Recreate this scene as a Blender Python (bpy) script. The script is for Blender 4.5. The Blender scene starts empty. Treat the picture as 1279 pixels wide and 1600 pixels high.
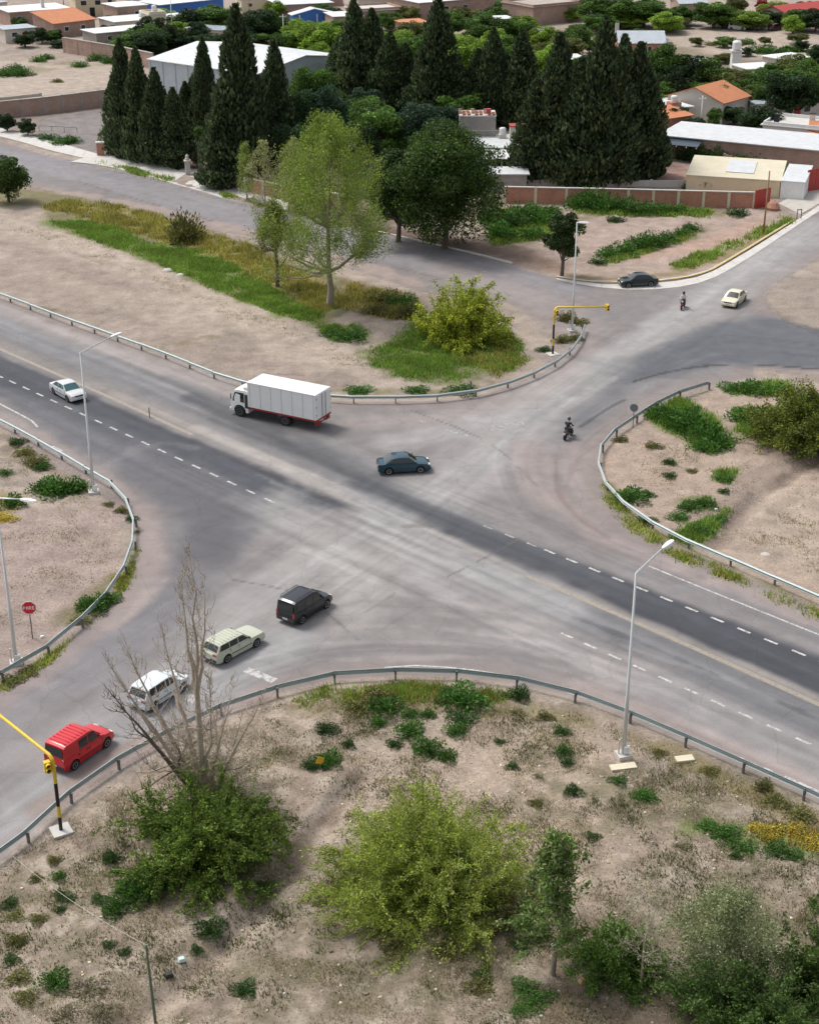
import bpy, bmesh, math, random
import numpy as np
from mathutils import Vector, Matrix

# ------------------------------------------------------------------ camera, sky, sun, exposure
SC = bpy.context.scene
F, YH, H = 2400.0, -330.0, 50.0
TH = math.atan((800 - YH) / F)
cam = bpy.data.cameras.new('camera'); camo = bpy.data.objects.new('camera', cam)
SC.collection.objects.link(camo); SC.camera = camo
cam.sensor_fit = 'VERTICAL'; cam.sensor_height = 24.0; cam.lens = 24.0 * F / 1600.0
cam.clip_start = 0.5; cam.clip_end = 6000
camo.location = (0, 0, H); camo.rotation_euler = (math.pi / 2 - TH, 0, 0)

SUN_EL, SUN_AZ = math.radians(58), math.radians(-55)       # azimuth from +Y towards +X
world = bpy.data.worlds.new('World'); SC.world = world; world.use_nodes = True
wn = world.node_tree.nodes; wl = world.node_tree.links
sky = wn.new('ShaderNodeTexSky'); sky.sky_type = 'NISHITA'; sky.sun_disc = False
sky.sun_elevation = SUN_EL; sky.sun_rotation = SUN_AZ; sky.dust_density = 6.0; sky.air_density = 1.0; sky.altitude = 700
hs = wn.new('ShaderNodeHueSaturation'); hs.inputs['Saturation'].default_value = 0.35; hs.inputs['Value'].default_value = 1.0
wl.new(sky.outputs[0], hs.inputs['Color']); wl.new(hs.outputs[0], wn['Background'].inputs['Color'])
wn['Background'].inputs['Strength'].default_value = 0.12
sun = bpy.data.lights.new('sun', 'SUN'); suno = bpy.data.objects.new('sun', sun); SC.collection.objects.link(suno)
sun.energy = 1.4; sun.angle = math.radians(17); sun.color = (1.0, 0.965, 0.92)
sd = Vector((math.sin(SUN_AZ) * math.cos(SUN_EL), math.cos(SUN_AZ) * math.cos(SUN_EL), math.sin(SUN_EL)))
suno.rotation_euler = sd.to_track_quat('Z', 'Y').to_euler()
SC.view_settings.view_transform = 'Standard'; SC.view_settings.look = 'None'
SC.view_settings.exposure = 0.62; SC.view_settings.gamma = 1.0; SC.view_settings.use_curve_mapping = False

# ------------------------------------------------------------------ helpers
rnd = random.Random(7); NR = np.random.default_rng(11)
_s, _c = math.sin(TH), math.cos(TH)
def G(x, y, z=0.0):                       # photo position -> point on the plane at height z
    v = y - 800.0; u = x - 639.5; k = (H - z) / (v * _c + F * _s)
    return (u * k, (F * _c - v * _s) * k)
def G3(x, y, z=0.0): a = G(x, y, z); return Vector((a[0], a[1], z))
def PJ(X, Y, Z):
    d = H - Z; zc = Y * _c + d * _s
    return (639.5 + X / zc * F, 800 + (d * _c - Y * _s) / zc * F)
def HG(x, yb, yt):                        # height of a thing standing at (x,yb) whose top shows at yt
    X, Y = G(x, yb); lo, hi = 0.0, 45.0
    for _ in range(40):
        m = (lo + hi) / 2
        if PJ(X, Y, m)[1] > yt: lo = m
        else: hi = m
    return m
def MPP(x, y):                            # metres per photo pixel, sideways
    a, b = G(x, y), G(x + 10, y); return (b[0] - a[0]) / 10
COL = SC.collection
def tagit(o, label=None, cat=None, group=None, kind=None):
    if label: o['label'] = label
    if cat: o['category'] = cat
    if group: o['group'] = group
    if kind: o['kind'] = kind
    return o
def empty(name, loc, rz=0.0, label=None, cat=None, group=None):
    o = bpy.data.objects.new(name, None); COL.objects.link(o); o.location = loc; o.rotation_euler = (0, 0, rz)
    o.empty_display_size = 0.3
    return tagit(o, label, cat, group)
def link(name, me, parent=None, loc=None, rz=0.0):
    o = bpy.data.objects.new(name, me); COL.objects.link(o)
    if parent: o.parent = parent
    if loc is not None: o.location = loc
    if rz: o.rotation_euler = (0, 0, rz)
    return o
def children(o): return [c for c in bpy.data.objects if c.parent == o]
def copy_tree(o, kids, parent=None):
    c = o.copy(); COL.objects.link(c)
    if parent: c.parent = parent
    for ch in kids.get(o, []): copy_tree(ch, kids, c)
    return c
def kidmap(root):
    m = {}
    for c in root.children_recursive: m.setdefault(c.parent, []).append(c)
    return m
def meshnp(name, V, Fq, mat=None, col=None, smooth=False, mats=None, midx=None):
    """fast mesh: V (n,3), Fq (m,k) all faces same size, col per face (m,3)"""
    V = np.asarray(V, dtype=np.float32); Fq = np.asarray(Fq, dtype=np.int32)
    me = bpy.data.meshes.new(name); m, k = Fq.shape
    me.vertices.add(len(V)); me.vertices.foreach_set('co', V.ravel())
    me.loops.add(m * k); me.loops.foreach_set('vertex_index', Fq.ravel())
    me.polygons.add(m); me.polygons.foreach_set('loop_start', np.arange(0, m * k, k, dtype=np.int32))
    try: me.polygons.foreach_set('loop_total', np.full(m, k, dtype=np.int32))
    except Exception: pass
    if smooth: me.polygons.foreach_set('use_smooth', np.ones(m, dtype=bool))
    me.update(calc_edges=True)
    if col is not None:
        a = me.attributes.new('Col', 'FLOAT_COLOR', 'FACE')
        c4 = np.ones((m, 4), dtype=np.float32); c4[:, :3] = col; a.data.foreach_set('color', c4.ravel())
    if mats:
        for x in mats: me.materials.append(x)
        if midx is not None: me.polygons.foreach_set('material_index', np.asarray(midx, dtype=np.int32))
    elif mat: me.materials.append(mat)
    return me
class MB:
    """collects simple solids and builds ONE mesh"""
    def __init__(s): s.v = []; s.f = []
    def add(s, V, Fs):
        b = len(s.v); s.v += [tuple(x) for x in V]; s.f += [tuple(i + b for i in f) for f in Fs]; return s
    def box(s, c, d, rz=0.0, taper=1.0):
        x, y, z = d[0] / 2, d[1] / 2, d[2] / 2; cr, sr = math.cos(rz), math.sin(rz); V = []
        for k in (-1, 1):
            t = taper if k == 1 else 1.0
            for i, j in ((-1, -1), (1, -1), (1, 1), (-1, 1)):
                a, b = i * x * t, j * y * t; V.append((c[0] + a * cr - b * sr, c[1] + a * sr + b * cr, c[2] + k * z))
        return s.add(V, [(3, 2, 1, 0), (4, 5, 6, 7), (0, 1, 5, 4), (1, 2, 6, 5), (2, 3, 7, 6), (3, 0, 4, 7)])
    def tube(s, pts, rad, n=8, cap=True):
        pts = [Vector(p) for p in pts]; 
        if not hasattr(rad, '__len__'): rad = [rad] * len(pts)
        V = []; Fs = []; up = Vector((0, 0, 1))
        for i, p in enumerate(pts):
            d = (pts[min(i + 1, len(pts) - 1)] - pts[max(i - 1, 0)]).normalized()
            a = d.cross(up if abs(d.z) < .95 else Vector((1, 0, 0))).normalized(); b = d.cross(a)
            for k in range(n):
                t = 2 * math.pi * k / n; V.append(p + (a * math.cos(t) + b * math.sin(t)) * rad[i])
        for i in range(len(pts) - 1):
            for k in range(n):
                Fs.append((i * n + k, i * n + (k + 1) % n, (i + 1) * n + (k + 1) % n, (i + 1) * n + k))
        if cap: Fs.append(tuple(range(n))); Fs.append(tuple(range(len(pts) * n - 1, (len(pts) - 1) * n - 1, -1)))
        return s.add(V, Fs)
    def prism(s, poly, z0, z1):
        n = len(poly); V = [(p[0], p[1], z0) for p in poly] + [(p[0], p[1], z1) for p in poly]
        return s.add(V, [tuple(range(n - 1, -1, -1)), tuple(range(n, 2 * n))] + [(i, (i + 1) % n, n + (i + 1) % n, n + i) for i in range(n)])
    def lathe(s, prof, n=16, c=(0, 0, 0), axis='z'):
        V = []; Fs = []
        for r, z in prof:
            for k in range(n):
                t = 2 * math.pi * k / n
                if axis == 'z': V.append((c[0] + r * math.cos(t), c[1] + r * math.sin(t), c[2] + z))
                else: V.append((c[0] + r * math.cos(t), c[1] + z, c[2] + r * math.sin(t)))
        for i in range(len(prof) - 1):
            for k in range(n): Fs.append((i * n + k, i * n + (k + 1) % n, (i + 1) * n + (k + 1) % n, (i + 1) * n + k))
        Fs.append(tuple(range(n - 1, -1, -1))); Fs.append(tuple(range((len(prof) - 1) * n, len(prof) * n)))
        return s.add(V, Fs)
    def mesh(s, name, mat, smooth=False, bevel=0.0):
        me = bpy.data.meshes.new(name); me.from_pydata(s.v, [], s.f)
        bm = bmesh.new(); bm.from_mesh(me); bmesh.ops.recalc_face_normals(bm, faces=bm.faces)
        if bevel: bmesh.ops.bevel(bm, geom=list(bm.edges), offset=bevel, segments=2, affect='EDGES', profile=.6)
        bm.to_mesh(me); bm.free()
        if smooth: me.polygons.foreach_set('use_smooth', [True] * len(me.polygons))
        me.materials.append(mat); return me
    def obj(s, name, mat, parent=None, loc=None, smooth=False, bevel=0.0, rz=0.0):
        return link(name, s.mesh(name, mat, smooth, bevel), parent, loc, rz)
def smooth_poly(pts, step):
    """Catmull-Rom through points (tuples of any dim), resampled"""
    P = [np.array(p, float) for p in pts]; P = [2 * P[0] - P[1]] + P + [2 * P[-1] - P[-2]]; out = []
    for i in range(1, len(P) - 2):
        for t in np.linspace(0, 1, 24, endpoint=False):
            a, b, c, d = P[i - 1], P[i], P[i + 1], P[i + 2]
            out.append(0.5 * ((2 * b) + (-a + c) * t + (2 * a - 5 * b + 4 * c - d) * t * t + (-a + 3 * b - 3 * c + d) * t ** 3))
    out.append(P[-2]); out = np.array(out)
    L = np.concatenate([[0], np.cumsum(np.linalg.norm(np.diff(out, axis=0), axis=1))]); n = max(2, int(round(L[-1] / step)) + 1)
    s = np.linspace(0, L[-1], n)
    return np.stack([np.interp(s, L, out[:, k]) for k in range(out.shape[1])], 1)

# ------------------------------------------------------------------ numpy noise
_T = np.random.default_rng(5).random((256, 256)).astype(np.float32)
def vn(x, y):
    xi = np.floor(x).astype(np.int64); yi = np.floor(y).astype(np.int64); fx = x - xi; fy = y - yi
    fx = fx * fx * (3 - 2 * fx); fy = fy * fy * (3 - 2 * fy)
    a = _T[xi & 255, yi & 255]; b = _T[(xi + 1) & 255, yi & 255]; c = _T[xi & 255, (yi + 1) & 255]; d = _T[(xi + 1) & 255, (yi + 1) & 255]
    return (a * (1 - fx) + b * fx) * (1 - fy) + (c * (1 - fx) + d * fx) * fy
def fbm(x, y, sc, oct=4, seed=0):
    r = 0; a = 1.0; t = 0; x = x / sc + seed * 17.3; y = y / sc + seed * 9.1
    for _ in range(oct): r = r + a * vn(x, y); t += a; a *= .5; x = x * 2.03 + 5.2; y = y * 2.03 + 1.7
    return r / t * 2 - 1

# ------------------------------------------------------------------ materials
def newmat(name):
    m = bpy.data.materials.new(name); m.use_nodes = True; nt = m.node_tree
    return m, nt, nt.nodes['Principled BSDF']
def N(nt, t, **kw):
    n = nt.nodes.new(t)
    for k, v in kw.items():
        if k in n.inputs: n.inputs[k].default_value = v
        else: setattr(n, k, v)
    return n
_mc = {}
def plain(col, rough=.6, metal=0.0, var=.12, scale=3.0, bump=0.0, coat=0.0, spec=None, name=None):
    key = (tuple(col), rough, metal, var, scale, bump, coat)
    if key in _mc: return _mc[key]
    m, nt, b = newmat(name or 'surface'); b.inputs['Roughness'].default_value = rough; b.inputs['Metallic'].default_value = metal
    if coat: b.inputs['Coat Weight'].default_value = coat; b.inputs['Coat Roughness'].default_value = .08
    if spec is not None: b.inputs['Specular IOR Level'].default_value = spec
    tc = N(nt, 'ShaderNodeTexCoord'); no = N(nt, 'ShaderNodeTexNoise', Scale=scale, Detail=6.0, Roughness=.65)
    nt.links.new(tc.outputs['Object'], no.inputs['Vector'])
    mr = N(nt, 'ShaderNodeMapRange'); mr.inputs['From Min'].default_value = .3; mr.inputs['From Max'].default_value = .7
    mr.inputs['To Min'].default_value = 1 - var; mr.inputs['To Max'].default_value = 1 + var * .6
    nt.links.new(no.outputs['Fac'], mr.inputs['Value'])
    mx = N(nt, 'ShaderNodeVectorMath', operation='SCALE'); mx.inputs[0].default_value = col
    nt.links.new(mr.outputs[0], mx.inputs['Scale']); nt.links.new(mx.outputs[0], b.inputs['Base Color'])
    if bump:
        bp = N(nt, 'ShaderNodeBump', Strength=bump, Distance=.03); nt.links.new(no.outputs['Fac'], bp.inputs['Height']); nt.links.new(bp.outputs[0], b.inputs['Normal'])
    _mc[key] = m; return m
def paint(col, rough=.28):
    return plain(col, rough, 0.0, .07, 2.2, coat=.45, name='car_paint')
def leafmat(name, trans=.3, rough=.6):
    m, nt, b = newmat(name); nt.nodes.remove(b); out = nt.nodes['Material Output']
    at = N(nt, 'ShaderNodeAttribute', attribute_name='Col')
    oi = N(nt, 'ShaderNodeObjectInfo'); hv = N(nt, 'ShaderNodeHueSaturation')
    mr = N(nt, 'ShaderNodeMapRange'); mr.inputs['To Min'].default_value = .82; mr.inputs['To Max'].default_value = 1.2
    nt.links.new(oi.outputs['Random'], mr.inputs['Value']); nt.links.new(mr.outputs[0], hv.inputs['Value']); nt.links.new(at.outputs['Color'], hv.inputs['Color'])
    d = N(nt, 'ShaderNodeBsdfPrincipled', Roughness=rough); d.inputs['Specular IOR Level'].default_value = .25
    t = N(nt, 'ShaderNodeBsdfTranslucent'); mx = N(nt, 'ShaderNodeMixShader', Fac=trans)
    nt.links.new(hv.outputs[0], d.inputs['Base Color']); nt.links.new(hv.outputs[0], t.inputs['Color'])
    nt.links.new(d.outputs[0], mx.inputs[1]); nt.links.new(t.outputs[0], mx.inputs[2]); nt.links.new(mx.outputs[0], out.inputs['Surface'])
    return m
LEAF = leafmat('foliage'); BARK = plain((.13, .10, .075), .9, 0, .35, 8, .6, name='bark'); BARKP = plain((.30, .26, .20), .9, 0, .3, 6, .5, name='pale_bark'); BARKW = plain((.44, .37, .29), .9, 0, .25, 6, .4, name='dry_pale_bark')
def groundmat(name, kind):
    m, nt, b = newmat(name); at = N(nt, 'ShaderNodeAttribute', attribute_name='Col'); ge = N(nt, 'ShaderNodeNewGeometry')
    b.inputs['Roughness'].default_value = .95 if kind == 'dirt' else .8; b.inputs['Specular IOR Level'].default_value = .2 if kind == 'dirt' else .35
    n1 = N(nt, 'ShaderNodeTexNoise', Scale=.55, Detail=8.0, Roughness=.62); n2 = N(nt, 'ShaderNodeTexNoise', Scale=6.0 if kind == 'dirt' else 9.0, Detail=8.0, Roughness=.75)
    nt.links.new(ge.outputs['Position'], n1.inputs['Vector']); nt.links.new(ge.outputs['Position'], n2.inputs['Vector'])
    def rng(n, lo, hi, a=.32, c=.68):
        r = N(nt, 'ShaderNodeMapRange'); r.inputs['From Min'].default_value = a; r.inputs['From Max'].default_value = c
        r.inputs['To Min'].default_value = lo; r.inputs['To Max'].default_value = hi; nt.links.new(n.outputs['Fac'], r.inputs['Value']); return r
    r1 = rng(n1, .88, 1.1) if kind != 'dirt' else rng(n1, .78, 1.16); r2 = rng(n2, .84, 1.12) if kind != 'dirt' else rng(n2, .62, 1.22)
    mu = N(nt, 'ShaderNodeMath', operation='MULTIPLY'); nt.links.new(r1.outputs[0], mu.inputs[0]); nt.links.new(r2.outputs[0], mu.inputs[1])
    sc = N(nt, 'ShaderNodeVectorMath', operation='SCALE'); nt.links.new(at.outputs['Color'], sc.inputs[0]); nt.links.new(mu.outputs[0], sc.inputs['Scale'])
    last = sc.outputs[0]
    vo = N(nt, 'ShaderNodeTexVoronoi', Scale=1.6 if kind == 'dirt' else .22)          # pebbles / cracks
    nt.links.new(ge.outputs['Position'], vo.inputs['Vector'])
    if kind == 'dirt':
        r3 = N(nt, 'ShaderNodeMapRange'); r3.inputs['From Min'].default_value = .03; r3.inputs['From Max'].default_value = .07; r3.inputs['To Min'].default_value = 1.45; r3.inputs['To Max'].default_value = 1.0
        nt.links.new(vo.outputs['Distance'], r3.inputs['Value']); s2 = N(nt, 'ShaderNodeVectorMath', operation='SCALE')
        nt.links.new(last, s2.inputs[0]); nt.links.new(r3.outputs[0], s2.inputs['Scale']); last = s2.outputs[0]
    else:
        vo.feature = 'DISTANCE_TO_EDGE'
        nz = N(nt, 'ShaderNodeTexNoise', Scale=.8, Detail=5.0); mxv = N(nt, 'ShaderNodeVectorMath', operation='ADD'); nt.links.new(ge.outputs['Position'], nz.inputs['Vector'])
        nt.links.new(ge.outputs['Position'], mxv.inputs[0]); nt.links.new(nz.outputs['Color'], mxv.inputs[1]); nt.links.new(mxv.outputs[0], vo.inputs['Vector'])
        r3 = N(nt, 'ShaderNodeMapRange'); r3.inputs['From Min'].default_value = .004; r3.inputs['From Max'].default_value = .016; r3.inputs['To Min'].default_value = .9; r3.inputs['To Max'].default_value = 1.0
        nt.links.new(vo.outputs['Distance'], r3.inputs['Value']); s2 = N(nt, 'ShaderNodeVectorMath', operation='SCALE')
        nt.links.new(last, s2.inputs[0]); nt.links.new(r3.outputs[0], s2.inputs['Scale']); last = s2.outputs[0]
    nt.links.new(last, b.inputs['Base Color'])
    bp = N(nt, 'ShaderNodeBump', Strength=.7 if kind == 'dirt' else .15, Distance=.06 if kind == 'dirt' else .01)
    nt.links.new(n2.outputs['Fac'], bp.inputs['Height']); nt.links.new(bp.outputs[0], b.inputs['Normal'])
    return m
def brickmat(name, c1, c2, mortar, bw=.28, bh=.09):
    m, nt, b = newmat(name); b.inputs['Roughness'].default_value = .9
    tc = N(nt, 'ShaderNodeUVMap'); br = N(nt, 'ShaderNodeTexBrick'); br.inputs['Scale'].default_value = 1.0
    br.inputs['Brick Width'].default_value = bw; br.inputs['Row Height'].default_value = bh; br.inputs['Mortar Size'].default_value = .012
    br.inputs['Color1'].default_value = (*c1, 1); br.inputs['Color2'].default_value = (*c2, 1); br.inputs['Mortar'].default_value = (*mortar, 1)
    ge = N(nt, 'ShaderNodeNewGeometry'); sx = N(nt, 'ShaderNodeSeparateXYZ'); ad = N(nt, 'ShaderNodeMath', operation='ADD'); cb = N(nt, 'ShaderNodeCombineXYZ')
    nt.nodes.remove(tc); nt.links.new(ge.outputs['Position'], sx.inputs[0]); nt.links.new(sx.outputs['X'], ad.inputs[0]); nt.links.new(sx.outputs['Y'], ad.inputs[1])
    nt.links.new(ad.outputs[0], cb.inputs['X']); nt.links.new(sx.outputs['Z'], cb.inputs['Y']); nt.links.new(cb.outputs[0], br.inputs['Vector'])
    no = N(nt, 'ShaderNodeTexNoise', Scale=.5, Detail=7.0, Roughness=.7); nt.links.new(ge.outputs['Position'], no.inputs['Vector'])
    mr = N(nt, 'ShaderNodeMapRange'); mr.inputs['From Min'].default_value = .3; mr.inputs['From Max'].default_value = .7; mr.inputs['To Min'].default_value = .75; mr.inputs['To Max'].default_value = 1.15
    nt.links.new(no.outputs['Fac'], mr.inputs['Value']); sc = N(nt, 'ShaderNodeVectorMath', operation='SCALE')
    nt.links.new(br.outputs['Color'], sc.inputs[0]); nt.links.new(mr.outputs[0], sc.inputs['Scale']); nt.links.new(sc.outputs[0], b.inputs['Base Color'])
    return m
def corrmat(name, col, axis='X', freq=6.0, rough=.45):
    m, nt, b = newmat(name); b.inputs['Roughness'].default_value = rough; b.inputs['Metallic'].default_value = .1
    tc = N(nt, 'ShaderNodeTexCoord'); wv = N(nt, 'ShaderNodeTexWave', Scale=freq, Distortion=0.0); wv.bands_direction = axis
    no = N(nt, 'ShaderNodeTexNoise', Scale=.6, Detail=6.0, Roughness=.7)
    nt.links.new(tc.outputs['Object'], wv.inputs['Vector']); nt.links.new(tc.outputs['Object'], no.inputs['Vector'])
    bp = N(nt, 'ShaderNodeBump', Strength=.5, Distance=.05); nt.links.new(wv.outputs['Fac'], bp.inputs['Height']); nt.links.new(bp.outputs[0], b.inputs['Normal'])
    mr = N(nt, 'ShaderNodeMapRange'); mr.inputs['From Min'].default_value = .35; mr.inputs['From Max'].default_value = .7; mr.inputs['To Min'].default_value = 1.0; mr.inputs['To Max'].default_value = .82
    nt.links.new(no.outputs['Fac'], mr.inputs['Value']); sc = N(nt, 'ShaderNodeVectorMath', operation='SCALE'); sc.inputs[0].default_value = col
    nt.links.new(mr.outputs[0], sc.inputs['Scale']); nt.links.new(sc.outputs[0], b.inputs['Base Color']); return m
M = dict(tglass=plain((.05, .13, .14), .08, 0, .1, 2, coat=.5, name='teal_glass'),
 galv=plain((.42, .48, .47), .5, .2, .18, 1.5, name='galvanised_steel'), galvd=plain((.16, .17, .17), .6, .3, .2, 3, name='weathered_post_steel'),
 pole=plain((.62, .64, .62), .45, .2, .1, 2, name='pale_pole_paint'), conc=plain((.50, .47, .42), .9, 0, .18, 1.4, .3, name='concrete'), concw=plain((.58, .555, .515), .85, 0, .14, .8, .2, name='pale_concrete'),
 yel=plain((.72, .52, .04), .45, 0, .1, 4, name='yellow_paint'), blk=plain((.012, .012, .013), .5, 0, .1, 4, name='black_paint'), red=plain((.5, .02, .025), .4, 0, .1, 4, name='red_paint'),
 white=plain((.78, .78, .76), .5, 0, .08, 2, name='white_paint'), glass=plain((.012, .016, .018), .06, 0, .05, 2, coat=.5, name='tinted_glass'), tyre=plain((.018, .018, .018), .85, 0, .1, 9, name='tyre_rubber'),
 rim=plain((.45, .45, .46), .35, .7, .1, 5, name='wheel_metal'), dark=plain((.015, .015, .016), .8, 0, .1, 4, name='dark_underside'), lamp=plain((.75, .75, .72), .15, 0, .04, 5, coat=.6, name='clear_lens'), rlamp=plain((.35, .01, .01), .2, 0, .04, 5, coat=.6, name='red_lens'),
 plate=plain((.5, .5, .5), .5, 0, .05, 5), trim=plain((.03, .03, .032), .6, 0, .1, 4, name='dark_trim'), wood=plain((.35, .20, .10), .8, 0, .25, 3, name='pole_wood'),
 brickp=brickmat('pinkish_brick', (.46, .29, .22), (.36, .22, .17), (.42, .36, .31)), bricko=brickmat('orange_brick', (.52, .20, .11), (.42, .15, .09), (.42, .33, .27)), block=brickmat('grey_block', (.40, .36, .33), (.34, .31, .29), (.28, .26, .24), .4, .2),
 plaster=plain((.62, .57, .50), .9, 0, .12, .6, name='plaster'), yplaster=plain((.70, .58, .40), .9, 0, .1, .5, name='yellow_plaster'), cream=plain((.66, .60, .45), .85, 0, .1, .5), roofw=corrmat('white_metal_roof', (.80, .82, .82)), roofg=corrmat('grey_metal_roof', (.42, .47, .52)), roofo=corrmat('orange_tile_roof', (.62, .25, .12), 'Y', 3.0, .8), hallw=corrmat('pale_blue_metal_wall', (.56, .63, .66), 'X', 3.0), blue=plain((.04, .16, .50), .6, 0, .1, 1), dglass=plain((.05, .07, .09), .25, 0, .2, 1), redg=plain((.42, .05, .04), .6, 0, .15, 2), pane=plain((.03, .035, .04), .15, 0, .1, 2), soil=plain((.28, .22, .18), .95, 0, .2, 3, .5))

# ------------------------------------------------------------------ painted base colours of earth and asphalt (world-space masks)
xs = np.concatenate([-260 - np.cumsum(np.geomspace(10, 2500, 22))[::-1], np.arange(-260, 1541, 3.0), 1540 + np.cumsum(np.geomspace(10, 2500, 22))])
ys = np.concatenate([np.array([3800, 3000, 2500, 2200, 2000, 1900, 1820, 1760, 1710, 1680]), np.arange(1655, -50, -2.6), np.array([-60, -80, -105, -135, -170, -210, -245, -270, -285])])
_k = H / ((ys - 800) * _c + F * _s)
GX = (xs[None, :] - 639.5) * _k[:, None]; GY = np.repeat(((F * _c - (ys - 800) * _s) * _k)[:, None], len(xs), 1)
NX, NY = len(xs), len(ys); PXw = GX.ravel(); PYw = GY.ravel()
def _xy(pts): return np.array([G(*p) for p in pts])
def segdist(X, Y, P, closed=False):
    d = np.full(X.shape, 1e9)
    n = len(P)
    for i in range(n if closed else n - 1):
        a, b = P[i], P[(i + 1) % n]; e = b - a; L = (e ** 2).sum() + 1e-9
        t = np.clip(((X - a[0]) * e[0] + (Y - a[1]) * e[1]) / L, 0, 1)
        d = np.minimum(d, (X - a[0] - t * e[0]) ** 2 + (Y - a[1] - t * e[1]) ** 2)
    return np.sqrt(d)
def inside(X, Y, P):
    r = np.zeros(X.shape, bool); n = len(P)
    for i in range(n):
        a, b = P[i], P[(i + 1) % n]
        c = (a[1] > Y) != (b[1] > Y)
        r ^= c & (X < (b[0] - a[0]) * (Y - a[1]) / (b[1] - a[1] + 1e-12) + a[0])
    return r
def sstep(a, b, x): t = np.clip((x - a) / (b - a), 0, 1); return t * t * (3 - 2 * t)
def _sel(P, m):
    lo, hi = P.min(0) - m, P.max(0) + m
    return np.nonzero((PXw > lo[0]) & (PXw < hi[0]) & (PYw > lo[1]) & (PYw < hi[1]))[0]
BASE = np.zeros((len(PXw), 3), np.float32); BASE[:] = (.35, .287, .238)
def mixin(idx, m, c): BASE[idx] = BASE[idx] * (1 - m[:, None]) + np.array(c, np.float32) * m[:, None]
_seed = [0]
def poly(pts, c, a=1.0, soft=.4, n=.4, ns=2.5, thr=None):
    P = _xy(pts); idx = _sel(P, soft + n + 1)
    if not len(idx): return
    _seed[0] += 1; X, Y = PXw[idx], PYw[idx]; d = segdist(X, Y, P, True); s = np.where(inside(X, Y, P), d, -d)
    s = s + n * fbm(X, Y, ns, 4, _seed[0]) * 2; m = sstep(-soft, soft, s) * a
    if thr is not None: m = m * sstep(thr - .25, thr + .25, fbm(X, Y, ns * .5, 4, _seed[0] + 40))
    mixin(idx, m.astype(np.float32), c)
def stroke(pts, w, c, a=1.0, soft=.6, n=.15, ns=2.5, sm=True, thr=None):
    P = _xy(pts)
    if sm and len(P) > 2: P = smooth_poly(P, max(1.5, w * 1.5))
    idx = _sel(P, w * 2 + 1)
    if not len(idx): return
    _seed[0] += 1; X, Y = PXw[idx], PYw[idx]; d = segdist(X, Y, P) + n * w * fbm(X, Y, ns, 4, _seed[0]) * 2
    m = sstep(w * .5 * (1 + soft), w * .5 * (1 - soft), d) * a
    if thr is not None: m = m * sstep(thr - .3, thr + .3, fbm(X, Y, ns * .6, 3, _seed[0] + 40))
    mixin(idx, m.astype(np.float32), c)
def blob(x, y, rx, c, a=1.0, asp=.6, soft=.5):
    stroke([(x - rx * (1 - asp) - .1, y), (x + rx * (1 - asp) + .1, y)], rx * 2 * MPP(x, y) * asp, c, a, soft, .25, 1.5, False)

# ---- outlines (photo positions of things on the flat ground, extrapolated beyond the frame)
RAIL_NW = [(-500, 300), (-200, 397), (0, 467), (90, 501), (185, 535), (265, 564), (345, 596), (430, 618), (515, 629), (600, 631), (700, 627), (760, 617), (820, 598), (870, 573), (900, 546), (912, 518)]
RAIL_NE = [(1700, 1130), (1450, 1020), (1279, 946), (1150, 890), (1050, 846), (985, 806), (950, 772), (936, 742), (935, 716), (950, 690), (985, 665), (1020, 642), (1060, 622), (1105, 608)]
RAIL_S = [(-330, 1600), (-150, 1450), (0, 1349), (60, 1299), (120, 1244), (180, 1203), (250, 1163), (340, 1118), (430, 1088), (520, 1066), (620, 1060), (700, 1061), (800, 1072), (910, 1099), (1000, 1134), (1090, 1173), (1190, 1218), (1279, 1259), (1500, 1370), (1800, 1530)]
RAIL_W = [(-400, 1330), (-180, 1180), (0, 1066), (60, 1033), (110, 994), (160, 948), (195, 898), (210, 850), (206, 806), (180, 770), (145, 748), (77, 708), (0, 666), (-200, 566), (-500, 425)]
ROAD = [(-900, 130), (-500, 297), (0, 464), (90, 498), (185, 531), (265, 560), (345, 592), (430, 615), (515, 626), (600, 628), (700, 624), (760, 614), (820, 595), (868, 570), (897, 545), (906, 522),
  (850, 508), (790, 474), (660, 458), (560, 425), (397, 374), (190, 322), (50, 290), (-60, 262), (-500, 150), (-900, 60), (-900, 25), (-500, 105), (0, 220), (100, 250), (190, 272), (265, 290), (330, 310), (400, 328), (480, 342), (560, 357), (620, 370), (700, 388), (770, 405), (870, 436),
  (960, 447), (1040, 444), (1100, 432), (1180, 390), (1279, 325), (1500, 190), (1800, 40), (1990, 60), (1700, 190), (1480, 300), (1279, 405), (1215, 438), (1192, 463), (1222, 503), (1279, 527), (1500, 570), (2000, 620),
  (2000, 720), (1500, 625), (1279, 583), (1180, 574), (1180, 590), (1105, 604), (1055, 619), (1010, 643), (955, 682), (934, 716), (934, 745), (948, 775), (983, 810), (1048, 850), (1150, 894), (1279, 950), (1600, 1095), (2200, 1360),
  (2400, 1830), (1800, 1526), (1500, 1366), (1279, 1255), (1190, 1214), (1090, 1169), (1000, 1130), (910, 1095), (800, 1068), (700, 1057), (620, 1056), (520, 1062), (430, 1084), (340, 1114), (250, 1159), (180, 1199), (120, 1240), (60, 1295), (0, 1345), (-150, 1446), (-330, 1596), (-600, 1850), (-900, 1750), (-400, 1335), (-180, 1185), (0, 1071), (62, 1037), (113, 998), (164, 950), (199, 900), (214, 850), (210, 804), (183, 766), (147, 744), (77, 704), (0, 662), (-200, 562), (-500, 421), (-900, 260)]
RP = _xy(ROAD)
DIRT = (.35, .285, .232); DIRTL = (.44, .365, .30); DIRTD = (.24, .185, .145); DIRTP = (.29, .23, .195)
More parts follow.
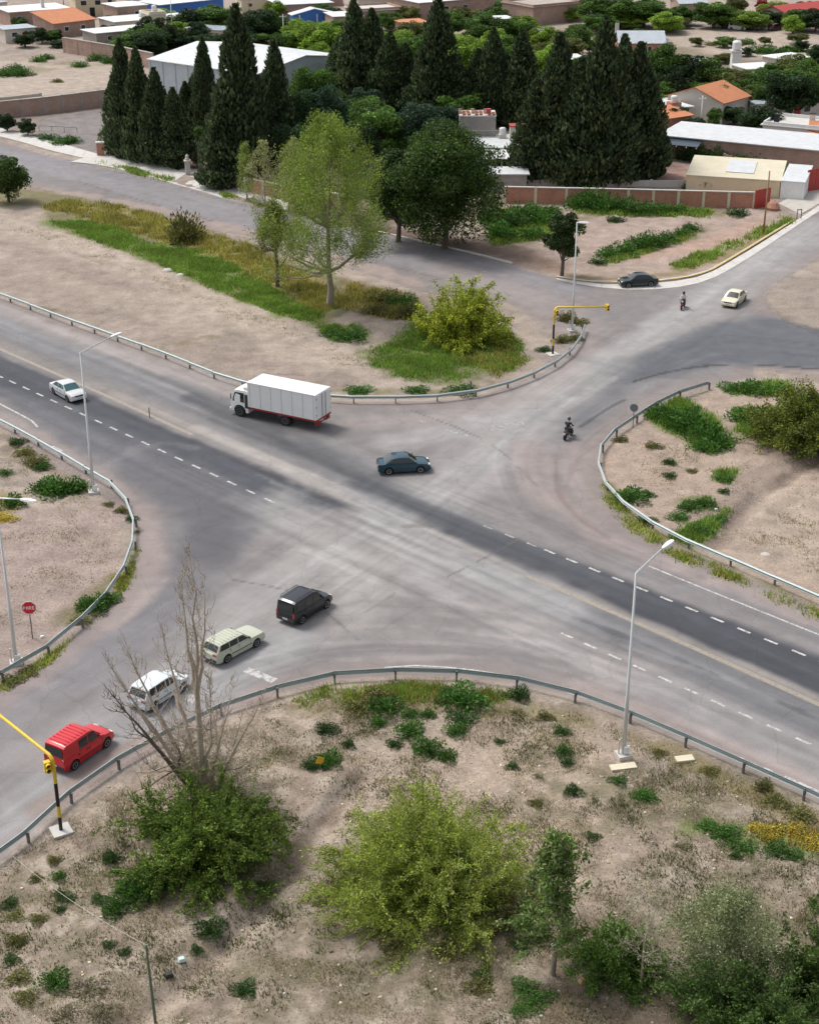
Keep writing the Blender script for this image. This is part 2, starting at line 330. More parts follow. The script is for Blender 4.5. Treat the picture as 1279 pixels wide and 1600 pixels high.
AS = (.20, .189, .186); ASL = (.36, .34, .325); ASD = (.052, .057, .070); ASM = (.155, .155, .162); ASP = (.235, .197, .182)
OLIVE = (.19, .17, .085); GRN = (.14, .20, .045); YEL = (.36, .28, .09); GREY = (.24, .22, .21)
n0 = fbm(PXw, PYw, 14, 5, 3); n1 = fbm(PXw, PYw, 3, 4, 8)
mixin(np.arange(len(PXw)), np.clip(.5 + n0 * .9, 0, 1) * .55, DIRTL); mixin(np.arange(len(PXw)), np.clip(n1 * 1.2, 0, 1) * .4, DIRTP); n2_ = fbm(PXw, PYw, 6, 5, 13); mixin(np.arange(len(PXw)), sstep(.05, .35, n2_) * .5, (.25, .21, .175)); n3_ = fbm(PXw * .35 + PYw * .3, PYw - PXw * .45, 2.2, 4, 14); mixin(np.arange(len(PXw)), sstep(.15, .4, n3_) * .4, (.43, .36, .30))
# dirt, north-west island
stroke([(-100, 330), (100, 380), (300, 470), (520, 560)], 5, DIRTL, .6); stroke([(0, 340), (60, 350), (180, 400), (300, 440), (420, 500), (560, 560)], 3, DIRTL, .7)
stroke([(0, 430), (150, 490), (350, 560), (500, 600)], 5, DIRTP, .5); stroke([(60, 480), (140, 490), (185, 478)], .9, (.16, .14, .09), .8, thr=0)
stroke([(0, 380), (120, 420), (220, 450)], 3.5, DIRTP, .6); stroke([(240, 545), (330, 530)], 1.6, OLIVE, .6, thr=0); stroke([(90, 385), (160, 412)], .6, DIRTD, .6, thr=.1)
stroke([(490, 540), (560, 570), (600, 600), (700, 605)], 3, DIRTL, .5)
poly([(-60, 292), (50, 290), (190, 312), (250, 335), (400, 385), (540, 440), (560, 480), (500, 505), (430, 485), (300, 440), (200, 395), (70, 352), (60, 320), (-60, 325)], (.17, .16, .06), .75, .8, .8)
poly([(75, 345), (150, 345), (230, 375), (330, 395), (430, 450), (505, 485), (500, 505), (430, 488), (330, 447), (230, 405), (120, 368)], GRN, .7, 1.0, 1.3)
poly([(110, 318), (200, 325), (300, 358), (400, 392), (540, 462), (500, 485), (420, 450), (330, 400), (230, 372)], YEL, .6, .6, .8, thr=-.1)
poly([(495, 508), (560, 508), (582, 528), (520, 530)], GRN, .8, .4, .4); poly([(575, 560), (600, 530), (700, 510), (800, 525), (822, 562), (780, 590), (640, 598)], (.12, .15, .04), .75, 1.0, 1.4)
poly([(540, 440), (650, 462), (660, 505), (600, 500), (540, 485)], (.2, .15, .07), .8, .6, .8); stroke([(500, 610), (600, 612), (700, 612), (770, 598)], 1.6, OLIVE, .8, thr=-.2)
stroke([(800, 540), (860, 520), (890, 470)], 3, DIRTL, .7); stroke([(880, 540), (900, 500)], 2, OLIVE, .6, thr=0)
# north field, gardens, town ground
poly([(-200, 150), (0, 160), (190, 135), (560, 60), (700, 100), (560, 260), (330, 260), (150, 240), (-200, 180)], (.26, .21, .18), .8, 2, 2, 6); poly([(60, 186), (185, 165), (165, 235), (150, 240), (60, 215)], GREY, .9, .5, .3)
poly([(0, 95), (190, 100), (185, 135), (0, 160), (-200, 170), (-200, 80)], DIRTL, .8, 2, 2, 8); poly([(380, 250), (800, 250), (800, 340), (600, 360), (380, 325)], (.15, .12, .08), .8, 2, 2, 5)
poly([(470, 60), (880, 50), (1020, 160), (1010, 280), (700, 300), (500, 200)], (.17, .15, .09), .8, 4, 4, 8)
poly([(880, 40), (1279, 50), (1400, 110), (1150, 120), (900, 110)], DIRTL, .8, 4, 4, 12); poly([(1010, 60), (1200, 95), (1279, 120), (1000, 180)], (.14, .12, .07), .7, 5, 5, 12)
stroke([(-100, 118), (40, 110), (120, 100), (190, 98)], 7, OLIVE, .7, thr=0, ns=8); poly([(985, 250), (1080, 255), (1075, 292), (960, 288)], (.42, .26, .21), .8, 1, .5)
poly([(780, 322), (1180, 328), (1240, 340), (1100, 425), (960, 440), (870, 430), (700, 385)], (.40, .31, .26), .9, .6, .6, 4)
stroke([(760, 350), (860, 345), (1000, 322), (1120, 332)], 5, OLIVE, .8, thr=-.2, ns=4); stroke([(930, 410), (1010, 385), (1085, 360)], 4, OLIVE, .8, thr=-.2); stroke([(800, 380), (870, 365)], 5, OLIVE, .7, thr=0)
stroke([(1060, 420), (1150, 390), (1240, 345)], 2.2, (.25, .2, .09), .85); stroke([(880, 428), (960, 436), (1060, 426)], 1.2, (.25, .2, .09), .7); stroke([(1000, 400), (1100, 380), (1180, 350)], 3.5, (.45, .29, .22), .5)
stroke([(600, 365), (700, 378), (790, 395), (860, 415)], 4, (.22, .15, .11), .8); stroke([(560, 350), (700, 380)], 5, (.15, .10, .08), .8)
# north-east island
poly([(1105, 612), (1279, 600), (1500, 640), (1500, 1030), (1279, 940), (1150, 885), (1050, 842), (988, 800), (955, 768), (942, 740), (942, 715), (960, 690)], (.40, .31, .245), .9, .5, .5)
stroke([(1120, 850), (1180, 780), (1279, 720), (1400, 690)], 1.2, DIRTD, .8, .5, .4); stroke([(1060, 845), (1130, 800), (1190, 735), (1279, 690)], 3, DIRTP, .7)
for k in range(7): stroke([(1140 + k * 22, 850 - k * 17), (1230 + k * 22, 870 - k * 17), (1350 + k * 22, 905 - k * 15)], .7, (.24, .18, .14), .55, .8, .5, 3, thr=.0)
poly([(1180, 760), (1500, 740), (1500, 940), (1279, 900), (1130, 860)], DIRTL, .45, 1, 1, 4)
for a in ([(1005, 645), (1060, 622), (1110, 645), (1150, 690), (1110, 705), (1030, 670)], [(1130, 605), (1230, 595), (1240, 620), (1150, 620)], [(955, 768), (1010, 772), (1008, 785), (960, 780)], [(1060, 778), (1115, 778), (1105, 800), (1060, 795)], [(1115, 735), (1150, 735), (1145, 755), (1118, 752)], [(1040, 838), (1140, 795), (1130, 815), (1085, 858)], [(1145, 640), (1220, 640), (1210, 690), (1150, 680)]):
    poly(a, GRN, .8, .5, .5)
stroke([(945, 760), (985, 812), (1050, 858), (1150, 902), (1279, 958), (1500, 1060)], 1.5, (.17, .16, .06), .85); stroke([(1150, 690), (1250, 715), (1400, 720)], 5, DIRTD, .7)
# west island
poly([(0, 800), (100, 790), (190, 800), (200, 860), (170, 930), (60, 1020), (-200, 1160), (-200, 900)], (.36, .28, .245), .85, 1, .8, 4)
stroke([(0, 690), (60, 720), (130, 755)], 3, (.2, .16, .11), .7, thr=-.2); stroke([(-200, 1190), (0, 1085), (70, 1045), (130, 1005), (190, 920)], 1.3, (.16, .16, .06), .8, thr=-.4); stroke([(120, 960), (190, 905)], 2.5, OLIVE, .8)
poly([(-60, 760), (40, 775), (20, 800), (-60, 850)], YEL, .7, .5, .5)
# south island: dry grass, ditch, tracks
poly([(-400, 1640), (0, 1352), (250, 1170), (430, 1092), (620, 1066), (800, 1078), (1000, 1140), (1279, 1262), (1700, 1480), (1700, 2400), (-400, 2400)], (.315, .25, .195), .8, .5, .5)
poly([(-400, 1640), (0, 1352), (250, 1170), (430, 1092), (620, 1066), (800, 1078), (1000, 1140), (1279, 1262), (1700, 1480), (1700, 2400), (-400, 2400)], (.20, .16, .12), .6, .5, .8, 1.1, thr=.12)
poly([(-400, 1640), (0, 1352), (250, 1170), (430, 1092), (620, 1066), (800, 1078), (1000, 1140), (1279, 1262), (1700, 1480), (1700, 2400), (-400, 2400)], (.50, .43, .35), .5, .5, .8, 2.0, thr=.2)
poly([(560, 1200), (840, 1100), (1000, 1160), (900, 1400), (720, 1500), (480, 1250)], (.45, .355, .28), .6, 2, 1.5, 3)
for i, (x, y, r) in enumerate([(230, 1350, 120), (60, 1420, 120), (520, 1420, 110), (500, 1520, 140), (900, 1250, 120), (1150, 1400, 120), (330, 1560, 110), (700, 1540, 120), (1000, 1240, 90), (850, 1140, 60), (150, 1560, 90), (1150, 1230, 120)]):
    poly([(x - r, y), (x - r * .5, y - r * .5), (x + r * .5, y - r * .5), (x + r, y), (x + r * .5, y + r * .5), (x - r * .5, y + r * .5)], (.20, .175, .11), .65, 1, 1.4, 1.6, thr=-.05)
stroke([(560, 1215), (500, 1290), (440, 1370), (380, 1445), (290, 1530), (190, 1610), (60, 1720)], .9, (.2, .15, .115), .6, .7, .5, thr=-.25); stroke([(545, 1225), (480, 1280), (400, 1350), (430, 1330)], .8, DIRTL, .7)
stroke([(600, 1210), (530, 1330), (450, 1400), (330, 1500), (230, 1600)], 1.8, (.45, .37, .30), .5, .8, .3); stroke([(80, 1600), (200, 1500), (340, 1420)], 1.5, DIRTL, .6)
stroke([(560, 1085), (650, 1085), (760, 1088)], 1.2, (.34, .18, .09), .7, thr=-.2); stroke([(480, 1105), (600, 1100), (750, 1095), (900, 1130)], 2.5, (.2, .17, .08), .7, thr=-.1)
stroke([(1080, 1290), (1180, 1300), (1260, 1325)], 1.6, GRN, .7); stroke([(1150, 1280), (1279, 1305), (1400, 1340)], 1.6, (.34, .24, .10), .5, thr=-.1); stroke([(1000, 1150), (1130, 1215), (1279, 1290)], 1.6, (.22, .18, .08), .7, thr=-.2)
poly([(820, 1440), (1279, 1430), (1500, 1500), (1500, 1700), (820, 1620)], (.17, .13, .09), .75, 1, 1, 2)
# -------- road surfaces
idx = _sel(RP, 2); X, Y = PXw[idx], PYw[idx]; dd = segdist(X, Y, RP, True); sdr = np.where(inside(X, Y, RP), dd, -dd)
wig = fbm(X, Y, 2.0, 4, 21) * .25; mixin(idx, sstep(-.25, .35, sdr + wig).astype(np.float32), ASP)
mixin(idx, (sstep(.8, 2.6, sdr + wig * 3) * .8).astype(np.float32), AS); ROADIDX = idx[sdr > 0.0]
stroke([(-500, 125), (-100, 222), (100, 262), (265, 305), (400, 342), (560, 378), (700, 412), (860, 455)], 8.5, (.235, .222, .23), .9, .12, .03)
stroke([(-200, 262), (50, 293), (190, 315), (400, 366), (560, 413), (660, 445)], 2.2, (.33, .26, .225), .8, .4, .3); stroke([(120, 283), (255, 323), (330, 345)], .5, (.13, .10, .08), .6, .5, .3, thr=-.2); stroke([(560, 405), (660, 428), (700, 440)], .5, (.13, .10, .09), .5, .5, .3, thr=-.2)
stroke([(700, 420), (820, 460), (900, 500), (900, 560)], 6, (.29, .25, .235), .7); stroke([(860, 520), (890, 470), (960, 460)], 3, ASP, .5)
# highway carriageways
CL = [(-900, 144), (-300, 411), (0, 545), (150, 611), (300, 678), (600, 806), (920, 941), (1279, 1101), (1700, 1290), (2200, 1514)]
stroke([(-500, 262), (0, 484), (200, 556), (350, 606), (480, 650)], 3.0, (.30, .265, .25), .8); stroke([(-500, 290), (0, 505), (150, 563), (300, 625), (400, 665), (560, 730)], 2.4, (.33, .325, .33), .75, .9, .1)
stroke([(-500, 278), (0, 494), (200, 572), (350, 632), (520, 705), (640, 765), (760, 820)], 1.0, (.15, .15, .155), .55, .9, .1); stroke([(0, 522), (150, 583), (350, 668), (500, 735), (620, 785)], 1.2, (.17, .17, .175), .6, .9, .1)
stroke([(260, 590), (400, 645), (560, 725), (700, 790)], 1.3, (.13, .13, .135), .5, .9, .2); stroke([(420, 640), (520, 680), (620, 735), (720, 800)], 3, (.2, .19, .19), .5, 1, .2)
poly([(-900, 170), (-300, 425), (0, 555), (150, 620), (300, 687), (450, 750), (540, 790), (500, 800), (430, 790), (300, 735), (180, 690), (60, 643), (-30, 605), (-300, 480), (-900, 210)], ASD, .92, .5, .25)
poly([(-40, 590), (120, 640), (280, 715), (430, 778), (470, 800), (400, 830), (360, 870), (290, 880), (270, 800), (200, 745), (90, 690)], (.115, .116, .127), .85, 1.2, .7)
stroke([(180, 700), (280, 755), (335, 810), (330, 860), (270, 930), (160, 1010)], 4.5, (.125, .12, .13), .7, .9, .2); stroke([(330, 790), (335, 850), (290, 900)], 3, (.10, .097, .105), .6, .9)
stroke([(260, 950), (150, 1030), (0, 1125), (-200, 1260)], 3.5, (.19, .182, .19), .75, .8, .15); stroke([(300, 900), (330, 960), (250, 1010), (140, 1060)], 3, (.19, .18, .185), .5, 1, .2)
poly([(545, 752), (640, 785), (760, 825), (860, 862), (1000, 915), (1279, 1025), (1700, 1190), (2200, 1400), (2200, 1500), (1700, 1280), (1279, 1092), (1000, 968), (880, 915), (760, 862), (640, 812), (560, 772)], ASD, .9, .45, .2)
poly([(700, 835), (860, 900), (960, 945), (1279, 1090), (2200, 1500), (2200, 1530), (1279, 1116), (960, 968), (800, 900)], (.12, .12, .125), .6, .5, .3)
stroke([(700, 860), (860, 925), (1000, 985), (1279, 1112), (1700, 1310)], 1.1, (.11, .11, .115), .6, .9, .2); stroke([(780, 900), (930, 975), (1279, 1135), (1700, 1330)], 2.6, (.175, .178, .188), .8, .9, .12)
stroke([(900, 965), (1050, 1025), (1279, 1125), (1700, 1320)], .45, (.07, .07, .075), .7, .6, .3, thr=-.1); stroke([(960, 1000), (1100, 1065), (1279, 1150)], .7, (.15, .15, .155), .5, .9)
stroke([(800, 985), (930, 1030), (1100, 1105), (1279, 1190), (1700, 1390)], 3.2, (.285, .27, .265), .7, .8, .1); stroke([(900, 1075), (1050, 1130), (1279, 1235)], 1.8, (.31, .26, .24), .6)
stroke([(960, 870), (1100, 925), (1279, 995), (1700, 1170)], 2.2, (.21, .20, .20), .7, .6); stroke([(1030, 880), (1150, 918), (1279, 972), (1700, 1145)], 2.0, (.30, .25, .235), .8, .5)
stroke([(300, 688), (450, 752), (540, 790), (620, 820)], .8, (.05, .05, .056), .75, .6, .2, thr=-.3); stroke([(310, 670), (450, 732), (560, 782), (650, 822), (800, 895)], 1.5, (.33, .305, .28), .75, .5, .12)
stroke([(0, 560), (150, 626), (300, 692)], .7, (.05, .05, .056), .7, .7, .2); stroke([(0, 536), (150, 602), (300, 668)], 1.0, (.30, .265, .235), .6, .7, .2)
stroke([(620, 800), (760, 852), (900, 912), (1000, 960), (1279, 1084), (1700, 1275)], .7, (.05, .052, .06), .7, .7, .2); stroke([(850, 905), (1000, 970), (1279, 1094), (1700, 1284)], 1.0, (.29, .26, .235), .55, .7, .2)
stroke([(330, 655), (450, 705), (560, 752), (700, 815)], .8, (.12, .12, .128), .7, .8, .2); stroke([(0, 508), (200, 585), (330, 640), (470, 705)], .9, (.15, .15, .158), .6, .9, .15)
# dust over the crossing
stroke([(1500, 235), (1279, 365), (1180, 430), (1080, 500), (960, 570), (850, 640), (780, 700), (700, 760)], 5.0, (.31, .295, .285), .7, .8, .12); stroke([(1279, 345), (1130, 440), (1000, 530), (860, 600), (760, 655), (620, 690)], 3.0, (.37, .36, .35), .65, .9, .15)
stroke([(900, 600), (760, 700), (660, 780), (560, 850), (470, 900), (380, 960)], 5, (.33, .315, .30), .5, .9, .2); stroke([(430, 790), (500, 840), (600, 880), (720, 900), (850, 945)], 4.5, (.35, .335, .32), .6, 1, .25)
stroke([(560, 770), (640, 830), (740, 880), (900, 950)], 3, (.33, .32, .32), .6, 1, .25); stroke([(340, 1000), (440, 900), (520, 860), (650, 850)], 4, (.32, .305, .29), .5, 1, .25)
stroke([(520, 870), (560, 890), (560, 960)], 3, (.37, .355, .33), .5, 1, .3); stroke([(580, 800), (640, 860), (700, 930)], 2, (.38, .37, .36), .4, 1, .3)
stroke([(900, 560), (1000, 590), (900, 660), (860, 700)], 2, (.19, .185, .19), .45, 1, .3); stroke([(970, 560), (900, 610), (800, 680), (740, 740)], 1.2, (.2, .2, .2), .5, 1, .2)
poly([(1500, 545), (1279, 512), (1200, 492), (1100, 510), (1000, 560), (960, 600), (1030, 592), (1100, 574), (1180, 570), (1279, 579), (1500, 620), (1900, 700), (1900, 600)], (.105, .112, .126), .92, 1.4, .6)
stroke([(1279, 530), (1150, 510), (1050, 540), (940, 620), (900, 660)], 2.5, (.125, .13, .143), .6, 1, .15); stroke([(1279, 577), (1180, 570), (1100, 572), (1040, 582), (990, 596)], .35, (.05, .045, .045), .85, .5, .3)
stroke([(905, 668), (950, 638), (975, 625)], .35, (.08, .075, .075), .8, .5, .2); stroke([(1279, 405), (1215, 440), (1195, 465), (1222, 500), (1279, 524)], .6, (.15, .13, .12), .4, .8, .3, thr=-.1)
stroke([(820, 700), (840, 760), (900, 810), (960, 850)], 2.5, (.275, .225, .21), .7, .9, .2); stroke([(900, 700), (890, 760), (940, 820), (1000, 860)], 3.0, (.28, .235, .22), .7, .9, .2)
stroke([(868, 720), (872, 770), (905, 810), (950, 840)], .4, (.19, .14, .13), .6, .8, .4); stroke([(940, 690), (900, 720), (885, 760)], .4, (.20, .15, .14), .4, .8, .4)
stroke([(560, 660), (700, 650), (830, 615), (890, 575)], 3.0, (.30, .26, .245), .7, .8, .15); stroke([(520, 690), (650, 680), (760, 650)], 1.0, (.24, .22, .21), .4, .9, .3)
for k in range(9):                                           # tyre arcs of turning traffic
    stroke([(330 + k * 14, 1085 - k * 13), (440 + k * 10, 1040 - k * 12), (600, 1030 - k * 13), (800 + k * 4, 1030 - k * 8), (960 + k * 14, 1075 - k * 4)], .55, (.20, .185, .18) if k % 2 else (.35, .31, .29), .42, .9, .3, 3, thr=-.1)
for k in range(6):
    stroke([(960 - k * 10, 590 + k * 4), (820 - k * 12, 670 + k * 6), (700 - k * 18, 770 + k * 4), (520 - k * 14, 880 + k * 3), (300 - k * 10, 1020 + k * 5)], .5, (.22, .21, .21) if k % 2 else (.38, .37, .36), .35, .9, .3, 3, thr=-.1)
stroke([(215, 800), (235, 850), (215, 920), (150, 985), (60, 1050), (-100, 1150)], 2.4, (.29, .24, .225), .8, .6, .2); stroke([(250, 870), (225, 940), (150, 1000)], 1.2, (.38, .32, .29), .5, .9, .4, thr=0)
stroke([(0, 1300), (100, 1215), (200, 1160), (330, 1080), (450, 1000)], 3.5, (.32, .315, .315), .7, .9, .15); stroke([(60, 1270), (160, 1195), (260, 1145), (400, 1085)], 1.5, (.285, .225, .20), .8, .5, .3)
stroke([(0, 1200), (150, 1120), (280, 1040)], 2.2, (.30, .285, .28), .5, 1, .2); stroke([(360, 1100), (300, 1130), (200, 1180), (100, 1250)], .35, (.15, .11, .09), .6, .6, .5, thr=-.1)
stroke([(740, 655), (800, 668)], 1.6, (.40, .39, .38), .5, .8, .4, thr=0)
stroke([(230, 700), (262, 690), (300, 700)], .8, (.2, .2, .2), .25, .9, .4); stroke([(150, 735), (220, 700)], 1.2, (.25, .235, .235), .3, .9)
stroke([(0, 650), (60, 690), (130, 735), (190, 775)], 2.2, (.29, .245, .23), .8, .5)
stroke([(300, 622), (400, 668), (500, 712), (580, 752), (660, 792), (760, 834), (900, 890)], 2.1, (.08, .083, .092), .8, .7, .12); stroke([(440, 694), (520, 728), (600, 765), (700, 812), (800, 853)], 1.0, (.07, .072, .08), .6, .7, .15)
stroke([(0, 515), (150, 575), (300, 640), (440, 700)], .7, (.13, .13, .138), .55, .7, .15); stroke([(560, 756), (680, 808), (800, 856), (960, 915)], 2.2, (.07, .073, .082), .75, .6, .12)
stroke([(400, 742), (500, 786), (600, 832), (760, 900), (900, 960)], .55, (.19, .185, .18), .6, .7, .2, thr=-.2); stroke([(540, 775), (660, 830), (800, 890), (960, 962)], .4, (.15, .145, .145), .5, .7, .2, thr=-.2)
for k_ in range(14):                                            # short skid marks, oil drips and sealed joints
    r_ = random.Random(k_ + 90); x_, y_ = r_.uniform(250, 1150), r_.uniform(540, 1040); a_ = r_.choice([(1, .44), (1, -.62), (1, .02)]); l_ = r_.uniform(20, 80)
    stroke([(x_, y_), (x_ + a_[0] * l_ * .5, y_ + a_[1] * l_ * .5 + r_.uniform(-3, 3)), (x_ + a_[0] * l_, y_ + a_[1] * l_)], r_.uniform(.16, .35), (.10, .095, .095), r_.uniform(.2, .4), .7, .3, 1.5, thr=-.2)
for q_ in ([(700, 900), (760, 870), (830, 830)], [(360, 905), (470, 930), (560, 1000)], [(640, 640), (760, 690), (840, 760)], [(120, 1140), (200, 1150), (240, 1110)]):
    stroke(q_, .14, (.11, .10, .10), .6, .5, .6, 1.2)
def streaks(path, halfw, dens, amp, long_, seed, lo=-.35):
    P = smooth_poly(_xy(path), 4); ix = _sel(P, halfw + 1); X, Y = PXw[ix], PYw[ix]; best = np.full(len(ix), 1e9); sg = np.zeros(len(ix)); al = np.zeros(len(ix)); run = 0
    for i in range(len(P) - 1):
        a, b = P[i], P[i + 1]; e = b - a; L = np.linalg.norm(e); u = e / L; t = np.clip((X - a[0]) * u[0] + (Y - a[1]) * u[1], 0, L); dx, dy = X - a[0] - t * u[0], Y - a[1] - t * u[1]; d = np.hypot(dx, dy); k = d < best
        best[k] = d[k]; sg[k] = (d * np.sign(u[0] * dy - u[1] * dx))[k]; al[k] = (run + t)[k]; run += L
    w = sstep(halfw, halfw * .75, best) * isr[ix]; s1 = vn(sg / dens + seed * 3.1, al / long_ + seed) * 2 - 1; s2 = vn(sg / (dens * 2.7) + seed, al / (long_ * 1.8) + 9 + seed) * 2 - 1; g = fbm(X, Y, 6, 3, seed)
    BASE[ix] *= (1 + w * amp * (s1 * (.6 + .8 * g) + .8 * s2))[:, None]
isr = np.zeros(len(PXw)); isr[ROADIDX] = 1
streaks(CL, 9.5, .30, .20, 16, 1); streaks([(1500, 215), (1279, 355), (1080, 490), (850, 640), (660, 780), (430, 930), (250, 1050), (0, 1210), (-200, 1350)], 7, .32, .085, 11, 2)
streaks([(1279, 1215), (1000, 1105), (800, 1040), (600, 1025), (430, 1050), (200, 1170), (0, 1310)], 4.0, .3, .12, 12, 3); streaks([(-500, 125), (100, 262), (400, 342), (700, 412), (900, 470)], 4.5, .35, .08, 14, 4); streaks([(1279, 555), (1100, 545), (950, 620), (840, 700), (880, 800), (1050, 880)], 4.5, .32, .11, 12, 5)
# small scale variation with streaks along the roads
nn = fbm(PXw, PYw, 1.2, 3, 31) * .06 + fbm(PXw, PYw, 7, 3, 33) * .08; BASE *= (1 + nn)[:, None]

# relief of the dirt: bumps, ditch, banks
Z = np.zeros(len(PXw)); rm = np.zeros(len(PXw)); rm[:] = 1; rm[idx] = sstep(0.2, 2.0, -sdr)
isroad = np.zeros(len(PXw), bool); isroad[ROADIDX] = True
near = sstep(330, 150, PYw)
Z += rm * near * (fbm(PXw, PYw, 9, 3, 51) * .34 + fbm(PXw, PYw, 1.3, 4, 52) * .14)
def groove(pts, w, dz):
    global Z
    P = smooth_poly(_xy(pts), 1.5); ix = _sel(P, w * 3); d = segdist(PXw[ix], PYw[ix], P); Z[ix] += dz * np.exp(-(d / w) ** 2) * rm[ix]
groove([(560, 1215), (500, 1290), (440, 1370), (380, 1445), (290, 1530), (190, 1610), (60, 1720)], .75, -.42); groove([(540, 1205), (470, 1290), (400, 1370), (330, 1440)], .8, .28)
groove([(1120, 850), (1180, 780), (1279, 720), (1400, 690)], .7, -.35)
for k in range(7): groove([(1140 + k * 22, 850 - k * 17), (1230 + k * 22, 870 - k * 17), (1350 + k * 22, 905 - k * 15)], .5, -.16)
Z[~isroad] -= .012 * 1
def GZ(X, Y):                              # ground height near a point
    j = np.argmin(np.abs(PXw - X) + np.abs(PYw - Y)); return float(Z[j])
# faces split in road / ground
I = np.arange(NX * NY).reshape(NY, NX)
Q = np.stack([I[:-1, :-1], I[:-1, 1:], I[1:, 1:], I[1:, :-1]], -1).reshape(-1, 4)
fr = isroad[Q].sum(1) >= 2
cx = PXw[Q].mean(1); cy = PYw[Q].mean(1)
CLw = _xy(CL); hw = segdist(cx, cy, CLw) < 9.2
FRP = _xy([(-900, 60), (-500, 150), (-60, 262), (190, 322), (397, 374), (560, 425), (660, 458), (790, 474), (850, 508), (905, 500), (935, 446), (870, 430), (700, 380), (560, 350), (400, 320), (0, 210), (-900, 5)]); ff = inside(cx, cy, FRP)
DIRTM = groundmat('dusty_earth', 'dirt'); ASM_ = groundmat('worn_asphalt', 'asphalt')
def sub(name, mask, mat):
    q = Q[mask]; u, inv = np.unique(q, return_inverse=True); V = np.stack([PXw[u], PYw[u], Z[u]], 1)
    me = meshnp(name, V, inv.reshape(q.shape), mat, smooth=True)
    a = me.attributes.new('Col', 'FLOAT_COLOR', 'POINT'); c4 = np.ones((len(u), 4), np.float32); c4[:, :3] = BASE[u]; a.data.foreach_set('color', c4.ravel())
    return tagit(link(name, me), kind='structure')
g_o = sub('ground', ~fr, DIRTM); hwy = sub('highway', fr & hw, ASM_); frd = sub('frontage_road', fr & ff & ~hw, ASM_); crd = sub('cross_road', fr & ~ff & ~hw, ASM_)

# ------------------------------------------------------------------ road markings (each painted piece its own part of the road)
def paintmat(name, col, wear):
    m, nt, b = newmat(name); b.inputs['Roughness'].default_value = .7
    ge = N(nt, 'ShaderNodeNewGeometry'); no = N(nt, 'ShaderNodeTexNoise', Scale=3.0, Detail=8.0, Roughness=.8); nt.links.new(ge.outputs['Position'], no.inputs['Vector'])
    mr = N(nt, 'ShaderNodeMapRange'); mr.inputs['From Min'].default_value = wear; mr.inputs['From Max'].default_value = wear + .12; nt.links.new(no.outputs['Fac'], mr.inputs['Value'])
    mx = N(nt, 'ShaderNodeMix', data_type='RGBA'); mx.inputs['A'].default_value = (.22, .21, .20, 1); mx.inputs['B'].default_value = (*col, 1); nt.links.new(mr.outputs[0], mx.inputs['Factor']); nt.links.new(mx.outputs['Result'], b.inputs['Base Color']); return m
PW = paintmat('worn_white_road_paint', (.54, .53, .51), .42); PWW = paintmat('very_worn_white_paint', (.46, .44, .42), .47); PY = paintmat('dusty_yellow_line_paint', (.32, .275, .21), .40)
def strip(name, pts, w, mat, parent, z=.006, sm=True, step=2.0):
    P = _xy(pts); P = smooth_poly(P, step) if (sm and len(P) > 2) else P
    T = np.gradient(P, axis=0); T /= np.linalg.norm(T, axis=1)[:, None]; Nn = np.stack([-T[:, 1], T[:, 0]], 1) * w / 2
    V = [(a[0], a[1], z) for a in P + Nn] + [(a[0], a[1], z) for a in P - Nn]; n = len(P)
    return link(name, MB().add(V, [(i, i + n, i + 1 + n, i + 1) for i in range(n - 1)]).mesh(name, mat), parent)
dm = {}
def dashes(p0, p1, step, length, w, parent, mat, skip=()):
    a, b = np.array(G(*p0)), np.array(G(*p1)); L = np.linalg.norm(b - a); d = (b - a) / L; ang = math.atan2(d[1], d[0]); k = 0
    key = (length, w, mat.name)
    if key not in dm: dm[key] = MB().add([(-length / 2, -w / 2, 0), (length / 2, -w / 2, 0), (length / 2, w / 2, 0), (-length / 2, w / 2, 0)], [(0, 1, 2, 3)]).mesh('lane_dash', mat)
    n = int(round(L / step)); st = L / n
    for k in range(n + 1):
        if k in skip: continue
        p = a + d * st * k; o = link('lane_dash', dm[key], parent, (p[0], p[1], .006), ang)
def GD(a, b): p, q = G(*a), G(*b); return math.hypot(p[0] - q[0], p[1] - q[1])
dashes((20, 597), (421, 782), 2.35, 1.1, .2, hwy, PW); dashes((-180, 505), (0, 588), 2.35, 1.1, .2, hwy, PW)
dashes((858, 862), (1247, 1020), 2.05, 1.0, .2, hwy, PW); dashes((762, 824), (830, 851), 2.1, .9, .18, hwy, PWW); dashes((1290, 1037), (1600, 1165), 2.05, 1.0, .2, hwy, PW)
dashes((885, 993), (1254, 1158), 2.05, 1.0, .2, hwy, PW); dashes((1302, 1179), (1600, 1312), 2.05, 1.0, .2, hwy, PW)
strip('centre_line', CL[:4] + [(230, 647), (300, 679)], .42, PY, hwy); strip('centre_line', [(820, 899), (920, 941), (1100, 1020), (1279, 1101), (1700, 1290)], .40, PY, hwy)
strip('edge_line', [(-400, 430), (0, 631), (59, 667)], .2, PW, hwy); strip('edge_line', [(1012, 884), (1100, 920), (1279, 992), (1600, 1122)], .17, PW, hwy)
strip('edge_line', [(600, 1043), (640, 1040), (692, 1042), (760, 1050), (820, 1063), (920, 1092), (1000, 1122), (1110, 1168)], .16, PW, crd); strip('edge_line', [(1225, 1213), (1279, 1237), (1500, 1340)], .18, PW, crd)
for a, b in (((1122, 1172), (1134, 1177)), ((1154, 1184), (1164, 1188)), ((1170, 1192), (1180, 1196)), ((1192, 1200), (1206, 1206))): strip('lane_dash', [a, b], .22, PW, crd, sm=False)
strip('stop_bar', [(384, 1046), (429, 1064)], .62, PW, crd, sm=False); strip('stop_bar', [(284, 1084), (308, 1096)], .7, PW, crd, sm=False); strip('stop_bar', [(697, 671), (730, 682)], .38, PWW, crd, sm=False)
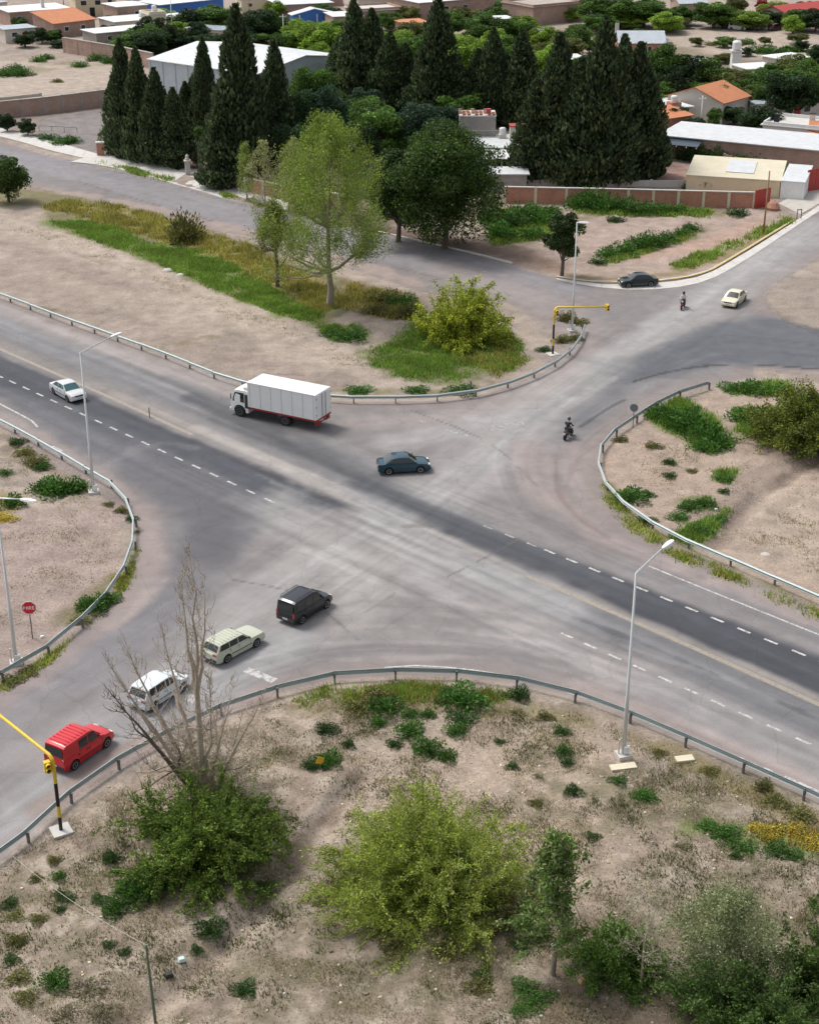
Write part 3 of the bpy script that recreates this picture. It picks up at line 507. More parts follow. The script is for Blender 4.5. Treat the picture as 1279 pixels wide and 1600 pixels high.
strip('stop_bar', [(80, 698), (95, 706)], .55, PW, hwy, sm=False); strip('stop_bar', [(654, 657), (664, 660)], .4, PWW, crd, sm=False)
for k in range(4): strip('crossing_bar', [(752 + k * 17, 668 - k * 3), (770 + k * 17, 672 - k * 3)], .35, PWW, crd, sm=False)
strip('kerb_line', [(868, 434), (915, 441), (960, 443), (1040, 439), (1098, 428), (1140, 406), (1240, 345)], .18, plain((.62, .42, .05), .7, 0, .3, 1.5), g_o, z=.17)

# ------------------------------------------------------------------ kerbs and pavements
def kerb(pts, w, h, mat, parent=None, seg=4.0, name='kerb'):
    P = smooth_poly(_xy(pts), seg); root = tagit(empty(name, (P[0][0], P[0][1], 0)), kind='structure')
    for i in range(len(P) - 1):
        a, b = P[i], P[i + 1]; c = (a + b) / 2 - P[0]; L = np.linalg.norm(b - a)
        MB().box((0, 0, 0), (L - .03, w, h)).obj('kerb_stone', mat, root, (c[0], c[1], h / 2 - .02), rz=math.atan2(b[1] - a[1], b[0] - a[0]))
    return root
kerb([(560, 356), (620, 369), (700, 387), (770, 404), (800, 412)], .3, .16, M['concw']); kerb([(868, 433), (915, 440), (960, 442), (1040, 438), (1098, 427), (1140, 405), (1240, 344)], .25, .17, M['concw'])
def pavement(edge_a, edge_b, step, mat, name='pavement', h=.12):
    A = smooth_poly(_xy(edge_a), .5); B = smooth_poly(_xy(edge_b), .5); n = max(2, int(len(A) * .5 / step)); root = tagit(empty(name, (A[0][0], A[0][1], 0)), kind='structure'); o = A[0]
    ia = np.linspace(0, len(A) - 1, n + 1).astype(int); ib = np.linspace(0, len(B) - 1, n + 1).astype(int)
    for k in range(n):
        g = .015; p = [A[ia[k]], A[ia[k + 1]], B[ib[k + 1]], B[ib[k]]]; c = sum(p) / 4; p = [c + (q - c) * (1 - g) for q in p]
        MB().prism([q - o for q in p], -.05, h + rnd.uniform(-.008, .008)).obj('slab', mat, root)
    return root
pavement([(-200, 168), (0, 214), (80, 236), (145, 251)], [(-200, 158), (0, 201), (80, 221), (152, 241)], 2.5, M['concw'])
pavement([(110, 254), (150, 258), (215, 272), (268, 287)], [(150, 242), (195, 244), (245, 256), (292, 272)], 2.5, M['concw']); pavement([(268, 287), (305, 297), (348, 310)], [(283, 262), (310, 266), (333, 276)], 2.5, M['concw'], 'driveway', .08)
pavement([(352, 302), (400, 316), (450, 330)], [(345, 290), (400, 302), (450, 317)], 2.5, M['concw'])
pavement([(870, 437), (920, 447), (985, 453), (1050, 450), (1110, 436), (1180, 396), (1279, 330), (1400, 256)], [(868, 434), (915, 441), (962, 445), (1040, 441), (1098, 430), (1160, 397), (1250, 340), (1380, 255)], 3.0, M['concw'], h=.03)
pavement([(1250, 335), (1279, 318), (1400, 240)], [(1215, 318), (1245, 300), (1350, 230)], 3.0, M['conc'], h=.03)

# ------------------------------------------------------------------ ground height lookup
Zg = Z.reshape(NY, NX)
def gz(X, Y):
    X = np.asarray(X, float); Y = np.asarray(Y, float); zc = Y * _c + H * _s
    px = 639.5 + X / zc * F; py = 800 + (H * _c - Y * _s) / zc * F
    i = np.clip(np.searchsorted(xs, px), 1, NX - 1); i = np.where(np.abs(xs[i - 1] - px) < np.abs(xs[i] - px), i - 1, i)
    yy = ys[::-1]; j = np.clip(np.searchsorted(yy, py), 1, NY - 1); j = np.where(np.abs(yy[j - 1] - py) < np.abs(yy[j] - py), j - 1, j)
    return Zg[NY - 1 - j, i]
def GG(x, y): a = G(x, y); return Vector((a[0], a[1], float(gz(a[0], a[1]))))

# ------------------------------------------------------------------ guardrails: separate beams and posts
def beam_mesh():
    prof = [(0, .155), (.045, .13), (.08, .095), (.08, .06), (.02, .015), (.02, -.015), (.08, -.06), (.08, -.095), (.045, -.13), (0, -.155)]
    V = []; Fs = []
    for x in (-.5, .5):
        for y, z in prof: V.append((x, y, z))
        for y, z in reversed(prof): V.append((x, y - .012, z))
    n = 20
    for k in range(n): Fs.append((k, (k + 1) % n, n + (k + 1) % n, n + k))
    return MB().add(V, Fs).mesh('beam', M['galv'])
BEAM = beam_mesh(); POSTM = MB().box((0, 0, .33), (.10, .15, .84)).box((0, .02, .62), (.14, .1, .26)).mesh('post', M['galvd'])
def guardrail(pts, label, side=1):
    P = smooth_poly(_xy(pts), 3.8); root = empty('guardrail', (P[0][0], P[0][1], 0), 0, label, 'guardrail')
    for i in range(len(P)):
        a = P[i]; t = P[min(i + 1, len(P) - 1)] - P[max(i - 1, 0)]; ang = math.atan2(t[1], t[0]); n = np.array([-math.sin(ang), math.cos(ang)]) * side
        q = a + n * .16 - P[0]; o = link('post', POSTM, root, (q[0], q[1], float(gz(*a)) - .05), ang + (0 if side < 0 else math.pi))
        o.rotation_euler.x = rnd.uniform(-.06, .06)
        if i < len(P) - 1:
            b = P[i + 1]; c = (a + b) / 2 - P[0]; L = np.linalg.norm(b - a); ang = math.atan2(b[1] - a[1], b[0] - a[0])
            o = link('beam', BEAM, root, (c[0], c[1], .62 + rnd.uniform(-.015, .02)), ang + (math.pi if side > 0 else 0)); o.scale = (L + .16, 1.3, 1.0)
            o.rotation_euler.y = rnd.uniform(-.006, .006)
guardrail(RAIL_NW, 'long pale guardrail curving behind the white box truck along the grassy island', 1)
guardrail(RAIL_NE, 'pale guardrail curving around the right hand island under the lamp head', -1)
guardrail(RAIL_S, 'pale guardrail arching round the scrub in the foreground, beside the red van', -1)
guardrail(RAIL_W[::-1], 'pale guardrail bending round the gravel corner with the red stop sign', 1)

# ------------------------------------------------------------------ street lamps
def street_lamp(base, end_px, hp, he, label, basebox=True, topx=None):
    b = GG(*base); root = empty('street_lamp', b, 0, label, 'street lamp', 'tall street lamps round the crossing')
    top = Vector((0, 0, hp)); e = G3(end_px[0], end_px[1], he) - b; e.z = he - b.z; d = (e - top); dn = d.normalized(); L = d.length
    MB().tube([(0, 0, -.1), (0, 0, 4), (0, 0, 4.05), (0, 0, hp)], [.13, .115, .09, .06], 10).obj('pole', M['pole'], root, smooth=True)
    MB().tube([(0, 0, hp - .08), top, top + dn * (L - .9)], [.065, .06, .045], 8).obj('arm', M['pole'], root, smooth=True)
    hd = Vector((dn.x, dn.y, dn.z * .5)).normalized(); p0 = top + dn * (L - 1.0)
    lm = MB(); side = hd.cross(Vector((0, 0, 1))).normalized(); up = side.cross(hd)
    V = []
    for t, w, hh in ((0, .07, .06), (.2, .14, .09), (.7, .19, .1), (1.05, .15, .06), (1.15, .05, .02)):
        for sy, sz in ((-1, -.4), (1, -.4), (.75, .7), (-.75, .7)): V.append(p0 + hd * t + side * w * sy + up * hh * sz)
    Fs = [(i * 4 + k, i * 4 + (k + 1) % 4, (i + 1) * 4 + (k + 1) % 4, (i + 1) * 4 + k) for i in range(4) for k in range(4)] + [(3, 2, 1, 0), (16, 17, 18, 19)]
    lm.add(V, Fs).obj('lamp_head', M['white'], root); g = MB().box((0, 0, 0), (.6, .26, .05)).obj('lens', M['lamp'], root, p0 + hd * .6 - up * .06); g.rotation_euler.z = math.atan2(hd.y, hd.x)
    MB().box((0, 0, .55), (.3, .26, .42)).obj('fuse_box', M['white'], root, (.16, -.1, 0)); MB().tube([(-.28, -.05, 0), (-.28, -.05, 1.2)], .05, 8).obj('conduit', M['pole'], root)
    if basebox: MB().box((0, 0, .1), (.8, .8, .3), .3).obj('footing', M['concw'], root, bevel=.02)
    return root
street_lamp((147, 772), (188, 519), 11.6, 12.2, 'tall lamp beside the left guardrail, arm reaching over the carriageway near the silver sedan')
street_lamp((973, 1181), (1049, 843), 11.8, 12.4, 'tall lamp on the foreground scrub, arm crossing the highway on the right')
street_lamp((893, 518), (917, 347), 11.3, 11.4, 'slender far lamp between the yellow signal arm and the parked dark sedan')
street_lamp((26, 1036), (53, 781), 11.6, 11.9, 'lamp at the left edge near the red stop sign, mostly out of frame')
for x, y, s, lb in ((973, 1198, 1.5, 'cracked pale concrete plate lying just below the foreground lamp footing'), (1069, 1185, 1.05, 'loose pale rectangular slab lying behind the foreground guardrail')):
    g = GG(x, y); tagit(MB().box((0, 0, .05), (s, .55, .16), .2).obj('concrete_slab', M['cream'], None, g, bevel=.02), lb, 'slab')

# ------------------------------------------------------------------ striped signal poles
def beacon(base, end_px, h, label, hang):
    b = GG(*base); root = empty('signal_pole', b, 0, label, 'signal pole'); e = G3(end_px[0], end_px[1], h + .35) - b; e.z = h + .35
    z = 0; r = .1
    for z0, z1, m in ((0, .95, 'blk'), (.95, 1.65, 'yel'), (1.65, 3.1, 'blk'), (3.1, h - .15, 'yel')):
        MB().tube([(0, 0, z0), (0, 0, z1)], r if m == 'blk' else r + .003, 12).obj('pole_band', M[m], root, smooth=False)
    d = Vector((e.x, e.y, 0)).normalized(); MB().tube([(0, 0, h - .2), Vector((0, 0, h)) + d * .05, Vector((0, 0, h + .15)) + d * .3, e], [.1, .1, .095, .07], 10).obj('arm', M['yel'], root, smooth=True)
    def head(c, ry):
        hd = MB().box((0, 0, 0), (.34, .3, .62)).obj('signal_head', M['yel'], root, c, bevel=.03, rz=ry)
        for k, q in ((.14, 'rlamp'), (-.14, 'blk')):
            MB().lathe([(.11, 0), (.12, -.02), (.12, -.05), (.03, -.055)], 12, (0, -.15, k), 'y').obj('lens', M[q], hd)
            MB().lathe([(.135, -.15), (.135, -.32), (.125, -.32), (.125, -.15)], 12, (0, 0, k), 'y').obj('hood', M['yel'], hd)
    head((-.3 if hang else .1, -.1, h - .35), .5); 
    if not hang: head(tuple(e - Vector((0, 0, .05)))[:3], .3)
    MB().box((0, 0, .04), (1.05, 1.05, .16), .5).obj('footing', M['concw'], root, bevel=.015)
beacon((96, 1299), (-70, 1062), 4.55, 'yellow and black striped signal pole on a square white footing near the red van', True)
beacon((863, 552), (948, 477), 4.7, 'far striped signal pole with a straight yellow arm inside the curved guardrail end', False)

# ------------------------------------------------------------------ signs and small posts
PXF = {'P': ["111.", "1..1", "111.", "1...", "1..."], 'A': [".11.", "1..1", "1111", "1..1", "1..1"], 'R': ["111.", "1..1", "111.", "1.1.", "1..1"], 'E': ["1111", "1...", "111.", "1...", "1111"]}
def oct_sign():
    b = GG(51, 995); root = empty('stop_sign', b, math.radians(6), 'red octagonal stop sign reading PARE on a thin dark post', 'stop sign')
    MB().box((0, .03, 1.0), (.07, .05, 2.2)).obj('post', M['galvd'], root)
    def octo(r, y0, y1):
        P = [(r * math.cos(math.pi / 8 + k * math.pi / 4), r * math.sin(math.pi / 8 + k * math.pi / 4)) for k in range(8)]
        return MB().add([(p[0], y0, p[1]) for p in P] + [(p[0], y1, p[1]) for p in P], [tuple(range(8)), tuple(range(15, 7, -1))] + [(k, (k + 1) % 8, 8 + (k + 1) % 8, 8 + k) for k in range(8)])
    zc = 2.28; octo(.5, -.005, .012).obj('sign_rim', M['white'], root, (0, 0, zc)); octo(.455, -.012, -.004).obj('sign_face', plain((.62, .012, .02), .4, 0, .05, 3, name='sign_red'), root, (0, 0, zc))
    m = MB(); x0 = -.37; s = .036
    for ch in 'PARE':
        for r_, row in enumerate(PXF[ch]):
            for c_, v in enumerate(row):
                if v == '1': m.box((x0 + c_ * s + s / 2, -.016, (2 - r_) * s * 1.35), (s + .001, .006, s * 1.36))
        x0 += s * 5.3
    m.obj('lettering', M['white'], root, (0, 0, zc))
    return root
oct_sign()
g = GG(988, 668); r_ = empty('round_sign', g, -.3, 'small round grey sign seen from behind beside the right island guardrail', 'road sign')
MB().box((0, 0, .9), (.06, .06, 2.0)).obj('post', M['galvd'], r_); MB().lathe([(.36, -.01), (.36, .01)], 20, (0, -.05, 1.85), 'y').obj('sign_face', plain((.17, .20, .23), .5, .3, .1, 3), r_)
g = GG(500, 1204); r_ = empty('marker_sign', g, .5, 'small tilted yellow marker sign standing among round green weeds', 'marker sign')
MB().box((0, 0, .3), (.05, .04, .7)).obj('post', M['galvd'], r_); o = MB().box((0, 0, 0), (.42, .02, .42)).obj('sign_face', plain((.80, .42, .02), .5, 0, .1, 3), r_, (0, -.03, .62)); o.rotation_euler.y = .5
g = GG(735, 613); tagit(MB().box((0, 0, .5), (.14, .14, 1.3)).box((0, 0, .05), (.35, .35, .3)).obj('bollard', M['galvd'], None, g), 'short dark post by the guardrail below the yellow bush', 'post')
g = GG(234, 652); tagit(MB().box((0, 0, .45), (.07, .07, .95)).obj('lane_post', M['trim'], None, g), 'thin black post standing on the centre line left of the truck', 'post')
g = GG(1247, 342); r_ = empty('barrier_post', g, .3, 'pair of short dark posts at the kerb near the far red gate', 'post')
for k in (-.3, .3): MB().tube([(k, 0, 0), (k, 0, 1.3)], .05, 6).obj('post', M['trim'], r_)
MB().box((0, 0, 1.2), (.7, .05, .1)).obj('rail', M['trim'], r_)
g = GG(687, 383); g2 = GG(697, 383); tagit(MB().tube([(0, 0, 0), (0, 0, 2.3)], .06, 6).obj('marker_post', M['white'], None, g2), 'thin white post on the kerb below the dark green tree', 'post')
# utility poles
def upole(x, yb, yt, mat, label, cross=True, r=.12, hgt=None):
    h = hgt or HG(x, yb, yt); root = empty('utility_pole', GG(x, yb), rnd.uniform(-.5, .5), label, 'utility pole'); MB().tube([(0, 0, -.1), (0, 0, h)], [r, r * .7], 8).obj('pole', mat, root, smooth=True)
    if cross:
        MB().box((0, 0, h - .5), (1.4, .1, .12)).obj('crossarm', mat, root)
        for k in (-.6, 0, .6): MB().lathe([(.04, 0), (.06, .05), (.03, .14)], 8, (k, 0, h - .44)).obj('insulator', M['white'], root)
    return root, h
upole(1192, 363, 264, M['wood'], 'leaning reddish brown wooden pole on the verge beside the red gate', False, .13)
upole(444, 84, 22, M['pole'], 'pale pole standing over the right end of the white hall'); upole(270, 58, 0, M['pole'], 'white pole in front of the blue walled house, top left', False)
upole(391, 55, 2, M['wood'], 'brown pole between the trees behind the cypresses, upper left', True); upole(1093, 205, 150, M['white'], 'white cross shaped mast beside the orange tiled roof', True)
upole(419, 58, 22, M['pole'], 'short grey pole right of the brown pole behind the cypresses', True)
upole(101, 20, -25, M['wood'], 'dark pole behind the yellow house in the top left corner', True)
b = GG(246, 1625); fp = empty('cable_post', b, 0, 'thin green post with an orange foot at the bottom edge, cable tied on', 'post')
fh = HG(246, 1625, 1478); MB().tube([(0, 0, .5), (-.12, .05, fh)], [.07, .05], 8).obj('upper_pole', plain((.10, .15, .10), .6, .1, .2, 3), fp); MB().tube([(0, 0, -.1), (0, 0, 1.0)], .085, 8).obj('foot', plain((.55, .26, .05), .6, 0, .2, 3), fp)
e = GG(22, 1350); top = b + Vector((-.12, .05, fh)); pts = [top.lerp(e + Vector((0, 0, .55)), t) - Vector((0, 0, 1.2 * 4 * t * (1 - t) * .3)) for t in np.linspace(0, 1, 12)]
tagit(MB().tube([p - top for p in pts], .011, 5).obj('cable', M['conc'], None, top), 'pale slack cable running from the bottom post to the guardrail', 'cable')

# ------------------------------------------------------------------ cars
def loft(name, xsn, zb, zt, wf, mat, drop=.05, nside=5, ntop=6, smooth=True, caps=True):
    V = []; Fs = []; ring = None
    for x in xsn:
        a, b = zb(x), zt(x); R = []
        for k in range(nside):
            z = a + (b - drop - a) * k / (nside - 1); R.append((-wf(x, z), z))
        wt = wf(x, b - drop)
        for k in range(1, ntop):
            y = -wt + 2 * wt * k / ntop; R.append((y * .97, b - drop * abs(y / max(wt, .01)) ** 3.5))
        for k in range(nside - 1, -1, -1):
            z = a + (b - drop - a) * k / (nside - 1); R.append((wf(x, z), z))
        ring = len(R); V += [(x, y, z) for y, z in R]
    for i in range(len(xsn) - 1):
        for k in range(ring): Fs.append((i * ring + k, i * ring + (k + 1) % ring, (i + 1) * ring + (k + 1) % ring, (i + 1) * ring + k))
    if caps: Fs.append(tuple(range(ring - 1, -1, -1))); Fs.append(tuple(range((len(xsn) - 1) * ring, len(xsn) * ring)))
    me = MB().add(V, Fs).mesh(name, mat)
    if smooth:
        me.polygons.foreach_set('use_smooth', [True] * len(me.polygons)); me.set_sharp_from_angle(angle=math.radians(38)); 
    return me
def wheel(root, x, y, r, side, w=.2, rimm='rim', rr=.62):
    wr = empty('wheel', (x, y, r)); wr.parent = root; s = side
    MB().lathe([(r * .6, -w / 2), (r * .95, -w / 2), (r, -w / 3), (r, w / 3), (r * .95, w / 2), (r * .6, w / 2)], 24, axis='y').obj('tyre', M['tyre'], wr, smooth=False)
    rm_ = MB().lathe([(r * rr, s * (w / 2 - .03)), (r * rr, s * (w / 2 + .006)), (r * .5, s * (w / 2 + .0)), (r * .15, s * (w / 2 - .02)), (r * .08, s * (w / 2 + .01))], 20, axis='y').obj('rim', M[rimm], wr)
SPEC = {  # L, W, profile of the body crown, cabin profile, wheel x, roof width factor, side windows
 'sedan': dict(L=4.25, W=1.70, body=[(-2.12, .80), (-2.05, .93), (-1.35, .97), (-1.0, .95), (.75, .93), (1.0, .92), (1.75, .83), (2.05, .70), (2.12, .55)],
    cab=[(-1.62, .93), (-.95, 1.34), (-.55, 1.41), (.1, 1.42), (.38, 1.38), (1.08, .90)], wx=(-1.27, 1.28), rw=.74, sw=[(-1.30, -.86, -.42, -.42), (-.36, -.36, .22, .25), (.30, .27, .36, .78)], ws=(1.02, .42), rwn=(-1.52, -.98), top=1.34, r=.31),
 'hatch': dict(L=4.0, W=1.70, body=[(-2.0, .82), (-1.97, .93), (-1.2, .97), (.8, .96), (1.1, .94), (1.7, .84), (1.95, .68), (2.0, .55)],
    cab=[(-1.95, .94), (-1.62, 1.46), (-1.3, 1.53), (.0, 1.56), (.40, 1.50), (1.15, .92)], wx=(-1.28, 1.27), rw=.77, sw=[(-1.62, -1.42, -1.0, -1.0), (-.93, -.93, -.17, -.17), (-.10, -.10, .30, .78)], ws=(1.08, .46), rwn=(-1.90, -1.66), top=1.45, r=.31),
 'wagon': dict(L=4.3, W=1.64, body=[(-2.15, .80), (-2.12, .92), (-1.2, .94), (.6, .94), (.9, .93), (1.95, .86), (2.12, .80), (2.15, .6)],
    cab=[(-2.05, .92), (-1.72, 1.38), (-1.5, 1.42), (.0, 1.43), (.30, 1.38), (.92, .90)], wx=(-1.25, 1.32), rw=.78, sw=[(-1.80, -1.62, -.98, -.98), (-.92, -.92, -.25, -.25), (-.18, -.18, .22, .62)], ws=(.88, .34), rwn=(-2.0, -1.76), top=1.34, r=.30),
 'van': dict(L=4.1, W=1.72, body=[(-2.03, .85), (-2.0, 1.0), (.8, 1.02), (1.15, 1.0), (1.75, .90), (2.0, .72), (2.05, .55)],
    cab=[(-2.02, 1.0), (-1.92, 1.70), (-1.75, 1.80), (.0, 1.83), (.32, 1.76), (1.2, .98)], wx=(-1.30, 1.33), rw=.84, sw=[(-1.72, -1.72, -.95, -.95), (-.80, -.80, -.12, -.12), (-.04, -.04, .38, .82)], ws=(1.10, .38), rwn=(-2.01, -1.94), top=1.62, r=.32)}
def car(kind, rear, front, col, label, cat, rails=False, ribs=False, glass='glass', sw_use=(0, 1, 2), rough=.28, group='vehicles on the crossing', rl='rlamp', name='car'):
    S = SPEC[kind]; L, W = S['L'], S['W']; a, b = np.array(G(*rear)), np.array(G(*front)); d = (b - a) / np.linalg.norm(b - a); n = np.array([-d[1], d[0]]); n = n if n[1] > 0 else -n
    mid = (a + b) / 2 + n * (W / 2 - .1) - d * (S['wx'][0] + S['wx'][1]) / 2; root = empty(name, (mid[0], mid[1], .0), math.atan2(d[1], d[0]), label, cat, group)
    bx, bz = zip(*S['body']); cx_, cz = zip(*S['cab']); r = S['r']; fl = .20; belt = np.interp(-.2, bx, bz)
    pm = paint(col, rough)
    def zb(x):
        z = fl + .10 * sstep(L / 2 - .25, L / 2, abs(x))
        for w_ in S['wx']:
            q = (r + .07) ** 2 - (x - w_) ** 2
            if q > 0: z = max(z, r + math.sqrt(q))
        return z
    plan = lambda x: 1 - .10 * (abs(2 * x / L) ** 5) - (.03 if x > 1 else 0) * (x - 1)
    def wb(x, z):
        t = (z - fl) / (1.0 - fl); return W / 2 * plan(x) * (1 - .05 * (1 - min(1, t * 3)) - .045 * max(0, t - .55) / .45 + (.012 if .45 < t < .6 else 0))
    X = sorted(set([round(v, 3) for v in np.linspace(-L / 2, L / 2, 44)] + [w_ + s * (r + .07) * q for w_ in S['wx'] for s in (-1, 1) for q in (1.0, .97, .85, .6, .3)]))
    link('body', loft('body', X, zb, lambda x: np.interp(x, bx, bz), wb, pm, .05), root)
    MB().box((0, 0, .3), (L * .9, W * .72, .24)).obj('underbody', M['dark'], root)
    zr = max(cz); w0 = W / 2 * .93; w1 = W / 2 * S['rw']
    wc = lambda x, z: (w0 + (w1 - w0) * np.clip((z - belt) / (zr - belt), 0, 1)) * (1 - .07 * (abs(x / (L * .5)) ** 3))
    zc_ = lambda x: np.interp(x, cx_, cz)
    CX = sorted(set([round(v, 3) for v in np.linspace(cx_[0], cx_[-1], 30)] + list(cx_)))
    link('cabin', loft('cabin', CX, lambda x: min(belt - .06, zc_(x) - .06), zc_, wc, pm, .045, 5, 8), root)
    def topgrid(x0, x1, f, off, name, mat, nx=6, ny=8):
        V = []
        for i in range(nx + 1):
            x = x0 + (x1 - x0) * i / nx; z = zc_(x); w_ = wc(x, z - .045) * f
            sl = (zc_(x + .02) - zc_(x - .02)) / .04; nl = math.hypot(1, sl)
            for k in range(ny + 1):
                y = -w_ + 2 * w_ * k / ny; V.append((x - sl / nl * off, y, z - .045 * abs(y / wc(x, z - .045)) ** 3.5 + off / nl))
        o = MB().add(V, [(i * (ny + 1) + k, i * (ny + 1) + k + 1, (i + 1) * (ny + 1) + k + 1, (i + 1) * (ny + 1) + k) for i in range(nx) for k in range(ny)]).obj(name, mat, root, smooth=True); return o
    gm = M[glass]; topgrid(S['ws'][0], S['ws'][1], .90, .012, 'windscreen', gm); topgrid(S['rwn'][0], S['rwn'][1], .86, .014, 'rear_window', gm)
    if kind == 'van':
        MB().add([(-2.035, -.68, 1.12), (-2.035, .68, 1.12), (-1.965, .62, 1.60), (-1.965, -.62, 1.60)], [(0, 1, 2, 3)]).obj('rear_pane', gm, root)
    for s in (-1, 1):
        for k in sw_use:
            q = S['sw'][k]; z0, z1 = belt + .05, S['top']; pts = [(q[0], z0), (q[1], z1), (q[2], z1), (q[3], z0)]
            V = []
            for x, z in pts: V.append((x, s * (wc(x, z) + .010), z))
            MB().add(V + [(v[0], v[1] - s * .02, v[2]) for v in V], [(0, 1, 2, 3), (4, 7, 6, 5), (0, 4, 5, 1), (1, 5, 6, 2), (2, 6, 7, 3), (3, 7, 4, 0)]).obj('side_window', gm, root)
        for w_ in S['wx']: wheel(root, w_, s * (W / 2 - .105), r, s)
        MB().box((0, 0, 0), (.10, .16, .11), .1).obj('mirror', pm if kind != 'wagon' else M['trim'], root, (S['ws'][0] - .22, s * (W / 2 * .93 + .08), belt + .10), bevel=.02)
        MB().box((0, 0, 0), (.12, .34, .15)).obj('headlight', M['lamp'], root, (L / 2 - .10, s * (W / 2 - .30), .66), bevel=.02)
        MB().box((0, 0, 0), (.08, .16 if kind == 'van' else .3, .34 if kind == 'van' else .14)).obj('tail_light', M['rlamp'], root, (-L / 2 + .03, s * (W / 2 - (.17 if kind == 'van' else .27)), .82), bevel=.015)
        MB().box((0, 0, 0), (S['wx'][1] - S['wx'][0] - 2 * r - .2, .02, .05)).obj('side_trim', M['trim'], root, (0.02, s * (W / 2 + .002), .52))
        for xk in ((S['sw'][1][3] + S['sw'][2][0]) / 2, (S['sw'][0][3] + S['sw'][1][0]) / 2, S['ws'][0] - .12):
            MB().box((0, 0, 0), (.022, .012, .44)).obj('door_seam', M['trim'], root, (xk, s * (W / 2 * .988), .70))
        for xk in ((S['sw'][1][3] + S['sw'][2][0]) / 2 - .18, S['sw'][0][3] + .02): MB().box((0, 0, 0), (.14, .03, .03)).obj('door_handle', M['trim'] if kind != 'wagon' else M['rim'], root, (xk, s * (W / 2 * .985), .84))
        if rails: MB().tube([(-1.7, s * .66, 1.80), (-1.6, s * .66, 1.90), (.0, s * .66, 1.92), (.15, s * .66, 1.85)], .022, 6).obj('roof_rail', M['trim'], root)
    for x, t in ((L / 2 - .05, 1), (-L / 2 + .05, -1)):
        MB().box((0, 0, 0), (.16, W * .86, .2), 0).obj('bumper', M['trim'] if kind in ('van', 'wagon') else pm, root, (x, 0, .42), bevel=.04)
        MB().box((0, 0, 0), (.02, .42, .12)).obj('licence_plate', M['plate'], root, (x + t * .09, 0, .46 if t > 0 else .5))
    MB().box((0, 0, 0), (.05, .8, .12)).obj('grille', M['trim'], root, (L / 2 - .03, 0, .64))
    if ribs:
        for k in range(7):
            x = -1.6 + k * .26; MB().box((0, 0, 0), (.05, w1 * 1.7, .02)).obj('roof_rib', pm, root, (x, 0, float(zc_(x)) + .008))
    return root
car('sedan', (605, 742), (659, 739), (.005, .048, .072), 'dark teal sedan turning in the middle of the crossing below the truck', 'sedan')
car('van', (471, 975), (510, 950), (.005, .008, .014), 'black passenger van with grey roof and roof rails heading up right', 'van', rails=True)
car('wagon', (348, 1039), (407, 1007), (.50, .52, .40), 'old pale green cream station wagon with ribbed roof behind the black van', 'station wagon', ribs=True)
car('hatch', (237, 1112), (290, 1077), (.66, .70, .72), 'white hatchback partly seen through bare branches ahead of the red van', 'hatchback')
car('van', (115, 1204), (169, 1166), (.58, .008, .016), 'bright red panel van with ribbed roof at the lower left', 'van', ribs=True, sw_use=(1, 2))
car('sedan', (82, 614), (110, 630), (.62, .63, .62), 'silver white sedan driving on the dark carriageway beside the left lamp', 'sedan', glass='tglass')
car('sedan', (1018, 448), (979, 450), (.009, .02, .024), 'dark sedan parked on the concrete strip at the far corner', 'sedan')
car('sedan', (1164, 469), (1148, 482), (.72, .68, .50), 'pale cream sedan coming down the far road with its front facing the camera', 'sedan')
for i, (rear, front, c, lb) in enumerate([((1143, 47), (1157, 48), (.6, .6, .6), 'tiny white vehicle parked in the sandy lot at the top right'), ((1164, 47), (1176, 48), (.03, .03, .03), 'tiny dark vehicle right beside the tiny white one, top right'), ((1206, 49), (1222, 46), (.10, .02, .03), 'tiny maroon vehicle on the sandy lot, further right than the white one')]):
    car('van' if i < 2 else 'hatch', rear, front, c, lb, 'vehicle', group='vehicles parked far off')

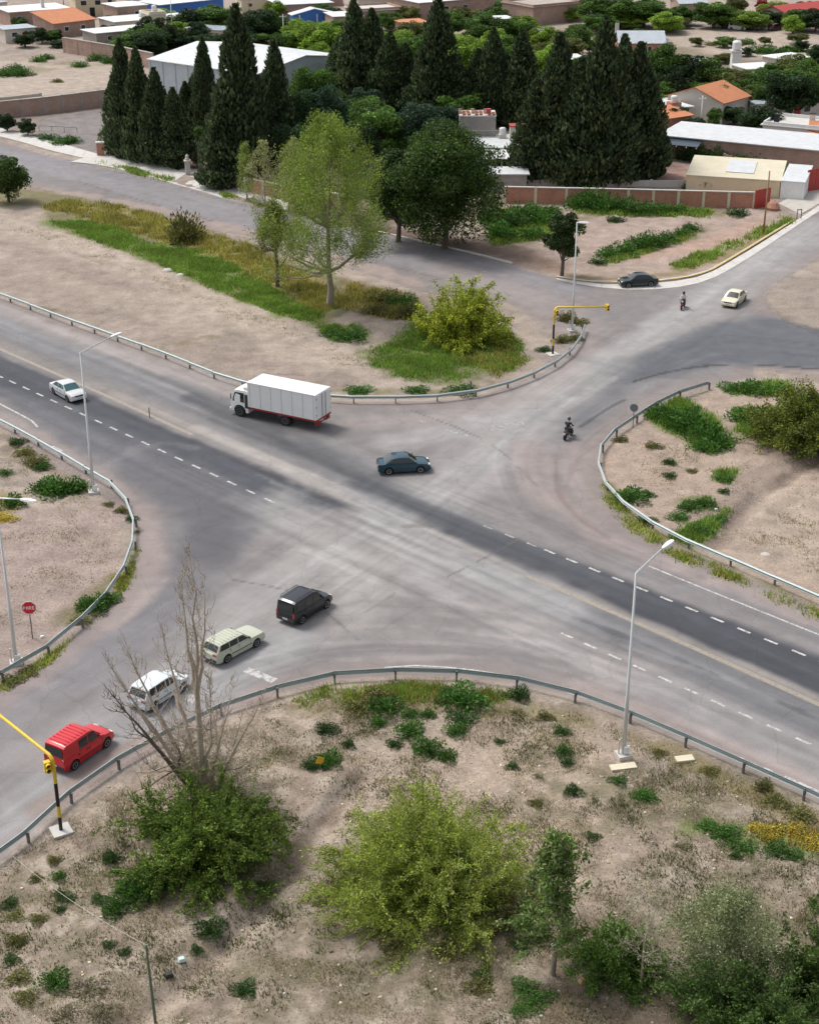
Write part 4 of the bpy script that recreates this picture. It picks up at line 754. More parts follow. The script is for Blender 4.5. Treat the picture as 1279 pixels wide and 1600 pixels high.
# ------------------------------------------------------------------ box truck
def truck():
    a, b = np.array(G(452, 666)), np.array(G(371, 649)); d = (b - a) / np.linalg.norm(b - a); n = np.array([-d[1], d[0]]); n = n if n[1] > 0 else -n
    W = 2.3; wb = 4.1; mid = (a + b) / 2 + n * (W / 2 - .1); root = empty('box_truck', (mid[0], mid[1], 0), math.atan2(d[1], d[0]), 'white box truck with dark red chassis skirt heading left past the curved guardrail', 'truck', 'vehicles on the crossing'); root.scale = (1.15, 1.06, 1.04)
    wp = plain((.80, .80, .78), .45, 0, .05, 1.2, coat=.2, name='truck_white'); fx, rx = 2.05, -2.05
    # cab
    cabp = [(1.28, 2.30), (1.5, 2.42), (2.35, 2.40), (2.62, 2.25), (2.86, 1.35), (2.92, .75)]
    zt = lambda x: np.interp(x, *zip(*cabp))
    def zb(x):
        q = .56 ** 2 - (x - fx) ** 2; return max(.42, .48 + math.sqrt(q)) if q > 0 else .42
    cw = lambda x, z: 1.06 * (1 - .08 * max(0, (z - 1.3) / 1.1)) * (1 - .06 * max(0, (x - 2.4) / .5))
    X = sorted(set(list(np.linspace(1.28, 2.92, 22)) + [fx + s * .56 * q for s in (-1, 1) for q in (1, .95, .8, .5)]))
    link('cab', loft('cab', [x for x in X if x <= 2.92], zb, zt, cw, wp, .08, 6, 8), root)
    V = []
    for x, z in ((2.64, 2.20), (2.86, 1.34)):
        for k in range(7): V.append((x + .035 - .05 * abs(k / 3 - 1) ** 3, (-1 + k / 3) * .93, z))
    MB().add(V, [(k, k + 1, k + 8, k + 7) for k in range(6)]).obj('windscreen', M['glass'], root)
    for s in (-1, 1):
        V = [(x, s * (cw(x, z) + .012), z) for x, z in ((1.62, 1.30), (1.66, 2.12), (2.48, 2.12), (2.70, 1.46), (2.68, 1.30))]
        MB().add(V + [(v[0], v[1] - s * .03, v[2]) for v in V], [(0, 1, 2, 3, 4), (9, 8, 7, 6, 5), (0, 5, 6, 1), (1, 6, 7, 2), (2, 7, 8, 3), (3, 8, 9, 4), (4, 9, 5, 0)]).obj('side_window', M['glass'], root)
        MB().box((0, 0, 0), (.06, .07, .46)).obj('mirror', M['trim'], root, (2.72, s * 1.22, 1.75), bevel=.015); MB().box((0, 0, 0), (.12, .34, .2)).obj('headlight', M['lamp'], root, (2.90, s * .75, .72), bevel=.02)
        wheel(root, fx, s * 1.0, .46, s, .26, 'galvd', .58)
        wheel(root, rx, s * 1.02, .46, s, .26, 'galvd', .58); wheel(root, rx, s * .72, .46, s, .26, 'galvd', .58)
        MB().box((0, 0, 0), (5.9, .05, .15)).obj('side_skirt', plain((.30, .02, .025), .5, 0, .15, 2, name='dark_red_paint'), root, (-1.85, s * 1.13, .98)); MB().box((0, 0, 0), (.1, .3, .14)).obj('tail_light', M['rlamp'], root, (-4.78, s * .85, .78))
        MB().box((0, 0, 0), (7.0, .09, .2)).obj('chassis_rail', M['dark'], root, (-1.2, s * .42, .78))
        MB().box((0, 0, 0), (2.0, .06, .42)).obj('side_guard', M['dark'], root, (-.35, s * 1.05, .68)); MB().box((0, 0, 0), (1.6, .06, .36)).obj('side_guard', M['dark'], root, (-3.75, s * 1.05, .72))
        MB().box((0, 0, 0), (1.0, .4, .4)).obj('fuel_tank', M['galvd'], root, (.2, s * .8, .68), bevel=.05)
        MB().box((0, 0, 0), (1.1, .3, .05)).obj('mudguard', M['trim'], root, (rx, s * .98, 1.0)); MB().box((0, 0, 0), (.4, .05, 1.2)).obj('cab_vent', M['trim'], root, (1.35, s * 1.065, 1.45))
    L, bz0, bz1, bw = 6.05, 1.06, 3.28, 1.17; x0 = -4.83
    MB().box((0, 0, (bz0 + bz1) / 2), (L, bw * 2, bz1 - bz0)).obj('cargo_box', wp, root, (x0 + L / 2, 0, 0), bevel=.03)
    for s in (-1, 1):
        for k in range(7): MB().box((0, 0, 0), (.05, .02, bz1 - bz0 - .12)).obj('side_rib', plain((.62, .62, .60), .5, 0, .08, 3), root, (x0 + .2 + k * .94, s * (bw + .008), (bz0 + bz1) / 2))
        MB().box((0, 0, 0), (L + .02, .04, .07)).obj('top_trim', M['white'], root, (x0 + L / 2, s * (bw + .01), bz1 - .04))
        d_ = MB().box((0, 0, 0), (.04, 1.08, 2.05)).obj('rear_door', wp, root, (x0 - .02, s * .565, (bz0 + bz1) / 2)); MB().tube([(-.04, -s * .3, -1.0), (-.04, -s * .3, 1.0)], .02, 6).obj('door_bar', M['galvd'], d_)
        for z in (1.5, 2.2, 2.9): MB().box((0, 0, 0), (.05, .1, .06)).obj('hinge', M['galvd'], root, (x0 - .03, s * 1.1, z))
    MB().box((0, 0, 0), (.1, 2.2, .16)).obj('rear_bumper', plain((.34, .02, .025), .5, 0, .15, 2), root, (x0 + .1, 0, .62)); MB().box((0, 0, 0), (.08, 2.3, .12)).obj('rear_sill', plain((.42, .02, .025), .5, 0, .15, 2), root, (x0 + .02, 0, .98))
    MB().box((0, 0, 0), (.14, 2.1, .3)).obj('front_bumper', wp, root, (2.93, 0, .52), bevel=.05); MB().box((0, 0, 0), (.04, 1.3, .2)).obj('grille', M['trim'], root, (2.93, 0, 1.05)); MB().box((0, 0, 0), (.5, 1.7, .25), .3).obj('roof_deflector', wp, root, (1.75, 0, 2.5), bevel=.04)
    MB().box((0, 0, 0), (.02, .5, .14)).obj('licence_plate', M['plate'], root, (x0 + .03, 0, .62))
truck()

# ------------------------------------------------------------------ motorcycles and riders
def moto(px, headpx, c, label, plabel, shirt, trousers, helmet, plate):
    p = GG(*px); q = G(*headpx); ang = math.atan2(q[1] - p.y, q[0] - p.x); p.z = 0
    root = empty('motorcycle', p, ang, label, 'motorcycle', 'motorcycles being ridden')
    for x in (-.62, .64):
        wr = empty('wheel', (x, 0, .30)); wr.parent = root
        MB().lathe([(.235, -.05), (.29, -.05), (.30, 0), (.29, .05), (.235, .05)], 22, axis='y').obj('tyre', M['tyre'], wr); MB().lathe([(.235, -.02), (.235, .02)], 16, axis='y').obj('rim', M['galvd'], wr)
    pm = paint(c)
    MB().tube([(.64, 0, .30), (.50, 0, .62), (.36, 0, .95)], [.045, .05, .05], 6).obj('fork', M['galvd'], root); MB().tube([(-.62, 0, .30), (-.1, 0, .42), (.36, 0, .80)], [.05, .09, .06], 6).obj('frame', M['trim'], root)
    MB().box((0, 0, 0), (.36, .26, .3), .1).obj('engine', M['galvd'], root, (.02, 0, .42), bevel=.04); MB().box((0, 0, 0), (.42, .26, .2), .1).obj('fuel_tank', pm, root, (.16, 0, .80), bevel=.07)
    MB().box((0, 0, 0), (.66, .24, .09)).obj('seat', M['trim'], root, (-.32, 0, .80), bevel=.03); MB().tube([(.36, -.34, 1.02), (.38, 0, .98), (.36, .34, 1.02)], .018, 6).obj('handlebar', M['trim'], root)
    MB().box((0, 0, 0), (.14, .18, .18)).obj('headlight', M['lamp'], root, (.50, 0, .90), bevel=.05); MB().box((0, 0, 0), (.44, .12, .05)).obj('front_mudguard', pm, root, (.64, 0, .63), bevel=.015)
    MB().box((0, 0, 0), (.3, .2, .12)).obj('tail', pm, root, (-.66, 0, .78), bevel=.03); MB().box((0, 0, 0), (.03, .2, .15)).obj('licence_plate', M['white'] if plate else M['plate'], root, (-.82, 0, .62)); MB().box((0, 0, 0), (.04, .14, .07)).obj('tail_light', M['rlamp'], root, (-.82, 0, .78))
    MB().tube([(.05, -.14, .35), (-.6, -.17, .36)], .045, 8).obj('exhaust', M['rim'], root)
    # rider, one continuous skinned body
    pr = empty('person', p, ang, plabel, 'person', 'motorcycle riders')
    def skin(name, verts, edges, rad, mat, par, sub=1):
        me = bpy.data.meshes.new(name); me.from_pydata(verts, edges, []); me.materials.append(mat); o = link(name, me, par)
        m1 = o.modifiers.new('skin', 'SKIN')
        for i, r_ in enumerate(rad): me.skin_vertices[0].data[i].radius = r_ if hasattr(r_, '__len__') else (r_, r_)
        me.skin_vertices[0].data[0].use_root = True
        m1.use_smooth_shade = True; m2 = o.modifiers.new('sub', 'SUBSURF'); m2.levels = m2.render_levels = sub; return o
    V = [(-.22, 0, .92), (-.16, 0, 1.15), (-.06, 0, 1.42), (-.02, 0, 1.52), (.03, 0, 1.66), (.05, 0, 1.78)]; E_ = [(0, 1), (1, 2), (2, 3), (3, 4), (4, 5)]; R_ = [(.14, .12), (.13, .12), (.15, .11), .06, .09, .08]
    for s in (-1, 1):
        k = len(V); V += [(-.05, s * .19, 1.40), (.08, s * .30, 1.18), (.33, s * .33, 1.06), (.40, s * .31, 1.03)]; E_ += [(2, k), (k, k + 1), (k + 1, k + 2), (k + 2, k + 3)]; R_ += [.065, .05, .036, .04]
        k = len(V); V += [(-.18, s * .11, .88), (.18, s * .20, .78), (.02, s * .19, .36), (.14, s * .19, .30)]; E_ += [(0, k), (k, k + 1), (k + 1, k + 2), (k + 2, k + 3)]; R_ += [.10, .07, .05, .04]
    skin('body', V, E_, R_, plain((.35, .19, .13), .6, 0, .05, 5, name='skin'), pr)
    V = [(-.22, 0, .95), (-.16, 0, 1.15), (-.06, 0, 1.40), (-.04, 0, 1.47)]; E_ = [(0, 1), (1, 2), (2, 3)]; R_ = [(.17, .15), (.16, .15), (.18, .14), .09]
    for s in (-1, 1): k = len(V); V += [(-.05, s * .21, 1.40), (.08, s * .31, 1.18), (.22, s * .325, 1.11)]; E_ += [(2, k), (k, k + 1), (k + 1, k + 2)]; R_ += [.085, .07, .06]
    skin('shirt', V, E_, R_, shirt, pr)
    V = [(-.22, 0, .92)]; E_ = []; R_ = [(.17, .15)]
    for s in (-1, 1): k = len(V); V += [(-.16, s * .12, .88), (.18, s * .20, .80), (.04, s * .19, .40)]; E_ += [(0, k), (k, k + 1), (k + 1, k + 2)]; R_ += [.12, .09, .065]
    skin('trousers', V, E_, R_, trousers, pr)
    MB().lathe([(.05, -.13), (.12, -.10), (.145, 0), (.125, .09), (.06, .145), (.01, .15)], 16, (.04, 0, 1.75)).obj('helmet' if helmet else 'hair', helmet or plain((.02, .015, .01), .8), pr, smooth=True)
    if helmet: MB().box((0, 0, 0), (.04, .2, .08)).obj('visor', M['glass'], pr, (.17, 0, 1.74), bevel=.01)
    for s in (-1, 1): MB().box((0, 0, 0), (.27, .1, .09)).obj('shoe', M['trim'], pr, (.12, s * .19, .29), bevel=.03)
moto((1066, 482), (1050, 500), (.35, .02, .02), 'red motorcycle coming down the far road beside the cream sedan', 'rider in a white shirt on the red motorcycle near the parked sedan', plain((.68, .68, .70), .8), plain((.03, .04, .07), .8), None, False)
moto((887, 684), (925, 655), (.02, .02, .022), 'black motorcycle at the edge of the central crossing heading up right', 'rider in dark clothes and dark helmet on the black motorcycle', plain((.015, .015, .017), .8), plain((.015, .015, .02), .8), paint((.012, .012, .014)), True)

# ------------------------------------------------------------------ buildings and walls
def wallbox(root, name, a, b, z0, z1, t, mat, loc=(0, 0)):
    a, b = np.array(a, float), np.array(b, float); c = (a + b) / 2; L = np.linalg.norm(b - a)
    return MB().box((0, 0, 0), (L, t, z1 - z0)).obj(name, mat, root, (c[0], c[1], (z0 + z1) / 2), rz=math.atan2(b[1] - a[1], b[0] - a[0]))
def house(A, B, depth, h, wall, roof, label, rtype='flat', cat='house', wins=(), doors=(), name='house', rise=1.2, over=.35, group=None, world=None, parapet=False):
    a, b = (np.array(G(*A)), np.array(G(*B))) if world is None else world
    d = b - a; L = np.linalg.norm(d); ang = math.atan2(d[1], d[0]); m = (a + b) / 2; root = empty(name, (m[0], m[1], 0), ang, label, cat, group); hx = L / 2; t = .25; D = depth
    wm = M[wall] if isinstance(wall, str) else wall; rm_ = M[roof] if isinstance(roof, str) else roof
    wallbox(root, 'wall', (-hx, t / 2), (hx, t / 2), -.3, h, t, wm); wallbox(root, 'wall', (-hx, D - t / 2), (hx, D - t / 2), -.3, h, t, wm)
    for s in (-1, 1):
        o = wallbox(root, 'wall', (s * (hx - t / 2), t), (s * (hx - t / 2), D - t), -.3, h, t, wm)
    th = .14
    if rtype == 'flat':
        rr = MB().box((0, 0, 0), (L + over * 2, D + over * 2, th)).obj('roof', rm_, root, (0, D / 2, h + th / 2 + .005)); rr.rotation_euler.x = math.radians(-1.0) * 0
        if parapet:
            for (p, q) in (((-hx, .1), (hx, .1)), ((-hx, D - .1), (hx, D - .1))): wallbox(root, 'parapet', p, q, h + .16, h + .6, .2, wm)
            for s in (-1, 1): wallbox(root, 'parapet', (s * (hx - .1), .2), (s * (hx - .1), D - .2), h + .16, h + .6, .2, wm)
    elif rtype == 'shed':
        MB().add([(-hx - over, -over, h), (hx + over, -over, h), (hx + over, D + over, h + rise), (-hx - over, D + over, h + rise), (-hx - over, -over, h + th), (hx + over, -over, h + th), (hx + over, D + over, h + rise + th), (-hx - over, D + over, h + rise + th)],
            [(3, 2, 1, 0), (4, 5, 6, 7), (0, 1, 5, 4), (1, 2, 6, 5), (2, 3, 7, 6), (3, 0, 4, 7)]).obj('roof', rm_, root)
        wallbox(root, 'wall', (-hx, D - t / 2), (hx, D - t / 2), h, h + rise * .97, t, wm)
        for s in (-1, 1): MB().add([(s * hx, .1, h - .01), (s * hx, D, h - .01), (s * hx, D, h + rise * .95), (s * (hx - t), .1, h - .01), (s * (hx - t), D, h - .01), (s * (hx - t), D, h + rise * .95)], [(0, 1, 2), (5, 4, 3), (0, 3, 4, 1), (1, 4, 5, 2), (2, 5, 3, 0)]).obj('gable_wall', wm, root)
    else:
        along = rtype == 'gablex'
        for s in (-1, 1):
            if along: P = [(-hx - over, D / 2, h + rise), (hx + over, D / 2, h + rise), (hx + over, D / 2 + s * (D / 2 + over), h - over * rise / D * 2), (-hx - over, D / 2 + s * (D / 2 + over), h - over * rise / D * 2)]
            else: P = [(0, -over, h + rise), (0, D + over, h + rise), (s * (hx + over), D + over, h - over * rise / hx), (s * (hx + over), -over, h - over * rise / hx)]
            MB().add([(p[0], p[1], p[2] + .01) for p in P] + [(p[0], p[1], p[2] + th) for p in P], [(0, 1, 2, 3), (7, 6, 5, 4), (0, 4, 5, 1), (1, 5, 6, 2), (2, 6, 7, 3), (3, 7, 4, 0)]).obj('roof', rm_, root)
            if along: P = [(s * hx, 0, h), (s * hx, D, h), (s * hx, D / 2, h + rise - .02)]; o = (-s * t, 0, 0)
            else: y = 0 if s < 0 else D; P = [(-hx, y, h), (hx, y, h), (0, y, h + rise - .02)]; o = (0, t if s < 0 else -t, 0)
            MB().add(P + [(p[0] + o[0], p[1] + o[1], p[2]) for p in P], [(0, 1, 2), (5, 4, 3), (0, 3, 4, 1), (1, 4, 5, 2), (2, 5, 3, 0)]).obj('gable_wall', wm, root)
    for (f, u, z, w_, hh) in wins:
        if f == 'f': c = (u * hx, -.02, z); r0 = 0
        elif f == 'l': c = (-hx - .02, u * D, z); r0 = math.pi / 2
        else: c = (hx + .02, u * D, z); r0 = math.pi / 2
        wd = MB().box((0, 0, 0), (w_, .1, hh)).obj('window', M['white'], root, c, rz=r0); MB().box((0, 0, 0), (w_ - .16, .14, hh - .16)).obj('pane', M['pane'], wd)
    for (f, u, w_, hh, mt) in doors:
        c, r0 = ((u * hx, -.03, hh / 2), 0) if f == 'f' else (((hx + .03), u * D, hh / 2), math.pi / 2)
        MB().box((0, 0, 0), (w_, .1, hh)).obj('door', M[mt], root, c, rz=r0)
    return root
def tank(root, x, y, z, r=.55, h=1.1, mat='white'):
    MB().lathe([(r, 0), (r, h * .8), (r * .8, h * .95), (r * .3, h)], 14, (x, y, z)).obj('water_tank', M[mat], root); MB().box((x, y, z - .3), (1.1, 1.1, .6)).obj('tank_base', M['plaster'], root)
def chim(root, x, y, z, mat='brickp', h=1.2): MB().box((x, y, z + h / 2), (.7, .7, h)).obj('chimney', M[mat], root); MB().box((x, y, z + h + .05), (.85, .85, .12)).obj('chimney_cap', M['dark'], root)

# the white metal hall behind the cypresses
pa, pb, pc = (np.array(G(*q, 7)) for q in ((232, 93), (400, 117), (517, 87)))
hl = house(None, None, 24.5, 7, 'hallw', 'roofw', 'large pale blue metal hall with white roof behind the cypresses', 'gablex', 'hall', [('f', .55, 5.2, 1.6, .9)], [('f', -.15, 4.2, 4.0, 'roofg')], 'metal_hall', 1.6, .25, world=(pa, pb))
for k in range(9):
    for s, nm in ((1, 'wall_panel_joint'),): MB().box((-12.5 + k * 3.1, -.03, 3.5), (.1, .06, 7.0)).obj(nm, M['roofg'], hl)
h_ = house((120, 27), (183, 24), 9, 4.4, 'yplaster', 'concw', 'yellow two level house near the top left corner', parapet=True, wins=[('f', -.6, 3.2, 1.5, 1.2), ('f', .1, 3.2, 1.5, 1.2), ('f', .7, 3.2, 1.2, 1.2)], doors=[('f', -.2, 1.2, 2.1, 'dark')])
h_ = house((186, 44), (232, 40), 8, 4.6, 'brickp', 'roofw', 'bare brick house with thin white roof right of the yellow house', wins=[('f', .3, 3, 1.2, 1.0)]); h_ = house((86, 60), (150, 52), 8, 3.0, 'brickp', 'roofo', 'brick house with sloping orange tiled roof below the yellow house', 'shed', wins=[('f', -.4, 1.7, 1.2, 1), ('f', .4, 1.7, 1.2, 1)], rise=1.8)
h_ = house((18, 43), (112, 36), 11, 3.3, 'brickp', 'roofw', 'long brick house with wide white roof at the upper left', wins=[('f', -.7, 1.9, 1.2, 1), ('f', -.2, 1.9, 1.2, 1), ('f', .5, 1.9, 1.2, 1)]); chim(h_, 2, 4, 3.4, 'plaster', 2.2)
h_ = house((10, 68), (58, 64), 6, 2.8, 'plaster', 'roofg', 'low whitewashed shed left of the orange roofed house', doors=[('f', .3, 1.4, 2, 'redg')], wins=[('f', -.4, 1.7, 1.3, 1)])
h_ = house((-60, 36), (14, 26), 10, 3.4, 'plaster', 'roofg', 'grey roofed house cut by the top left corner'); h_ = house((152, 74), (236, 66), 7, 2.8, 'block', 'roofw', 'low grey block house with white roof above the hall', wins=[('f', .2, 1.7, 1.3, .9), ('f', -.5, 1.7, 1.2, .9)])
h_ = house((182, 57), (262, 50), 9, 3.0, 'plaster', 'roofw', 'white roofed house behind the low block house'); tank(h_, 2, 4, 3.6)
h_ = house((236, 62), (262, 60), 5, 5.2, 'cream', 'concw', 'narrow beige tower block with a tank left of the cypresses', parapet=True, wins=[('f', 0, 4, 1.2, 1.2)]); tank(h_, 0, 2, 5.9)
h_ = house((252, 33), (350, 22), 10, 3.6, 'blue', 'roofw', 'dark blue walled house with wide white roof, top left'); h_ = house((292, 62), (346, 66), 6, 2.4, 'plaster', 'roofg', 'low shed with pale greenish roof behind the hall')
h_ = house((262, 47), (296, 44), 6, 2.6, 'plaster', 'roofw', 'small white roofed annex right of the beige tower block')
h_ = house((438, 30), (520, 26), 12, 3.2, 'brickp', 'roofw', 'brick building with white roof behind the blue gabled shop'); h_ = house((458, 42), (524, 39), 3, 2.6, 'blue', 'roofw', 'bright blue fronted low building among the far trees', 'gabley', rise=1.2)
for k in (-.5, .1, .6): MB().box((k * 7, -.06, 1.4), (.25, .08, 2.4)).obj('front_stripe', M['white'], h_)
h_ = house((522, 48), (566, 46), 8, 3.0, 'brickp', 'roofw', 'brick house with white roof right of the blue building'); h_ = house((562, 42), (628, 38), 9, 3.4, 'brickp', 'concw', 'flat roofed brick house above the tall middle cypresses', parapet=True)
h_ = house((560, 22), (650, 18), 12, 3.6, 'plaster', 'roofw', 'pale house with white roof at the top centre'); h_ = house((655, 34), (772, 24), 15, 4.2, 'brickp', 'roofw', 'large brick store with bright white roof at the top centre', wins=[('f', -.3, 2.5, 1.5, 1.2), ('f', .2, 2.5, 1.5, 1.2)])
h_ = house((630, 56), (668, 54), 6, 2.6, 'brickp', 'roofo', 'small brick house with faded orange roof left of the big store'); h_ = house((775, 55), (800, 54), 5, 3.4, 'brickp', 'roofw', 'narrow brick house right of the big store')
h_ = house((832, 40), (912, 32), 12, 4.0, 'brickp', 'brickp', 'pink brick building at the top between the tree groups', parapet=True); h_ = house((836, 66), (862, 66), 5, 2.0, 'brickp', 'concw', 'low brick ruin below the pink brick building')
h_ = house((690, 8), (800, 0), 14, 4.0, 'plaster', 'roofw', 'long white roofed house crossing the top edge of the picture'); h_ = house((1225, 42), (1310, 32), 8, 3.0, 'brickp', 'redg', 'reddish roofed house in the top right corner', 'gablex')
h_ = house((890, 117), (914, 116), 6, 2.8, 'bricko', 'roofw', 'small red brick house with white roof seen between cypresses', wins=[('f', 0, 1.7, 1, 1)]); h_ = house((1222, 109), (1266, 104), 6, 1.8, 'plaster', 'roofw', 'low white roofed shed by the trees at the upper right')
h_ = house((1166, 124), (1214, 121), 6, 1.8, 'plaster', 'roofw', 'long low white roof left of the upper right shed'); h_ = house((1142, 107), (1156, 107), 2, 3.2, 'white', 'concw', 'slim white water tower hut at the upper right'); tank(h_, 0, 1, 3.6, .9, 1.6)
for i_, (a_, b_, d_, h__, w_, r__, t_, lb_) in enumerate([((924, 22), (975, 20), 8, 3.2, 'plaster', 'roofw', 'flat', 'white roofed house behind the bushes along the top edge, right of centre'), ((1060, 26), (1102, 25), 7, 3, 'brickp', 'roofg', 'gablex', 'brick house with grey roof behind the top right bushes'), ((378, 20), (430, 18), 8, 3.2, 'cream', 'roofw', 'flat', 'cream house with white roof among trees at the top, left of centre'), ((470, 12), (536, 8), 9, 3.4, 'brickp', 'roofw', 'flat', 'brick house with white roof on the top edge above the blue building'), ((560, 88), (592, 87), 6, 2.8, 'plaster', 'roofw', 'flat', 'small white roofed house hidden in the tree belt behind the middle grove'), ((634, 146), (664, 145), 6, 3, 'plaster', 'roofw', 'flat', 'white walled house glimpsed between the tall middle cypresses'), ((536, 198), (560, 197), 5, 3, 'white', 'roofw', 'flat', 'white walled corner of a house behind the pale green tree'), ((1075, 118), (1105, 118), 5, 2.4, 'plaster', 'roofw', 'flat', 'white shed roof among the trees above the orange gable'), ((812, 84), (850, 82), 6, 2.6, 'cream', 'roofo', 'flat', 'cream house with orange roof in the lime green tree belt'), ((1236, 172), (1279, 170), 6, 2.6, 'plaster', 'roofw', 'flat', 'pale house with white roof in the trees at the right edge')]):
    house(a_, b_, d_, h__, w_, r__, lb_, t_, wins=[('f', -.5, 1.8, 1.2, 1), ('f', .5, 1.8, 1.2, 1)])
# slate roofed house
h_ = house((966, 94), (1036, 94), 7, 3.4, 'bricko', 'roofg', 'red brick house with blue grey slate roof and white windows', 'gablex', wins=[('f', -.75, 1.9, .9, 1.8), ('f', -.1, 1.9, .9, 1.8), ('f', .35, 1.9, .9, 1.8), ('f', .8, 1.9, .9, 1.8)], rise=1.8); chim(h_, -4.6, 5, 3.6, 'plaster', 3.2); MB().box((5.2, 3, 1.8), (1.6, 6, 3.6)).obj('side_annex', M['block'], h_)
# orange tiled house: corner towards the camera
h_ = house((1126, 196), (1166, 184), 10.5, 3.6, 'plaster', 'roofo', 'house with bright orange gable roof and brick red end wall', 'gablex', rise=1.9, wins=[('f', .0, 2.0, 1.2, 1.0)]); hx = 0
h_ = house((1012, 200), (1078, 194), 9, 2.8, 'plaster', 'roofw', 'low white roofed house left of the orange gable'); tank(h_, 1.5, 1.5, 3.5); MB().box((1.5, 1.5, 3.1), (1.8, 1.8, .9)).obj('tank_room', M['bricko'], h_)
h_ = house((1020, 212), (1078, 203), 5, 2.3, 'bricko', 'roofo', 'low orange tiled lean-to below the orange gable house', 'shed', rise=.8)
h_ = house((1028, 243), (1340, 275), 11, 3.0, 'brickp', 'roofw', 'long low brick building with wide white roof behind the hedge')
MB().add([(-16, -2.6, 2.3), (-8.2, -2.6, 2.3), (-8.2, -.05, 2.75), (-16, -.05, 2.75), (-16, -2.6, 2.38), (-8.2, -2.6, 2.38), (-8.2, -.05, 2.83), (-16, -.05, 2.83)], [(3, 2, 1, 0), (4, 5, 6, 7), (0, 1, 5, 4), (1, 2, 6, 5), (2, 3, 7, 6), (3, 0, 4, 7)]).obj('glass_canopy', M['dglass'], h_)
for k in range(6): MB().box((-15.9 + k * 1.52, -1.3, 2.66), (.08, 2.6, .1)).obj('canopy_bar', M['galv'], h_).rotation_euler.x = .17
h_ = house((1188, 226), (1290, 236), 8, 3.0, 'white', 'concw', 'white walled house with parapets and dark chimneys at the right edge', parapet=True, wins=[('f', -.5, 2, .8, .8)]); chim(h_, -3.5, 2, 3.2, 'dark', 1.2); chim(h_, 1.5, 4, 3.2, 'plaster', 1.4)
h_ = house((1262, 235), (1320, 238), 4, 2.4, 'plaster', 'roofo', 'orange tiled low roof cut by the right edge', 'shed')
h_ = house((1180, 190), (1300, 186), 7, 2.8, 'plaster', 'roofg', 'grey house half hidden by trees above the white parapets', wins=[('f', -.2, 1.8, 1.2, 1), ('f', .3, 1.8, 1.2, 1)], doors=[('f', 0.05, 1.1, 2, 'redg')])
# yellow building with white sloping roof
h_ = house((1070, 298), (1216, 308), 8.5, 2.1, 'yplaster', 'cream', 'pale yellow building with sloping cream roof beside the red gate', 'shed', rise=.9, over=.1); MB().box((0, 0, 0), (3.8, 5.2, .06)).obj('roof_sheet', M['roofw'], h_, (.6, 4.6, 2.80)).rotation_euler.x = .105
h_ = house((1217, 309), (1254, 312), 8.0, 2.2, 'white', 'roofw', 'bright white walled garage block at the right end of the yellow building', 'shed', rise=.6, over=.05, cat='garage', name='garage')
# block tower house
h_ = house((737, 264), (812, 264), 9, 3.0, 'plaster', 'roofw', 'white roofed house with water tank below the grey block tower', doors=[('f', .3, 2, 2.2, 'dark')]); tank(h_, 1.2, 6.5, 3.7, .5, 1.0)
MB().box((3.4, 7, 4.0), (2.2, 2.0, 1.7)).obj('roof_room', M['plaster'], h_); MB().box((3.4, 7, 4.92), (2.4, 2.2, .14)).obj('roof_room_top', M['redg'], h_)
MB().add([(-3.2, -3.4, 2.1), (4.4, -3.4, 2.1), (4.4, .2, 2.95), (-3.2, .2, 2.95), (-3.2, -3.4, 2.2), (4.4, -3.4, 2.2), (4.4, .2, 3.05), (-3.2, .2, 3.05)], [(3, 2, 1, 0), (4, 5, 6, 7), (0, 1, 5, 4), (1, 2, 6, 5), (2, 3, 7, 6), (3, 0, 4, 7)]).obj('porch_roof', M['white'], h_)
for k in (-3.0, .6, 4.2): MB().box((k, -3.2, 1.0), (.15, .15, 2.2)).obj('porch_post', M['plaster'], h_)
t_ = house((717, 246), (773, 246), 4.5, 6.0, 'block', 'concw', 'unfinished grey concrete block tower with orange bricks stacked on top', cat='tower', name='block_tower', over=.05)
BR = MB().box((0, 0, 0), (.5, .24, .24)).mesh('brick', M['bricko'])
for k in range(26): o = link('brick', BR, t_, (-2.6 + (k % 9) * .62 + rnd.uniform(-.05, .05), .4 + (k // 9) * 1.2 + rnd.uniform(-.1, .1), 6.3 + .24 * (k % 3 == 0)), rnd.uniform(-.2, .2))
for z in (2, 4): MB().box((0, -.02, z), (6.0, .06, .16)).obj('ring_beam', M['conc'], t_)
MB().box((1.6, .5, 6.75), (.7, .5, .7)).obj('brick_pile', plain((.6, .08, .10), .7, 0, .2, 3), t_)
h_ = house((764, 300), (822, 300), 4, 2.4, 'block', 'roofw', 'grey garden shed with white roof behind the brick perimeter wall', cat='shed', name='shed')

